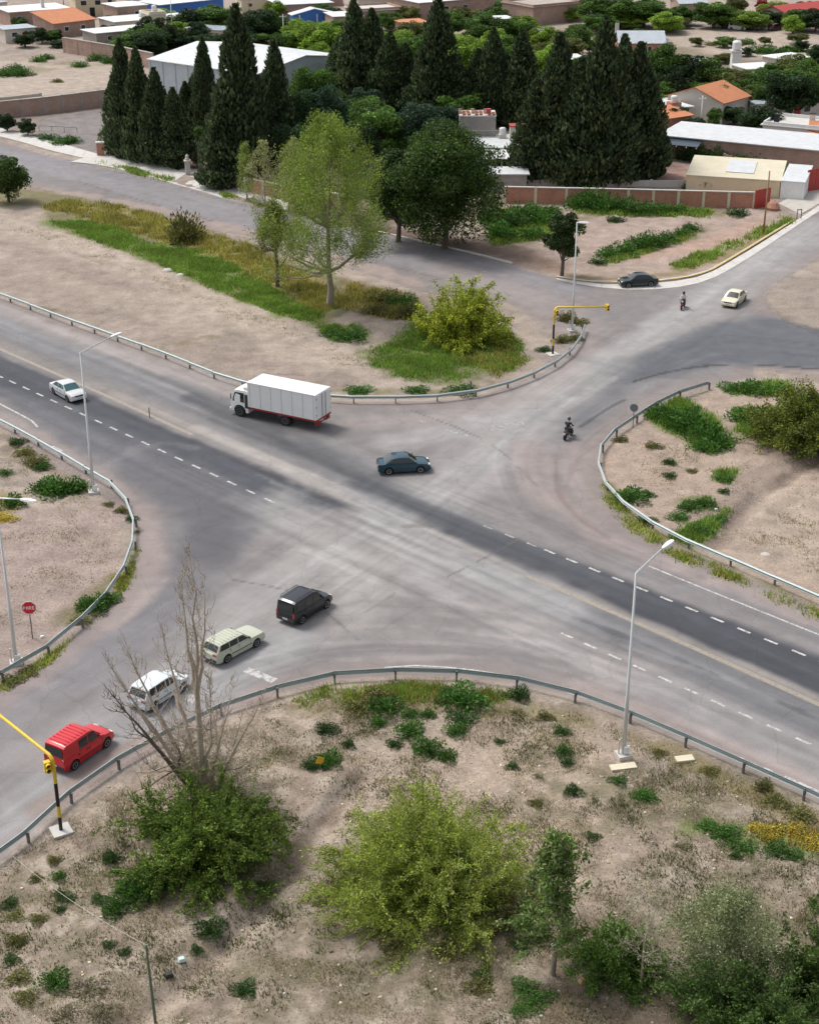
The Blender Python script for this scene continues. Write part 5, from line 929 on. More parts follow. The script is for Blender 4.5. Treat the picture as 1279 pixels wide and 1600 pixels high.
# perimeter walls of panels and pilasters
def panelwall(pts, h, panel, pil, cap, step, label, pw=.35, capw=.4, t=.2, straight=True, name='perimeter_wall', ph=.12):
    P = _xy(pts); P = smooth_poly(P, step) if not straight else np.concatenate([np.stack([np.linspace(P[i][k], P[i + 1][k], max(2, int(np.linalg.norm(P[i + 1] - P[i]) / step + .5) + 1))[(0 if i == 0 else 1):] for k in (0, 1)], 1) for i in range(len(P) - 1)])
    root = empty(name, (P[0][0], P[0][1], 0), 0, label, 'wall')
    for i in range(len(P)):
        q = P[i] - P[0]; dv = P[min(i + 1, len(P) - 1)] - P[max(i - 1, 0)]; ang = math.atan2(dv[1], dv[0])
        MB().box((0, 0, (h + ph) / 2 - .1), (pw, t + .12, h + ph + .2)).obj('pilaster', M[pil], root, (q[0], q[1], 0), rz=ang)
        if i < len(P) - 1:
            e = P[i + 1] - P[0]; u = (e - q) / np.linalg.norm(e - q); wallbox(root, 'panel', q + u * pw / 2, e - u * pw / 2, -.2, h, t, M[panel])
            if cap: wallbox(root, 'coping', q + u * pw / 2, e - u * pw / 2, h + .002, h + .13, capw, M[cap])
    return root
panelwall([(788, 317), (980, 321), (1176, 326)], 2.1, 'bricko', 'cream', 'concw', 3.62, 'long orange brick wall with cream pilasters across the far lot'); panelwall([(800, 292), (1070, 293)], 1.0, 'concw', 'concw', None, 5, 'low pale wall behind the long orange brick wall')
panelwall([(384, 300), (470, 318), (560, 330)], 1.9, 'bricko', 'plaster', 'plaster', 3.2, 'orange brick wall behind the pale green tree'); panelwall([(-120, 205), (0, 185), (70, 178), (185, 163)], 2.7, 'brickp', 'block', 'conc', 3.4, 'pink brick panel wall with posts at the left, behind the paved yard')
panelwall([(101, 82), (190, 97), (240, 108)], 3.0, 'brickp', 'brickp', 'conc', 5, 'tall plain brick wall behind the sandy lot'); panelwall([(192, 97), (225, 82), (300, 72)], 2.2, 'bricko', 'brickp', 'conc', 4.5, 'reddish brick wall running behind the white hall')
panelwall([(293, 238), (300, 252), (312, 262), (330, 272)], 3.2, 'brickp', 'concw', 'concw', 2.2, 'curved gateway wall with white scrolled coping among cypresses', straight=False)
panelwall([(1130, 256), (1279, 290)], 1.4, 'brickp', 'brickp', None, 5, 'low brick garden wall behind the yellow building')
panelwall([(64, 150), (0, 157), (-100, 165)], .5, 'conc', 'conc', None, 6, 'low concrete edge of the sandy lot at the left')
for x, y, h, lb in ((158, 243, 2.0, 'red brick gate pillar at the left end of the cypress row'), (294, 273, 1.9, 'small pale stone gate pillar beside the driveway')):
    g = GG(x, y); r_ = empty('gate_pillar', g, .2, lb, 'pillar'); MB().box((0, 0, h / 2), (1.1 if x < 200 else .7, .9, h)).obj('shaft', M['bricko'] if x < 200 else M['concw'], r_); MB().box((0, 0, h + .06), (1.3 if x < 200 else .95, 1.1, .16)).obj('cap', M['concw'], r_)
    if x > 200: MB().lathe([(.22, 0), (.34, .2), (.2, .45), (.26, .6), (.05, .85)], 10, (0, 0, h + .14)).obj('urn', M['plaster'], r_)
for a, b, h, lb in (((1177, 327), (1201, 322), 2.5, 'red metal sheet gate closing the right end of the orange wall'), ((1258, 300), (1330, 286), 3.0, 'red metal gate at the right edge past the white garage')):
    A_, B_ = np.array(G(*a)), np.array(G(*b)); r_ = empty('red_gate', (A_[0], A_[1], 0), math.atan2(B_[1] - A_[1], B_[0] - A_[0]), lb, 'gate'); L = np.linalg.norm(B_ - A_); n = int(L / .9) + 1
    for k in range(n): MB().box((L * (k + .5) / n, 0, h / 2), (L / n - .04, .06, h)).obj('gate_sheet', M['redg'], r_)
    MB().box((L / 2, .05, h - .2), (L, .06, .1)).box((L / 2, .05, .4), (L, .06, .1)).obj('gate_rail', M['redg'], r_)
g = GG(1183, 318); tagit(MB().lathe([(.9, 0), (1.0, .3), (.6, .9), (.1, 1.2)], 9).obj('rubble_heap', M['bricko'], None, GG(1206, 328)), 'small reddish rubble heap beside the red sheet gate', 'rubble')
# faint metal guard on the yard left
r_ = empty('yard_barrier', GG(62, 205), -.25, 'thin low metal barrier on the paved yard at the left', 'barrier')
for k in range(4): MB().tube([(k * 2.2, 0, 0), (k * 2.2, 0, .9)], .04, 5).obj('post', M['galvd'], r_)
MB().tube([(0, 0, .9), (6.6, 0, .9)], .04, 5).obj('rail', M['galvd'], r_)

# ------------------------------------------------------------------ vegetation
def rdir(n, rng, up=0.0):
    v = rng.normal(size=(n, 3)); v[:, 2] += up; return v / (np.linalg.norm(v, axis=1)[:, None] + 1e-9)
def leafquads(C, L, Wd, rng, d=None, jit=.35):
    n = len(C); d = rdir(n, rng) if d is None else d; r = rdir(n, rng); b = np.cross(d, r); b /= np.linalg.norm(b, axis=1)[:, None] + 1e-9
    s = (1 + jit * rng.uniform(-1, 1, n))[:, None]; V = np.stack([C - d * L / 2 * s, C + b * Wd / 2 * s, C + d * L / 2 * s, C - b * Wd / 2 * s], 1).reshape(-1, 3)
    return V, np.arange(n * 4).reshape(n, 4)
FOL = np.array([1.32, 1.35, 1.15])
def lcol(n, cols, rng, var=.22):
    cols = np.array(cols) * FOL; k = rng.integers(0, len(cols), n); return np.clip(cols[k] * (1 + var * rng.normal(size=(n, 1))), .004, .9)
def crown(name, C, L, W, cols, rng, d=None, var=.22):
    V, Fq = leafquads(C, L, W, rng, d); return meshnp(name, V, Fq, LEAF, lcol(len(C), cols, rng, var))
def tubes(polys, n=5):
    """many tapered polylines: list of (pts (k,3), r0, r1)"""
    VV = []; FF = []; base = 0; ang = np.arange(n) * 2 * math.pi / n
    for P, r0, r1 in polys:
        P = np.asarray(P, float); k = len(P); T = np.gradient(P, axis=0); T /= np.linalg.norm(T, axis=1)[:, None] + 1e-9
        ref = np.array([0, 0, 1.]) if abs(T[0, 2]) < .9 else np.array([1., 0, 0]); A = np.cross(T, ref); A /= np.linalg.norm(A, axis=1)[:, None] + 1e-9; B = np.cross(T, A)
        r = np.linspace(r0, r1, k)[:, None, None]; ring = P[:, None] + r * (A[:, None] * np.cos(ang)[None, :, None] + B[:, None] * np.sin(ang)[None, :, None]); VV.append(ring.reshape(-1, 3))
        i = np.arange(k - 1)[:, None]; j = np.arange(n)[None, :]; FF.append((np.stack([i * n + j, i * n + (j + 1) % n, (i + 1) * n + (j + 1) % n, (i + 1) * n + j], -1).reshape(-1, 4)) + base); base += k * n
    return np.concatenate(VV), np.concatenate(FF)
def tubemesh(name, polys, mat, n=5): V, Fq = tubes(polys, n); return meshnp(name, V, Fq, mat, smooth=True)
def curve(p, d, L, rng, k=5, bend=.25, grav=0.0):
    P = [np.array(p, float)]; d = np.array(d, float)
    for _ in range(k): d = d + rng.normal(size=3) * bend / k + np.array([0, 0, grav / k]); d /= np.linalg.norm(d); P.append(P[-1] + d * L / k)
    return np.array(P), d
def grow(p, d, L, r, depth, rng, out, spread=.6, ratio=.7, nch=3, bend=.3, grav=.15, tips=None, mn=2):
    P, d2 = curve(p, d, L, rng, 5, bend, grav); out.append((P, r, r * .6))
    if depth <= mn - 1 and tips is not None: tips.append(P)
    if depth == 0: return
    for c in range(nch):
        t = rng.uniform(.35, 1.0) if c else 1.0; q = P[min(5, int(t * 5))]; e = d2 + rng.normal(size=3) * spread; e /= np.linalg.norm(e)
        grow(q, e, L * ratio * rng.uniform(.75, 1.15), r * .58, depth - 1, rng, out, spread, ratio, nch, bend, grav, tips, mn)
# each builder returns (trunk mesh, crown mesh) for a plant 1 unit high and about 1 unit wide unless told otherwise
def mk_cypress(seed, n=16000, cols=((.050, .076, .042), (.066, .10, .05), (.036, .055, .032), (.10, .115, .055))):
    rng = np.random.default_rng(seed); h = 16.0; w = 4.6
    z = h * (rng.random(n) ** 1.15); t = z / h; a = rng.random(n) * 2 * math.pi
    prof = np.interp(t, [0, .06, .25, .5, .75, .9, 1], [.55, .85, 1, .82, .52, .28, .03]) * w / 2
    kz = rng.random(150) * h; ka = rng.random(150) * 6.28; kk = rng.integers(0, 150, n); z = np.clip(kz[kk] + rng.normal(size=n) * .42 + .35, 0, h); a = ka[kk] + rng.normal(size=n) * .38; t = z / h; prof = np.interp(t, [0, .06, .2, .45, .7, .88, 1], [.7, .95, 1, .84, .56, .32, .03]) * w / 2
    lump = 1 + .20 * np.sin(kk * 7.7) * 2.3 + .16 * np.sin(a * 2 + seed) + .12 * np.sin(z * 1.3 + seed * 2)
    r = prof * lump * (1 - .55 * rng.random(n) ** 2)
    C = np.stack([r * np.cos(a), r * np.sin(a), z + .3], 1); d = np.stack([np.cos(a) * .35, np.sin(a) * .35, np.full(n, 1.0)], 1) + rng.normal(size=(n, 3)) * .28; d /= np.linalg.norm(d, axis=1)[:, None]
    k = 260; z2 = h * rng.random(k) ** .9; a2 = rng.random(k) * 6.28; p2 = np.interp(z2 / h, [0, .25, .5, .75, 1], [.9, 1.12, .95, .65, .12]) * w / 2
    C2 = np.stack([p2 * np.cos(a2), p2 * np.sin(a2), z2 + .5], 1); d2 = np.stack([np.cos(a2) * .6, np.sin(a2) * .6, np.ones(k)], 1); d2 /= np.linalg.norm(d2, axis=1)[:, None]
    cr = crown('crown', np.concatenate([C, C2]), .62, .26, cols, rng, np.concatenate([d, d2]), .35)
    return tubemesh('trunk', [(np.array([(0, 0, -.2), (0, 0, h * .5), (0, 0, h * .93)]), .28, .04)], BARK, 7), cr, h, w
def mk_broad(seed, cols, n=13000, h=8.0, w=7.0, nclump=44, leaf=.34, low=.06, trunk=BARK, flat=.42, hole=.0, limbs=True, lw=.55):
    rng = np.random.default_rng(seed); zc = h * (1 + low) / 2; hz = h * (1 - low) / 2
    D = rdir(nclump, rng, .15); rad = rng.random(nclump) ** .45 * .82; Cc = D * rad[:, None] * np.array([w / 2, w / 2, hz]) + np.array([0, 0, zc]); Rc = w * rng.uniform(.10, .19, nclump)
    j = rng.integers(0, nclump, n); dd = rdir(n, rng, .25); rr = Rc[j] * (.45 + .6 * rng.random(n) ** .6); C = Cc[j] + dd * rr[:, None] * np.array([1, 1, .8])
    tone = rng.uniform(.75, 1.25, nclump)[j]; V, Fq = leafquads(C, leaf, leaf * lw, rng); cr = meshnp('crown', V, Fq, LEAF, np.clip(lcol(n, cols, rng, .2) * tone[:, None], .004, .9))
    P = [(np.array([(0, 0, -.2), (0.02 * w, 0, zc * .5), (0, .02 * w, zc)]), .028 * h + .05, .012 * h)]
    if limbs:
        for c in Cc[:18]: s = np.array([0, 0, zc * rng.uniform(.35, .8)]); mid = (s + c) / 2 + np.array([0, 0, -.04 * h]); P.append((np.array([s, mid, c]), .012 * h + .02, .015))
    return tubemesh('trunk', P, trunk, 6), cr, h, w
def mk_weed(seed, cols, n=1100, h=1.0, w=1.4, leaf=.15, spiky=.6):
    rng = np.random.default_rng(seed); d = rdir(n, rng, .5); d[:, 2] = np.abs(d[:, 2]); r = rng.random(n) ** .5
    lump = 1 + .25 * np.sin(np.arctan2(d[:, 1], d[:, 0]) * 3 + seed)
    C = d * (r * lump)[:, None] * np.array([w / 2, w / 2, h * .9]); dd = d * spiky + np.array([0, 0, .5]) + rng.normal(size=(n, 3)) * .35; dd /= np.linalg.norm(dd, axis=1)[:, None]
    st = [(np.array([(0, 0, -.1), d[k] * np.array([w * .2, w * .2, h * .3]), C[k]]), .012, .004) for k in range(14)]
    return tubemesh('stems', st, BARK, 3), crown('leaves', C, leaf, leaf * .4, cols, rng, dd, .28), h, w
LIME = [(.17, .26, .035), (.13, .21, .03), (.21, .30, .055)]; GREEN = [(.065, .125, .025), (.085, .16, .032), (.055, .10, .022)]; DARK = [(.022, .045, .018), (.03, .06, .02), (.018, .035, .015)]; BLUE = [(.04, .075, .045), (.055, .095, .06), (.03, .06, .04)]; OLV = [(.10, .11, .035), (.13, .14, .045), (.08, .09, .03)]
CYP = [mk_cypress(s) for s in (1, 2, 3, 4, 5, 6)]
BRD = {k: [mk_broad(s + i * 10, c) for i in range(2)] for k, c, s in (('lime', LIME, 21), ('green', GREEN, 31), ('dark', DARK, 41), ('blue', BLUE, 51), ('olive', OLV, 61), ('red', [(.22, .03, .03), (.15, .025, .02)], 71))}
def plant(name, proto, x, yb, yt, wpx, label, cat, group=None, parts=('trunk', 'crown'), hgt=None, yc=None):
    h = hgt or HG(x, yb, yt); w = wpx * MPP(x, yb) if wpx else h * proto[3] / proto[2]; g = GG(x, yb)
    root = empty(name, g - Vector((0, 0, .03)), rnd.uniform(0, 6.28), label, cat, group); s = (w / proto[3], w / proto[3], h / proto[2])
    for nm, me in zip(parts, proto[:2]): o = link(nm, me, root); o.scale = s
    return root
# --- cypresses, listed row by row
def ordw(k): return ['first', 'second', 'third', 'fourth', 'fifth', 'sixth', 'seventh', 'eighth', 'ninth', 'tenth', 'eleventh', 'twelfth', 'thirteenth', 'fourteenth', 'fifteenth', 'sixteenth', 'seventeenth', 'eighteenth', 'nineteenth', 'twentieth', 'twenty-first', 'twenty-second', 'twenty-third', 'twenty-fourth', 'twenty-fifth', 'twenty-sixth', 'twenty-seventh', 'twenty-eighth', 'twenty-ninth', 'thirtieth', 'thirty-first', 'thirty-second', 'thirty-third', 'thirty-fourth', 'thirty-fifth', 'thirty-sixth', 'thirty-seventh', 'thirty-eighth', 'thirty-ninth', 'fortieth', 'forty-first', 'forty-second', 'forty-third', 'forty-fourth', 'forty-fifth'][k]
rows = [('in the left row before the hall', [(186, 240, 120, 34), (200, 246, 66, 40), (224, 252, 78, 38), (250, 258, 110, 40), (277, 262, 140, 38), (294, 215, 130, 28), (305, 212, 122, 26), (324, 218, 62, 30), (354, 290, 138, 56), (380, 285, 15, 66), (434, 255, 66, 44), (410, 262, 125, 40)]),
        ('in the middle grove', [(531, 165, 60, 40), (555, 172, 4, 50), (582, 175, 18, 46), (610, 180, 52, 44), (633, 180, 70, 40), (683, 192, -2, 58), (662, 190, 90, 44), (708, 196, 90, 44), (745, 192, 80, 48), (768, 194, 48, 44), (812, 198, 52, 50), (790, 196, 90, 40)]),
        ('in the big dark right grove', [(838, 284, 118, 60), (866, 286, 58, 66), (900, 290, 95, 64), (934, 290, 40, 70), (960, 286, 80, 66), (988, 284, 74, 62), (1008, 276, 128, 46), (918, 250, 90, 56), (880, 245, 100, 56), (965, 250, 60, 50)])]
for where_, lst in rows:
    lst = sorted(lst)
    for k, (x, yb, yt, w) in enumerate(lst): plant('cypress_tree', CYP[(k * 5 + len(where_)) % 6], x, yb, yt, w * 1.15, f'tall dark green cypress, {ordw(k)} from the left {where_}', 'cypress', 'dark cypresses behind the frontage road')
# --- background broad-leaved trees
bg = [('dark', 225, 24, -6, 60), ('dark', 300, 48, 12, 60), ('green', 345, 52, 4, 66), ('dark', 402, 78, 8, 60), ('green', 425, 72, 14, 54), ('lime', 470, 96, 34, 58), ('lime', 500, 100, 32, 64), ('lime', 527, 100, 42, 50), ('green', 450, 98, 44, 44), ('green', 500, 28, 6, 40), ('olive', 638, 38, 6, 34), ('green', 700, 60, 14, 44),
 ('lime', 612, 118, 52, 56), ('green', 655, 120, 45, 66), ('lime', 722, 128, 52, 64), ('lime', 755, 134, 60, 60), ('green', 746, 52, 24, 54), ('lime', 816, 54, 22, 42), ('green', 780, 22, -2, 44), ('green', 830, 12, -12, 40), ('olive', 845, 132, 62, 50), ('lime', 866, 140, 66, 58), ('green', 790, 130, 62, 50), ('green', 700, 110, 56, 50), ('green', 590, 110, 48, 46),
 ('green', 935, 40, -8, 60), ('green', 968, 42, -6, 60), ('green', 1005, 42, -4, 60), ('green', 1040, 42, 8, 40), ('green', 1114, 44, -2, 58), ('lime', 1168, 46, 16, 56), ('dark', 1210, 40, 14, 44), ('red', 1188, 22, -4, 18), ('dark', 1272, 50, 12, 50), ('olive', 1060, 44, 26, 36),
 ('green', 1012, 150, 78, 62), ('green', 1042, 152, 66, 66), ('dark', 1076, 158, 84, 68), ('green', 1108, 160, 88, 60), ('olive', 1138, 165, 104, 60), ('dark', 1172, 162, 112, 50), ('green', 1200, 172, 120, 60), ('dark', 1232, 188, 104, 70), ('green', 1268, 182, 96, 60), ('dark', 1190, 214, 164, 64), ('dark', 1278, 104, 68, 34), ('green', 1226, 168, 104, 52), ('dark', 1050, 168, 100, 54), ('green', 990, 130, 92, 40), ('green', 1116, 200, 168, 24), ('green', 1250, 160, 90, 50),
 ('green', 490, 200, 90, 66), ('blue', 505, 238, 128, 70), ('dark', 460, 250, 130, 56), ('green', 592, 262, 156, 84), ('blue', 652, 262, 150, 74), ('dark', 470, 290, 180, 70), ('blue', 700, 235, 160, 60), ('dark', 560, 280, 190, 60), ('dark', 40, 74, 50, 30), ('dark', 66, 68, 42, 24), ('dark', 88, 66, 44, 22), ('dark', 92, 74, 62, 30), ('red', 262, 74, 38, 30), ('dark', 285, 80, 52, 50), ('dark', 240, 82, 60, 44), ('dark', 12, 206, 174, 26), ('dark', 44, 212, 184, 28), ('green', 318, 246, 196, 34)]
rb_ = random.Random(4)
for (x0, x1, y0, y1, n_, kds, hp_, wp_) in ((440, 900, 78, 138, 34, 'lime lime green olive', 50, 54), (1000, 1290, 122, 182, 24, 'green dark olive green', 52, 56), (425, 720, 190, 262, 13, 'dark blue green', 60, 58), (200, 430, 70, 96, 10, 'dark green', 42, 50), (920, 1285, 22, 54, 24, 'green dark lime olive', 30, 40), (1040, 1290, 62, 116, 13, 'green olive dark', 16, 26), (880, 1000, 62, 110, 6, 'green olive', 22, 30), (230, 560, 30, 62, 10, 'green dark lime', 26, 36), (560, 900, 22, 60, 12, 'green lime olive', 26, 36), (1040, 1285, 196, 232, 9, 'dark green', 30, 36), (700, 1000, 150, 215, 10, 'green dark', 60, 56), (0, 230, 20, 70, 9, 'dark green', 22, 28)):
    for _ in range(n_):
        yb_ = rb_.uniform(y0, y1); bg.append((rb_.choice(kds.split()), round(rb_.uniform(x0, x1), 1), yb_, yb_ - hp_ * rb_.uniform(.75, 1.2), wp_ * rb_.uniform(.75, 1.2)))
adj = {'lime': 'bright lime green', 'green': 'mid green', 'dark': 'dark green', 'blue': 'bluish green', 'olive': 'olive green', 'red': 'reddish purple'}
def zone(x, y):
    if y < 60: z = 'along the top edge'
    elif y < 110 and x < 420: z = 'by the upper left houses'
    elif y < 145: z = 'behind the cypresses'
    elif y < 216 and x > 950: z = 'around the orange roofed house'
    else: z = 'beside the cypress groves'
    return z
from collections import defaultdict
cnt = defaultdict(list)
for b_ in bg: cnt[(b_[0], zone(b_[1], b_[2]))].append(b_)
for (kd, z), lst in cnt.items():
    lst = sorted(lst, key=lambda q: q[1])
    for k, b_ in enumerate(lst):
        pos = f', {ordw(k)} from left' if len(lst) > 1 else ''
        plant('broadleaf_tree', BRD[kd][k % 2], b_[1], b_[2], b_[3], b_[4] * 1.25, f'{adj[kd]} tree {z}{pos}', 'tree', 'trees around the far houses')
# hedge and bushes at mid distance: weeds as small things
WEED = {'green': [mk_weed(s, [(.05, .12, .02), (.065, .15, .03), (.04, .09, .02)]) for s in (1, 2, 3)], 'dark': [mk_weed(s, [(.03, .07, .02), (.045, .09, .025)]) for s in (4, 5)], 'olive': [mk_weed(s, [(.12, .12, .04), (.17, .15, .06), (.09, .10, .035)]) for s in (6, 7)], 'yellow': [mk_weed(s, [(.45, .32, .04), (.38, .28, .05), (.2, .2, .05)]) for s in (8, 9)], 'grey': [mk_weed(s, [(.22, .19, .14), (.16, .13, .10), (.13, .13, .07)], 600) for s in (10, 11)]}
weeds = [  # x, y of the base, radius in photo pixels, height factor, colour
 (510, 1146, 14, 1, 'dark'), (512, 1195, 20, 1, 'green'), (487, 1200, 13, .8, 'dark'), (544, 1166, 9, 1, 'dark'), (590, 1130, 11, 1, 'green'), (640, 1146, 19, 1, 'green'), (666, 1172, 20, 1, 'green'), (697, 1184, 14, 1, 'green'), (712, 1146, 15, 1, 'green'), (722, 1128, 18, .8, 'dark'), (617, 1165, 11, 1, 'dark'), (669, 1120, 10, 1, 'green'), (640, 1118, 14, .7, 'green'), (600, 1110, 22, .8, 'green'), (560, 1108, 18, .7, 'olive'), (725, 1098, 30, .8, 'green'), (700, 1092, 20, .7, 'green'), (590, 1094, 20, .7, 'olive'), (811, 1086, 14, 1.2, 'dark'), (810, 1112, 10, .7, 'grey'),
 (895, 1238, 13, .9, 'dark'), (880, 1175, 11, 1, 'green'), (876, 1145, 11, 1, 'dark'), (884, 1190, 10, 1, 'dark'), (850, 1120, 12, .8, 'olive'), (800, 1198, 9, .8, 'dark'), (840, 1215, 8, .8, 'grey'), (780, 1160, 7, .8, 'dark'), (836, 1255, 10, .7, 'olive'), (1010, 1245, 16, .6, 'green'), (1030, 1175, 10, .7, 'olive'), (965, 1220, 12, .6, 'green'), (1000, 1240, 12, .6, 'green'), (985, 1276, 8, .7, 'grey'), (1065, 1325, 13, .6, 'grey'), (925, 1308, 10, .7, 'dark'), (1015, 1370, 8, .7, 'grey'), (1110, 1205, 12, .8, 'olive'), (1192, 1232, 13, 1.2, 'olive'), (1210, 1255, 18, .6, 'olive'), (1250, 1275, 18, .6, 'olive'), (1148, 1340, 9, 1, 'dark'), (1160, 1325, 18, .7, 'green'), (1130, 1305, 22, .7, 'green'), (1105, 1290, 16, .6, 'green'), (1215, 1330, 20, .6, 'green'), (1240, 1338, 14, .6, 'green'), (1200, 1300, 18, .5, 'yellow'), (1240, 1300, 18, .5, 'yellow'), (1265, 1315, 16, .5, 'yellow'), (1180, 1290, 12, .5, 'yellow'),
 (86, 1535, 20, 1.1, 'green'), (30, 1530, 18, .6, 'olive'), (328, 1456, 20, 1, 'dark'), (306, 1482, 9, 1, 'dark'), (382, 1548, 17, .9, 'dark'), (412, 1388, 15, 1, 'dark'), (250, 1500, 9, .8, 'grey'), (195, 1490, 9, 1, 'dark'), (170, 1477, 9, .7, 'dark'), (92, 1370, 11, 1, 'green'), (60, 1436, 12, .8, 'olive'), (94, 1420, 9, .8, 'dark'), (25, 1470, 16, .9, 'olive'), (18, 1500, 12, .7, 'dark'), (25, 1430, 14, .6, 'olive'), (15, 1410, 12, .8, 'dark'), (98, 1398, 11, .7, 'dark'), (110, 1404, 9, .8, 'dark'), (56, 1370, 10, .7, 'olive'), (175, 1345, 13, 1.2, 'dark'), (182, 1365, 10, .8, 'dark'), (155, 1405, 11, .8, 'dark'), (85, 1345, 10, 1, 'olive'), (40, 1560, 16, .6, 'olive'), (100, 1590, 20, .6, 'grey'), (140, 1545, 26, .5, 'grey'), (160, 1585, 20, .5, 'grey'), (230, 1290, 12, .6, 'olive'),
 (225, 1400, 26, 1.1, 'green'), (200, 1398, 20, 1, 'green'), (180, 1422, 20, .9, 'green'), (240, 1380, 24, 1, 'green'), (750, 1540, 20, .5, 'olive'), (810, 1480, 14, .8, 'dark'), (755, 1520, 14, .4, 'dark'), (820, 1545, 18, .5, 'green'), (840, 1565, 22, .5, 'green'), (815, 1580, 16, .5, 'green'), (620, 1480, 24, .5, 'olive'), (700, 1485, 22, .5, 'olive'),
 (92, 768, 26, .9, 'green'), (118, 765, 20, .9, 'green'), (70, 765, 20, .9, 'green'), (55, 722, 16, .8, 'olive'), (40, 708, 14, .7, 'olive'), (20, 788, 18, .9, 'green'), (8, 740, 9, .8, 'green'), (68, 728, 12, .7, 'green'), (28, 692, 12, .7, 'dark'), (8, 812, 16, .5, 'yellow'), (150, 950, 20, 1.1, 'green'), (135, 945, 14, 1, 'green'), (172, 940, 14, 1, 'green'), (185, 905, 10, .8, 'yellow'), (125, 970, 14, .6, 'olive'), (206, 812, 9, .8, 'dark'), (170, 790, 8, .6, 'olive'), (190, 800, 10, .7, 'olive'), (45, 1050, 14, .5, 'olive'), (20, 1065, 16, .5, 'olive'), (214, 832, 7, .6, 'grey'),
 (288, 377, 22, 2.0, 'olive'), (1050, 660, 22, 1.2, 'green'), (1080, 670, 26, 1.2, 'green'), (1105, 685, 24, 1.1, 'green'), (1125, 695, 20, 1, 'green'), (1030, 650, 18, 1.1, 'green'), (1100, 700, 20, .8, 'green'), (1165, 655, 22, .8, 'green'), (1190, 665, 18, .7, 'green'), (1130, 750, 13, .8, 'green'), (1130, 770, 8, .8, 'dark'), (985, 782, 22, .7, 'green'), (1010, 775, 10, .7, 'dark'), (1045, 745, 9, .8, 'dark'), (1045, 725, 9, .8, 'dark'), (1080, 735, 8, .6, 'olive'), (1075, 795, 16, .7, 'green'), (1100, 790, 18, .7, 'green'), (1060, 810, 14, .7, 'green'), (1090, 830, 16, .6, 'green'), (1120, 812, 12, .6, 'green'), (1010, 815, 12, .6, 'dark'), (1170, 612, 22, .7, 'green'), (1145, 610, 18, .6, 'green'), (1205, 612, 18, .6, 'green'), (1020, 700, 12, .6, 'olive'), (970, 690, 10, .7, 'olive'),
 (905, 325, 18, 1.2, 'green'), (925, 326, 20, 1.4, 'green'), (948, 330, 20, 1.2, 'green'), (975, 332, 20, 1.1, 'green'), (1005, 334, 18, 1, 'green'), (1035, 333, 16, .9, 'green'), (1060, 333, 14, .8, 'green'), (1090, 335, 12, .7, 'dark'), (1150, 337, 14, .7, 'dark'), (1000, 385, 18, 1.1, 'green'), (1022, 382, 18, 1.1, 'green'), (1042, 375, 14, 1, 'green'), (975, 395, 18, 1, 'green'), (950, 400, 16, .9, 'green'), (1065, 366, 12, .9, 'green'), (1078, 358, 12, .9, 'green'), (935, 412, 12, .7, 'dark'), (960, 345, 12, .6, 'dark'), (820, 345, 22, 1.2, 'green'), (845, 350, 20, 1.1, 'green'), (800, 355, 20, 1.2, 'dark'), (780, 370, 22, 1, 'green'), (830, 372, 18, .9, 'green'), (770, 350, 20, 1.2, 'green'), (860, 335, 16, .8, 'green'), (830, 330, 14, .8, 'green'),
 (1100, 250, 18, 1.4, 'dark'), (1125, 252, 18, 1.4, 'dark'), (1075, 248, 18, 1.2, 'dark'), (1150, 262, 16, 1.2, 'dark'), (1175, 268, 18, 1.2, 'dark'), (1200, 274, 18, 1.2, 'dark'), (1228, 280, 18, 1.2, 'dark'), (1240, 288, 14, 1.6, 'olive'), (1050, 242, 14, 1, 'dark'), (1075, 296, 9, 1.3, 'dark'),
 (548, 528, 22, .5, 'green'), (520, 522, 16, .5, 'green'), (650, 612, 16, .5, 'green'), (560, 612, 18, .5, 'green'), (720, 612, 20, .5, 'green'), (885, 500, 14, .9, 'olive'), (880, 532, 14, .7, 'olive'), (905, 505, 12, .6, 'olive'), (850, 545, 10, .6, 'dark'), (900, 530, 10, .8, 'olive'), (600, 470, 22, .8, 'olive'), (630, 478, 20, .8, 'green'), (640, 495, 22, .7, 'olive'), (590, 490, 18, .6, 'olive'),
 (10, 118, 14, .8, 'green'), (25, 112, 14, .8, 'green'), (35, 118, 14, .7, 'green'), (62, 96, 10, .9, 'green'), (74, 92, 9, .8, 'green'), (125, 104, 10, .8, 'green'), (150, 94, 12, .8, 'green'), (172, 98, 12, .8, 'green'), (90, 128, 8, .6, 'olive'), (110, 222, 14, .7, 'green'), (95, 225, 14, .6, 'green'), (75, 218, 14, .6, 'dark'), (1150, 70, 12, .6, 'olive'), (1190, 82, 18, .6, 'green'), (1220, 85, 18, .6, 'green'), (1110, 70, 10, .5, 'olive'), (1165, 68, 12, .6, 'green'), (1240, 80, 14, .6, 'green'), (890, 60, 8, .5, 'olive'), (1128, 94, 10, .6, 'olive')]
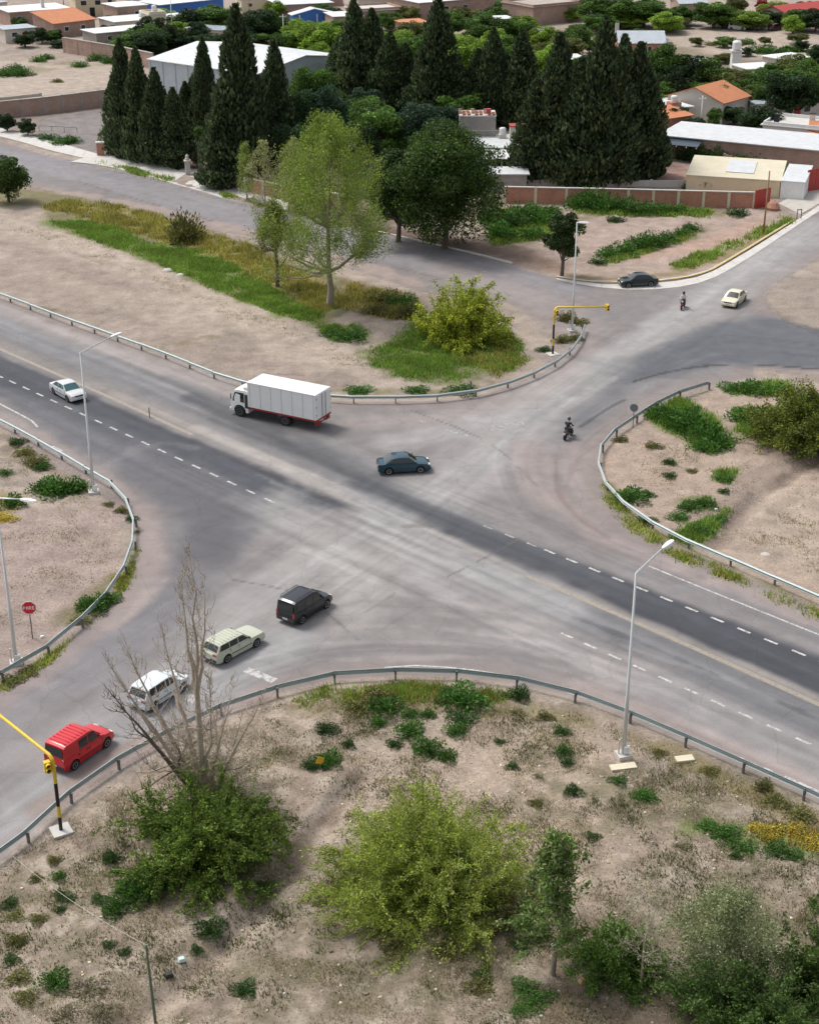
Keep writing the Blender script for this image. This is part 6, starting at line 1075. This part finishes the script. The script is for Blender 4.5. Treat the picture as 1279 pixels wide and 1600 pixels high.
LM = [((120, 1165), 'the red van'), ((51, 960), 'the stop sign'), ((96, 1299), 'the striped pole footing'), ((973, 1181), 'the foreground lamp base'), ((147, 772), 'the left lamp base'), ((665, 1320), 'the big feathery foreground bush'), ((320, 1330), 'the dark foreground bush'), ((900, 1450), 'the leafy lower right tree'), ((1120, 1450), 'the grey green lower right tree'), ((725, 490), 'the yellow green bush'), ((515, 470), 'the pale green tree trunk'), ((1240, 650), 'the big right hand bush'), ((988, 668), 'the round grey sign'), ((1050, 846), 'the right lamp head'), ((1000, 440), 'the parked dark sedan'), ((890, 517), 'the far lamp base'), ((1188, 325), 'the red sheet gate'), ((695, 380), 'the dark green tree'), ((246, 1590), 'the bottom green post'), ((497, 1190), 'the yellow marker sign'), ((700, 1062), 'the middle of the foreground guardrail'), ((290, 380), 'the olive roadside shrub'), ((100, 90), 'the plain brick wall'), ((1150, 95), 'the slim white tank hut'), ((1170, 275), 'the yellow building'), ((1069, 1185), 'the loose pale slab'), ((877, 420), 'the lone tree by the kerb')]
grp = defaultdict(list)
for wd in weeds:
    x, y = wd[0], wd[1]; L_ = min(LM, key=lambda q: (q[0][0] - x) ** 2 + (1.3 * (q[0][1] - y)) ** 2); dx, dy = x - L_[0][0], y - L_[0][1]
    sec = ('right of' if dx > 0 else 'left of') if abs(dx) > abs(dy) * 1.2 else ('below' if dy > 0 else 'above'); grp[(L_[1], sec)].append((math.hypot(dx, dy), wd))
wadj = {'green': 'fresh green', 'dark': 'dark green', 'olive': 'olive', 'yellow': 'yellow flowering', 'grey': 'dry greyish'}
for (lm_, sec), lst in grp.items():
    lst.sort(key=lambda q: q[0])
    for k, (_, (x, y, r, hf, c)) in enumerate(lst):
        pr = WEED[c][(int(x) + k) % len(WEED[c])]; w = 2.3 * r * MPP(x, y); h = w * .5 * hf
        pos = 'nearest' if k == 0 else (ordw(k) + ' nearest' if k < 20 else 'farthest')
        plant('weed_clump', pr, x, y, None, 2.8 * r, f'{wadj[c]} weed clump {sec} {lm_}, {pos} there', 'shrub', 'weed clumps on bare earth', ('stems', 'leaves'), hgt=h)
# --- named mid-distance trees, unique meshes
def unique_tree(name, x, yb, yt, wpx, mesh_fn, label, cat, **kw):
    h = HG(x, yb, yt); w = wpx * MPP(x, yb); tr, cr = mesh_fn(h, w)[:2]; root = empty(name, GG(x, yb), 0, label, cat)
    link('trunk', tr, root); 
    if cr: link('crown', cr, root)
    return root
def airy(h, w, seed, cols, nl=26000, leaf=.2, trunk=BARKP, depth=5, spread=.38, tf=.18, leaves=True, stems=1, grav=.45, mn=2, ratio=.74, jit=.25, bl=None):
    rng = np.random.default_rng(seed); out = []; tips = []
    for s in range(stems):
        a = rng.random() * 6.28; lean = .12 if stems == 1 else .45
        P, d = curve((0, 0, -.1), (math.cos(a) * lean, math.sin(a) * lean, 1), h * tf, rng, 4, .1); out.append((P, h * .026, h * .02))
        for c in range(4):
            a = c * 1.57 + rng.random(); e = np.array([math.cos(a) * .75 * w / h, math.sin(a) * .75 * w / h, 1.0]); grow(P[-1], e / np.linalg.norm(e), h * .27, h * .014, depth, rng, out, spread, ratio, 2 if depth > 4 else 3, .3, grav, tips, mn)
        grow(P[-1], (0, 0, 1), h * .3, h * .015, depth, rng, out, spread * .8, ratio, 2 if depth > 4 else 3, .25, grav, tips, mn)
    A = np.concatenate([o[0] for o in out]); zs = h / A[:, 2].max(); ex = np.percentile(np.hypot(A[:, 0], A[:, 1]), 97); xs_ = (w / 2) / ex; S = np.array([xs_, xs_, zs])
    out = [(P * S, r0, r1) for P, r0, r1 in out]; T = [P * S for P in tips]
    tr = tubemesh('trunk', out, trunk, 5 if len(out) < 4000 else 3); cr = None
    if leaves:
        j = rng.integers(0, len(T), nl); TT = np.stack(T); seg = rng.random(nl) * 4.99; i0 = seg.astype(int); f = (seg - i0)[:, None]
        C = TT[j, i0] * (1 - f) + TT[j, i0 + 1] * f + rng.normal(size=(nl, 3)) * jit; C[:, 2] = np.maximum(C[:, 2], .15)
        tone = rng.uniform(.75, 1.3, len(T))[j]; V, Fq = leafquads(C, leaf, leaf * .5, rng); cr = meshnp('crown', V, Fq, LEAF, np.clip(lcol(nl, cols, rng, .2) * tone[:, None], .005, .9))
    return tr, cr

def bez(a, c, b, k=6): t = np.linspace(0, 1, k)[:, None]; return a * (1 - t) ** 2 + 2 * c * t * (1 - t) + b * t * t
def spacetree(h, w, seed, cols, nl, leaf, trunk, env, zlow=.15, zfork=.2, n1=9, n2=60, n3=520, r0=.016, up=.6, jit=.15, leafr=.5, lean=0.0, rmin=.008, s3=3, lvl=(3,)):
    rng = np.random.default_rng(seed); R = lambda t: np.interp(t, np.linspace(0, 1, len(env)), env) * w / 2
    tr = np.array([(0, 0, -.1), (.01 * w, 0, h * zfork * .5), (lean * w, 0, h * zfork), (lean * w * 1.3, 0, h * .45)]); out = [(tr, h * r0 * 1.3, h * r0 * .6)]; nodes = [tr[1:]]; segs = {1: [], 2: [], 3: []}
    for lv, n, rr, lo in ((1, n1, r0 * .62, .35), (2, n2, r0 * .28, .12), (3, n3, r0 * .13, .0)):
        N_ = np.concatenate(nodes); t = zlow + (1 - zlow) * rng.random(n) ** .9
        if lv == 1: t = np.linspace(.45, .97, n)
        a = rng.random(n) * 6.28 if lv > 1 else np.arange(n) * 2.4; lob = 1 + .26 * np.sin(2 * a + seed) + .24 * np.sin(3 * a + t * 9 + seed); q = rng.random(n) ** .5 if lv > 1 else np.full(n, .62)
        T_ = np.stack([np.cos(a) * q * R(t) * lob, np.sin(a) * q * R(t) * lob, t * h * (1 + .05 * np.sin(a * 3 + seed))], 1); new = []
        for p in T_:
            d = N_ - p; cost = np.linalg.norm(d * np.array([1.3, 1.3, .8]), axis=1) + np.where(N_[:, 2] > p[2] - .04 * h, h, 0)
            s = N_[np.argmin(cost)]; hv = (p - s) * np.array([1, 1, 0]); c = s * .45 + p * .55 + hv * .25 - np.array([0, 0, (p[2] - s[2]) * up * .3]); P = bez(s, c, p, 7) + rng.normal(size=(7, 3)) * h * .004; P[0] = s
            L = np.linalg.norm(p - s); out.append((P, max(rmin, h * rr * min(1, L / h * 4)), rmin * .5)); new.append(P[2:]); segs[lv].append(P)
        nodes += new
    tm = tubemesh('trunk', out, trunk, 4)
    if not nl: return tm, None
    T_ = sum([segs[k] for k in lvl], []); SS = np.stack(T_); j = rng.integers(0, len(SS), nl); f = rng.uniform(leafr * 6, 5.99, nl); i0 = f.astype(int); f = (f - i0)[:, None]
    C = SS[j, i0] * (1 - f) + SS[j, i0 + 1] * f + rng.normal(size=(nl, 3)) * jit; C[:, 2] = np.maximum(C[:, 2], .1)
    tone = rng.uniform(.72, 1.3, len(SS))[j]; d = SS[j, i0 + 1] - SS[j, i0]; d /= np.linalg.norm(d, axis=1)[:, None] + 1e-9; d = d + rng.normal(size=(nl, 3)) * .6; d /= np.linalg.norm(d, axis=1)[:, None]
    V, Fq = leafquads(C, leaf, leaf * .45, rng, d); return tm, meshnp('crown', V, Fq, LEAF, np.clip(lcol(nl, cols, rng, .2) * tone[:, None], .005, .9))
OVAL = [.25, .7, .92, 1, .97, .9, .78, .62, .42, .12]
def arching(h, w, seed, cols, nstem=70, sub_=9, nl=60000, leaf=.11, bark=BARK, droop=.9, low=.1, bl=.5, jit=.07, aspect=.3, tr_=.6):
    rng = np.random.default_rng(seed); out = []; T = []
    for s in range(nstem):
        a = rng.random() * 6.28; el = rng.uniform(.15, 1.35); L = h * rng.uniform(.7, 1.15) if el > .8 else w * .5 * rng.uniform(.7, 1.1)
        d = np.array([math.cos(a) * math.cos(el), math.sin(a) * math.cos(el), math.sin(el)]); st = np.array([rng.normal() * .15, rng.normal() * .15, 0])
        P, d2 = curve(st, d, L, rng, 8, .5, -droop * .35 * math.cos(el)); P[:, 2] = np.maximum(P[:, 2], low); out.append((P, h * .006, h * .002)); T.append(P[2:])
        for c in range(sub_):
            i = rng.integers(2, 9); e = (P[i] - P[i - 1]); e /= np.linalg.norm(e); e = e + rng.normal(size=3) * .75; e[2] += .25; e /= np.linalg.norm(e)
            Q_, d3 = curve(P[i], e, w * .5 * rng.uniform(.15, .45), rng, 5, .5, -droop * .5); Q_[:, 2] = np.maximum(Q_[:, 2], low); out.append((Q_, h * .002 + .004, .003)); T.append(Q_)
    A = np.concatenate([o[0] for o in out]); S = np.array([w / 2 / np.percentile(np.hypot(A[:, 0], A[:, 1]), 96)] * 2 + [h / np.percentile(A[:, 2], 99.5)]); S[1] = S[0]
    out = [(P * S, r0, r1) for P, r0, r1 in out]
    PA = np.concatenate([np.stack([P[:-1], P[1:]], 1) for P in T]) * S; tn = np.concatenate([np.full(len(P) - 1, rng.uniform(.7, 1.35)) for P in T])
    j = rng.integers(0, len(PA), nl); f = rng.random((nl, 1)); C = PA[j, 0] * (1 - f) + PA[j, 1] * f + rng.normal(size=(nl, 3)) * jit; dv = PA[j, 1] - PA[j, 0]; dv /= np.linalg.norm(dv, axis=1)[:, None] + 1e-9; dv += rng.normal(size=(nl, 3)) * .5; dv /= np.linalg.norm(dv, axis=1)[:, None]
    V, Fq = leafquads(C, leaf, leaf * aspect, rng, dv); return tubemesh('trunk', out, bark, 3), meshnp('crown', V, Fq, LEAF, np.clip(lcol(nl, cols, rng, .2) * tn[j][:, None], .006, .9))
unique_tree('pale_tree', 515, 479, 190, 235, lambda h, w: spacetree(h, w, 5, [(.20, .28, .045), (.26, .34, .065), (.15, .21, .04)], 56000, .2, BARKP, [.2, .75, .95, 1, 1, .95, .85, .72, .55, .2], .3, .2, 11, 90, 800, .017, .7, .36, .15), 'tall pale yellow green tree with visible branches in the grassy island', 'tree')
unique_tree('pale_tree', 433, 446, 318, 84, lambda h, w: spacetree(h, w, 6, [(.15, .18, .05), (.2, .22, .07), (.10, .12, .04)], 12000, .2, BARK, OVAL, .5, .45, 6, 30, 240, .022, .6, .25, .1), 'smaller thin tree with dark trunk left of the tall pale tree', 'tree')
unique_tree('leafless_tree', 415, 330, 222, 74, lambda h, w: spacetree(h, w, 8, [(.25, .26, .12)], 3500, .2, BARKP, OVAL, .15, .1, 7, 40, 260, .014, .7, .2), 'pale nearly leafless tree before the orange brick wall', 'tree')
unique_tree('leafless_tree', 462, 328, 215, 70, lambda h, w: spacetree(h, w, 9, [(.25, .27, .12)], 5000, .2, BARKP, OVAL, .15, .1, 7, 40, 260, .014, .7, .2), 'sparse greyish tree just behind the tall pale tree', 'tree')
unique_tree('dead_tree', 416, 205, 150, 22, lambda h, w: spacetree(h, w, 19, [], 0, .2, M['white'], OVAL, .4, .35, 5, 8, 10, .02, rmin=.05), 'small white dead tree standing against the dark cypresses', 'tree')
unique_tree('young_tree', 386, 312, 225, 30, lambda h, w: spacetree(h, w, 10, [(.22, .27, .08)], 5000, .2, BARKP, OVAL, .2, .15, 5, 20, 120, .014, .7, .22), 'slim young yellow green tree beside the driveway', 'tree')
unique_tree('dark_tree', 694, 388, 190, 205, lambda h, w: mk_broad(91, [(.035, .065, .016), (.05, .09, .02), (.028, .05, .014), (.07, .12, .025)], 70000, h, w, 110, .32, .02), 'large dark green rounded tree beside the frontage road kerb', 'tree')
unique_tree('kerb_tree', 877, 432, 330, 66, lambda h, w: mk_broad(92, [(.03, .055, .018), (.045, .08, .024), (.06, .09, .035)], 9000, h, w, 30, .3, .25), 'small dark round tree alone by the far kerb', 'tree')
unique_tree('yellow_bush', 724, 530, 450, 138, lambda h, w: arching(h, w, 193, [(.24, .29, .035), (.36, .38, .04), (.15, .20, .03), (.42, .43, .06)], 80, 9, 60000, .22, BARK, .8, jit=.16, aspect=.5), 'bright yellow green rounded bush on the grassy island point', 'bush')
unique_tree('edge_bush', 14, 316, 240, 76, lambda h, w: mk_broad(94, [(.03, .06, .018), (.05, .09, .02), (.08, .12, .03)], 14000, h, w, 36, .26, .03), 'dark green bush cut by the left edge beside the frontage road', 'bush')
unique_tree('island_bush', 1262, 695, 618, 180, lambda h, w: arching(h, w, 195, [(.07, .10, .018), (.11, .13, .025), (.17, .18, .03), (.04, .06, .016)], 90, 10, 90000, .2, BARK, .9, jit=.16, aspect=.45), 'big olive green bush at the right edge on the island', 'bush')
unique_tree('palm_tree', 1103, 297, 268, 34, lambda h, w: (tubemesh('trunk', [(np.array([(0, 0, 0), (.05, 0, h * .75)]), .18, .12)], BARK, 7), crown('crown', np.concatenate([np.array([[math.cos(a) * t * w * .5, math.sin(a) * t * w * .5, h * .78 + .9 * t - 1.9 * t * t] for t in np.linspace(.05, 1, 14)]) for a in np.linspace(0, 6.0, 12)]), .55, .18, [(.10, .14, .03), (.16, .2, .05)], np.random.default_rng(3))), 'small palm in front of the yellow building', 'palm')
unique_tree('foreground_bush', 328, 1340, 1250, 255, lambda h, w: arching(h, w, 101, [(.07, .115, .02), (.10, .155, .026), (.05, .085, .017), (.15, .20, .035)], 90, 10, 85000, .16, BARK, .9, jit=.1, aspect=.42), 'dense dark green bush below the bare tree in the lower left', 'bush')
unique_tree('feathery_bush', 668, 1400, 1282, 310, lambda h, w: arching(h, w, 102, [(.20, .27, .035), (.27, .33, .055), (.13, .18, .03), (.36, .37, .10)], 130, 14, 190000, .14, BARKP, .9, jit=.11, aspect=.34), 'large feathery yellow green bush in the centre foreground', 'bush')
bt = unique_tree('bare_tree', 320, 1262, 850, 120, lambda h, w: spacetree(h, w, 12, [], 0, .2, BARKW, [.3, .7, 1, .9, .75, .62, .6, .55, .4, .15], .16, .12, 6, 42, 320, .014, .8, rmin=.017), 'tall leafless tree with pale twigs rising from the dark bush', 'tree')
for k_, (a_, l_, s_) in enumerate(((math.radians(170), .64, 31), (math.radians(195), .62, 32), (math.radians(15), .5, 33), (math.radians(60), .45, 34), (math.radians(120), .7, 35), (math.radians(150), .66, 36))):
    hh_ = HG(320, 1262, 850) * l_; tm_, _ = spacetree(hh_, hh_ * .42, s_, [], 0, .2, BARK if k_ == 1 else BARKW, [.2, .5, .9, 1, .9, .7, .6, .4, .3, .15], .25, .3, 3, 14, 85, .018, .8, rmin=.017)
    o_ = link('limb', tm_, bt); o_.rotation_euler = (-math.sin(a_) * .5, math.cos(a_) * .5, 0)
unique_tree('scrub_bush', 330, 1255, 1165, 210, lambda h, w: arching(h, w, 103, [(.28, .25, .16), (.2, .2, .10), (.12, .14, .05)], 60, 10, 9000, .12, BARKW, .6), 'tangle of dry pale twigs at the foot of the bare tree', 'bush')
unique_tree('leafy_tree', 862, 1524, 1312, 165, lambda h, w: spacetree(h, w, 13, [(.10, .18, .04), (.14, .22, .05), (.07, .12, .03), (.26, .27, .16)], 9500, .2, BARKP, [.5, .9, 1, .8, .9, .6, .7, .45, .4, .25], .25, .22, 7, 34, 130, .016, .6, .13, .2, lean=.06), 'leafy light green tree with pale trunk in the lower right', 'tree')
unique_tree('bare_sapling', 1000, 1545, 1372, 100, lambda h, w: spacetree(h, w, 14, [(.35, .33, .26)], 1800, .1, BARKW, [.2, .3, .5, .8, 1, 1, .9, .8, .6, .3], .3, .28, 6, 24, 160, .01, .9, .06, rmin=.006), 'slender leafless pale sapling between the two lower right trees', 'sapling')
unique_tree('silvery_tree', 1125, 1560, 1392, 185, lambda h, w: spacetree(h, w, 15, [(.18, .21, .10), (.23, .26, .15), (.11, .15, .05), (.38, .40, .28)], 26000, .12, BARKP, [.5, .9, 1, 1, .98, .92, .82, .7, .5, .25], .1, .12, 10, 80, 600, .014, .6, .18, .1), 'grey green fine leaved tree at the lower right', 'tree')
unique_tree('corner_bush', 1170, 1640, 1530, 280, lambda h, w: arching(h, w, 104, [(.05, .09, .022), (.07, .12, .03), (.035, .06, .018)], 80, 9, 60000, .15, BARK, .8, jit=.12, aspect=.45), 'dark green bush mass along the bottom right edge', 'bush')
unique_tree('corner_bush', 1290, 1560, 1430, 150, lambda h, w: arching(h, w, 105, [(.07, .12, .028), (.11, .17, .04), (.05, .08, .02)], 60, 9, 40000, .15, BARK, .8, jit=.12, aspect=.45), 'mid green bush cut by the right edge near the bottom corner', 'bush')
unique_tree('under_bush', 960, 1520, 1462, 150, lambda h, w: arching(h, w, 106, [(.07, .13, .025), (.11, .19, .04), (.05, .09, .02)], 60, 8, 20000, .15, BARK, .8, jit=.12, aspect=.45), 'low dark green bush between the lower right trunks', 'bush')
unique_tree('under_bush', 790, 1440, 1372, 130, lambda h, w: arching(h, w, 107, [(.13, .10, .06), (.10, .09, .045), (.06, .08, .03)], 50, 8, 12000, .1, BARK, .8, jit=.1), 'brownish low scrub right of the feathery bush', 'bush')
unique_tree('dark_tree', 622, 378, 225, 110, lambda h, w: mk_broad(98, [(.03, .06, .018), (.045, .085, .022), (.025, .045, .014)], 26000, h, w, 60, .32, .02), 'darker narrower tree merging with the left side of the large dark green tree', 'tree')
# --- grass, straw and litter nobody could count
def scatter(polys, n, seed, thr=None, ns=1.5):
    rng = np.random.default_rng(seed); out = []
    areas = []
    for p in polys: P = _xy(p); areas.append(abs(np.sum(P[:, 0] * np.roll(P[:, 1], -1) - P[:, 1] * np.roll(P[:, 0], -1))) / 2)
    for p, a in zip(polys, areas):
        P = _xy(p); m = int(n * a / sum(areas)); lo, hi = P.min(0), P.max(0); got = []
        c = 0
        while sum(map(len, got)) < m and c < 30:
            Qp = rng.uniform(lo, hi, (m * 2 + 50, 2)); k = inside(Qp[:, 0], Qp[:, 1], P)
            if thr is not None: k &= fbm(Qp[:, 0], Qp[:, 1], ns, 4, seed) > thr + rng.normal(size=len(Qp)) * .12
            got.append(Qp[k]); c += 1
        out.append(np.concatenate(got)[:m])
    return np.concatenate(out)
RPp = RP
def grass(name, polys, n, seed, h, cols, label, cat, thr=None, bl=5, wd=.03, spread=.18, ns=1.5, offroad=True, edge=1.0):
    P = scatter(polys, n, seed, thr, ns); rq = np.random.default_rng(seed + 5); ed = np.full(len(P), 9.0)
    for q in polys:
        W_ = _xy(q); i_ = inside(P[:, 0], P[:, 1], W_); ed[i_] = np.minimum(ed[i_], segdist(P[i_, 0], P[i_, 1], W_, True))
    P = P[ed + edge * (2.6 * fbm(P[:, 0], P[:, 1], 3.0, 5, seed + 3) + .7 * rq.normal(size=len(P)) - .5) > 0]

    if offroad: k = ~inside(P[:, 0], P[:, 1], RPp); P = P[k]
    rng = np.random.default_rng(seed + 1); P = np.repeat(P, bl, 0); m = len(P); P = P + rng.normal(size=(m, 2)) * spread; z = gz(P[:, 0], P[:, 1]); a = rng.random(m) * 6.28; hh = h * rng.uniform(.45, 1.2, m) * (1 + .6 * fbm(P[:, 0], P[:, 1], 1.6, 3, seed + 9)); ln = rng.normal(size=(m, 2)) * hh[:, None] * .35
    b = np.stack([np.cos(a), np.sin(a), np.zeros(m)], 1) * wd; B = np.stack([P[:, 0], P[:, 1], z - .03], 1); T = B + np.stack([ln[:, 0], ln[:, 1], hh], 1)
    V = np.stack([B - b, B + b, T], 1).reshape(-1, 3); me = meshnp(name, V, np.arange(m * 3).reshape(m, 3), LEAF, np.clip(lcol(m, cols, rng, .3) * (1 + .35 * fbm(P[:, 0], P[:, 1], 1.8, 3, seed + 12))[:, None], .004, .8))
    return tagit(link(name, me), label, cat, None, 'stuff')
GC = [(.14, .25, .04), (.19, .30, .055), (.10, .18, .035), (.22, .24, .07)]; YC = [(.38, .33, .10), (.28, .26, .07), (.46, .37, .12)]; DC = [(.30, .25, .17), (.22, .18, .11), (.16, .16, .07), (.38, .33, .24)]
g1 = [(75, 345), (150, 345), (230, 375), (330, 395), (430, 450), (505, 485), (500, 505), (430, 488), (330, 447), (230, 405), (120, 368)]; g2 = [(110, 312), (200, 320), (300, 352), (400, 388), (560, 468), (500, 490), (420, 450), (330, 400), (230, 372), (60, 325)]
g3 = [(572, 548), (610, 530), (640, 505), (700, 500), (790, 512), (830, 558), (795, 580), (742, 578), (716, 596), (640, 598), (585, 582)]; g4 = [(540, 440), (650, 462), (660, 505), (600, 500), (540, 485)]; g5 = [(495, 508), (560, 508), (582, 528), (520, 532)]
grass('grass', [g1, g3, g5], 40000, 201, .36, GC, 'fresh green grass on the northern island', 'grass', -.3, 4, .045, .28, edge=1.7); grass('dry_grass', [g2, g4, [(700, 560), (800, 530), (822, 562), (780, 590)]], 14000, 202, .55, YC + [(.12, .15, .04)], 'yellowish dry grass on the northern island', 'grass', -.2, 4, .04, .25)
grass('island_grass', [[(1005, 645), (1060, 622), (1110, 645), (1150, 690), (1110, 705), (1030, 670)], [(1130, 605), (1230, 595), (1240, 620), (1150, 620)], [(1145, 640), (1240, 640), (1230, 690), (1150, 680)], [(1040, 838), (1140, 795), (1130, 815), (1085, 858)], [(1115, 735), (1150, 735), (1145, 755), (1118, 752)]], 9000, 203, .5, GC, 'bright green grass patches on the right island', 'grass', -.3, 4, .045, .22)
grass('verge_grass', [[(943, 750), (985, 805), (1050, 850), (1150, 898), (1279, 955), (1500, 1050), (1500, 1066), (1279, 972), (1150, 912), (1040, 866), (975, 822), (940, 775)]], 3800, 204, .3, GC + YC, 'green and yellow grass strip below the right guardrail', 'grass', -.2, 4, .04, .2, offroad=False)
grass('corner_grass', [[(-60, 1112), (0, 1066), (60, 1033), (110, 994), (160, 948), (195, 898), (212, 850), (220, 852), (205, 905), (170, 955), (115, 1004), (66, 1045), (0, 1085), (-60, 1128)]], 2200, 205, .28, GC + YC, 'grass strip along the left guardrail', 'grass', -.15, 4, .035, .15, offroad=False)
grass('field_grass', [[(760, 325), (860, 325), (870, 370), (770, 385)], [(890, 322), (1110, 328), (1110, 342), (900, 336)], [(1060, 426), (1240, 346), (1225, 340), (1050, 412)], [(930, 412), (1085, 358), (1085, 368), (960, 412)], [(145, 256), (268, 286), (270, 280), (160, 252)], [(345, 306), (440, 330), (440, 322), (348, 302)]], 12000, 206, .5, GC + [(.2, .18, .06)], 'green and olive grass in the far lot and verges', 'grass', -.3, 4, .07, .3, offroad=False)
FG = [(-200, 1520), (0, 1356), (250, 1175), (430, 1096), (620, 1070), (800, 1082), (1000, 1144), (1279, 1266), (1500, 1380), (1500, 1720), (-200, 1720)]
grass('dry_scrub', [FG], 30000, 207, .17, DC, 'sparse dry grass and twigs over the foreground earth', 'dry grass', .08, 5, .018, .16, 2.2); grass('olive_scrub', [FG], 9000, 208, .2, [(.12, .14, .05), (.16, .16, .07), (.08, .10, .035)], 'sparse olive ground plants over the foreground earth', 'ground cover', .16, 5, .03, .14, 1.8)
grass('flowering_scrub', [[(1150, 1272), (1290, 1295), (1290, 1335), (1180, 1312)]], 420, 209, .28, [(.5, .32, .05), (.2, .18, .06), (.12, .14, .04)], 'orange yellow flowering weeds by the right foreground', 'wild flowers', -.1, 5, .03, .2)
grass('guardrail_weeds', [[(450, 1092), (520, 1070), (620, 1066), (760, 1070), (800, 1085), (760, 1100), (640, 1100), (480, 1110)]], 2600, 210, .35, GC + [(.3, .16, .08)], 'mixed green and rusty weeds under the foreground guardrail', 'weeds', -.2, 5, .03, .16)
grass('island_scrub', [[(0, 350), (300, 470), (560, 600), (760, 590), (560, 500), (380, 480), (100, 360)], [(960, 690), (1279, 700), (1500, 760), (1279, 900), (1000, 790)], [(-100, 700), (60, 712), (200, 830), (170, 930), (0, 1040), (-100, 1100)]], 5000, 211, .16, DC, 'scattered dry tufts on the bare islands', 'dry grass', .12, 4, .03, .15, 3)
# stones and litter
rng = np.random.default_rng(77)
def stones(name, polys, n, smin, smax, cols, label, cat, seed):
    P = scatter(polys, n, seed); k = ~inside(P[:, 0], P[:, 1], RPp); P = P[k]; m = len(P); r = np.random.default_rng(seed); s = r.uniform(smin, smax, m) ** 1.0; z = gz(P[:, 0], P[:, 1])
    o = np.array([(1, 0, 0), (0, 1, 0), (-1, 0, 0), (0, -1, 0), (0, 0, .7), (0, 0, -.5)], float)[None] * s[:, None, None] * r.uniform(.6, 1.3, (m, 6, 1)); a = r.random(m) * 6.28; ca, sa = np.cos(a)[:, None], np.sin(a)[:, None]
    x = o[..., 0] * ca - o[..., 1] * sa; y = o[..., 0] * sa + o[..., 1] * ca; V = np.stack([x + P[:, 0:1], y + P[:, 1:2], o[..., 2] + z[:, None]], -1).reshape(-1, 3)
    f = np.array([(0, 1, 4), (1, 2, 4), (2, 3, 4), (3, 0, 4), (1, 0, 5), (2, 1, 5), (3, 2, 5), (0, 3, 5)]); Fq = (f[None] + (np.arange(m) * 6)[:, None, None]).reshape(-1, 3)
    c = np.repeat(lcol(m, cols, r, .2), 8, 0); return tagit(link(name, meshnp(name, V, Fq, LEAF, c)), label, cat, None, 'stuff')
stones('gravel', [FG, [(-100, 700), (60, 712), (200, 830), (170, 930), (0, 1040), (-100, 1100)], [(960, 690), (1279, 700), (1500, 760), (1279, 900), (1000, 790)]], 9000, .02, .07, [(.45, .38, .32), (.3, .25, .21), (.55, .5, .44)], 'small stones over the bare earth', 'gravel', 301)
stones('rocks', [FG], 450, .07, .16, [(.45, .39, .33), (.28, .23, .19), (.55, .5, .44)], 'fist to head sized stones over the foreground earth', 'stones', 303)
stones('litter', [FG, [(840, 1530), (1010, 1530), (1000, 1580), (860, 1575)]], 170, .04, .11, [(.75, .74, .72), (.6, .62, .62), (.7, .66, .55)], 'scraps of white litter in the foreground scrub', 'litter', 302)
for x, y, s, c, lb in ((284, 1500, .32, (.55, .68, .68), 'pale blue plastic bag lying in the ditch'), (428, 1325, .35, (.75, .74, .72), 'white plastic bag at the head of the ditch'), (909, 1537, .3, (.55, .36, .16), 'light brown carton near the lower right trunks'), (264, 1523, .35, (.02, .02, .02), 'black plastic bag beside the pale blue one'), (66, 993, .25, (.75, .74, .70), 'white lump beside the stop sign post'), (865, 1480, .22, (.75, .76, .76), 'white scrap under the leafy lower right tree'), (1118, 798, .25, (.75, .74, .72), 'white scrap among the weeds of the right island')):
    m_ = MB().box((0, 0, s * .35), (s * 1.2, s, s * .6), .4, .7).mesh('litter_piece', plain(c, .6, 0, .1, 3), bevel=s * .12); tagit(link('litter_piece', m_, None, GG(x, y)), lb, 'litter')
for x, y, r, lb in ((655, 494, .7, 'pale stone lying in the weeds left of the yellow bush'), (262, 423, .6, 'pale earth lump at the lower edge of the green grass band'), (282, 430, .5, 'smaller earth lump right of the other one by the green band'), (1196, 862, .4, 'lone stone on the furrowed right island')):
    tagit(MB().lathe([(r * .6, -.1), (r, .02), (r * .7, r * .3), (r * .1, r * .42)], 8).obj('stone', M['soil'] if r > .65 else M['conc'], None, GG(x, y)), lb, 'stone')
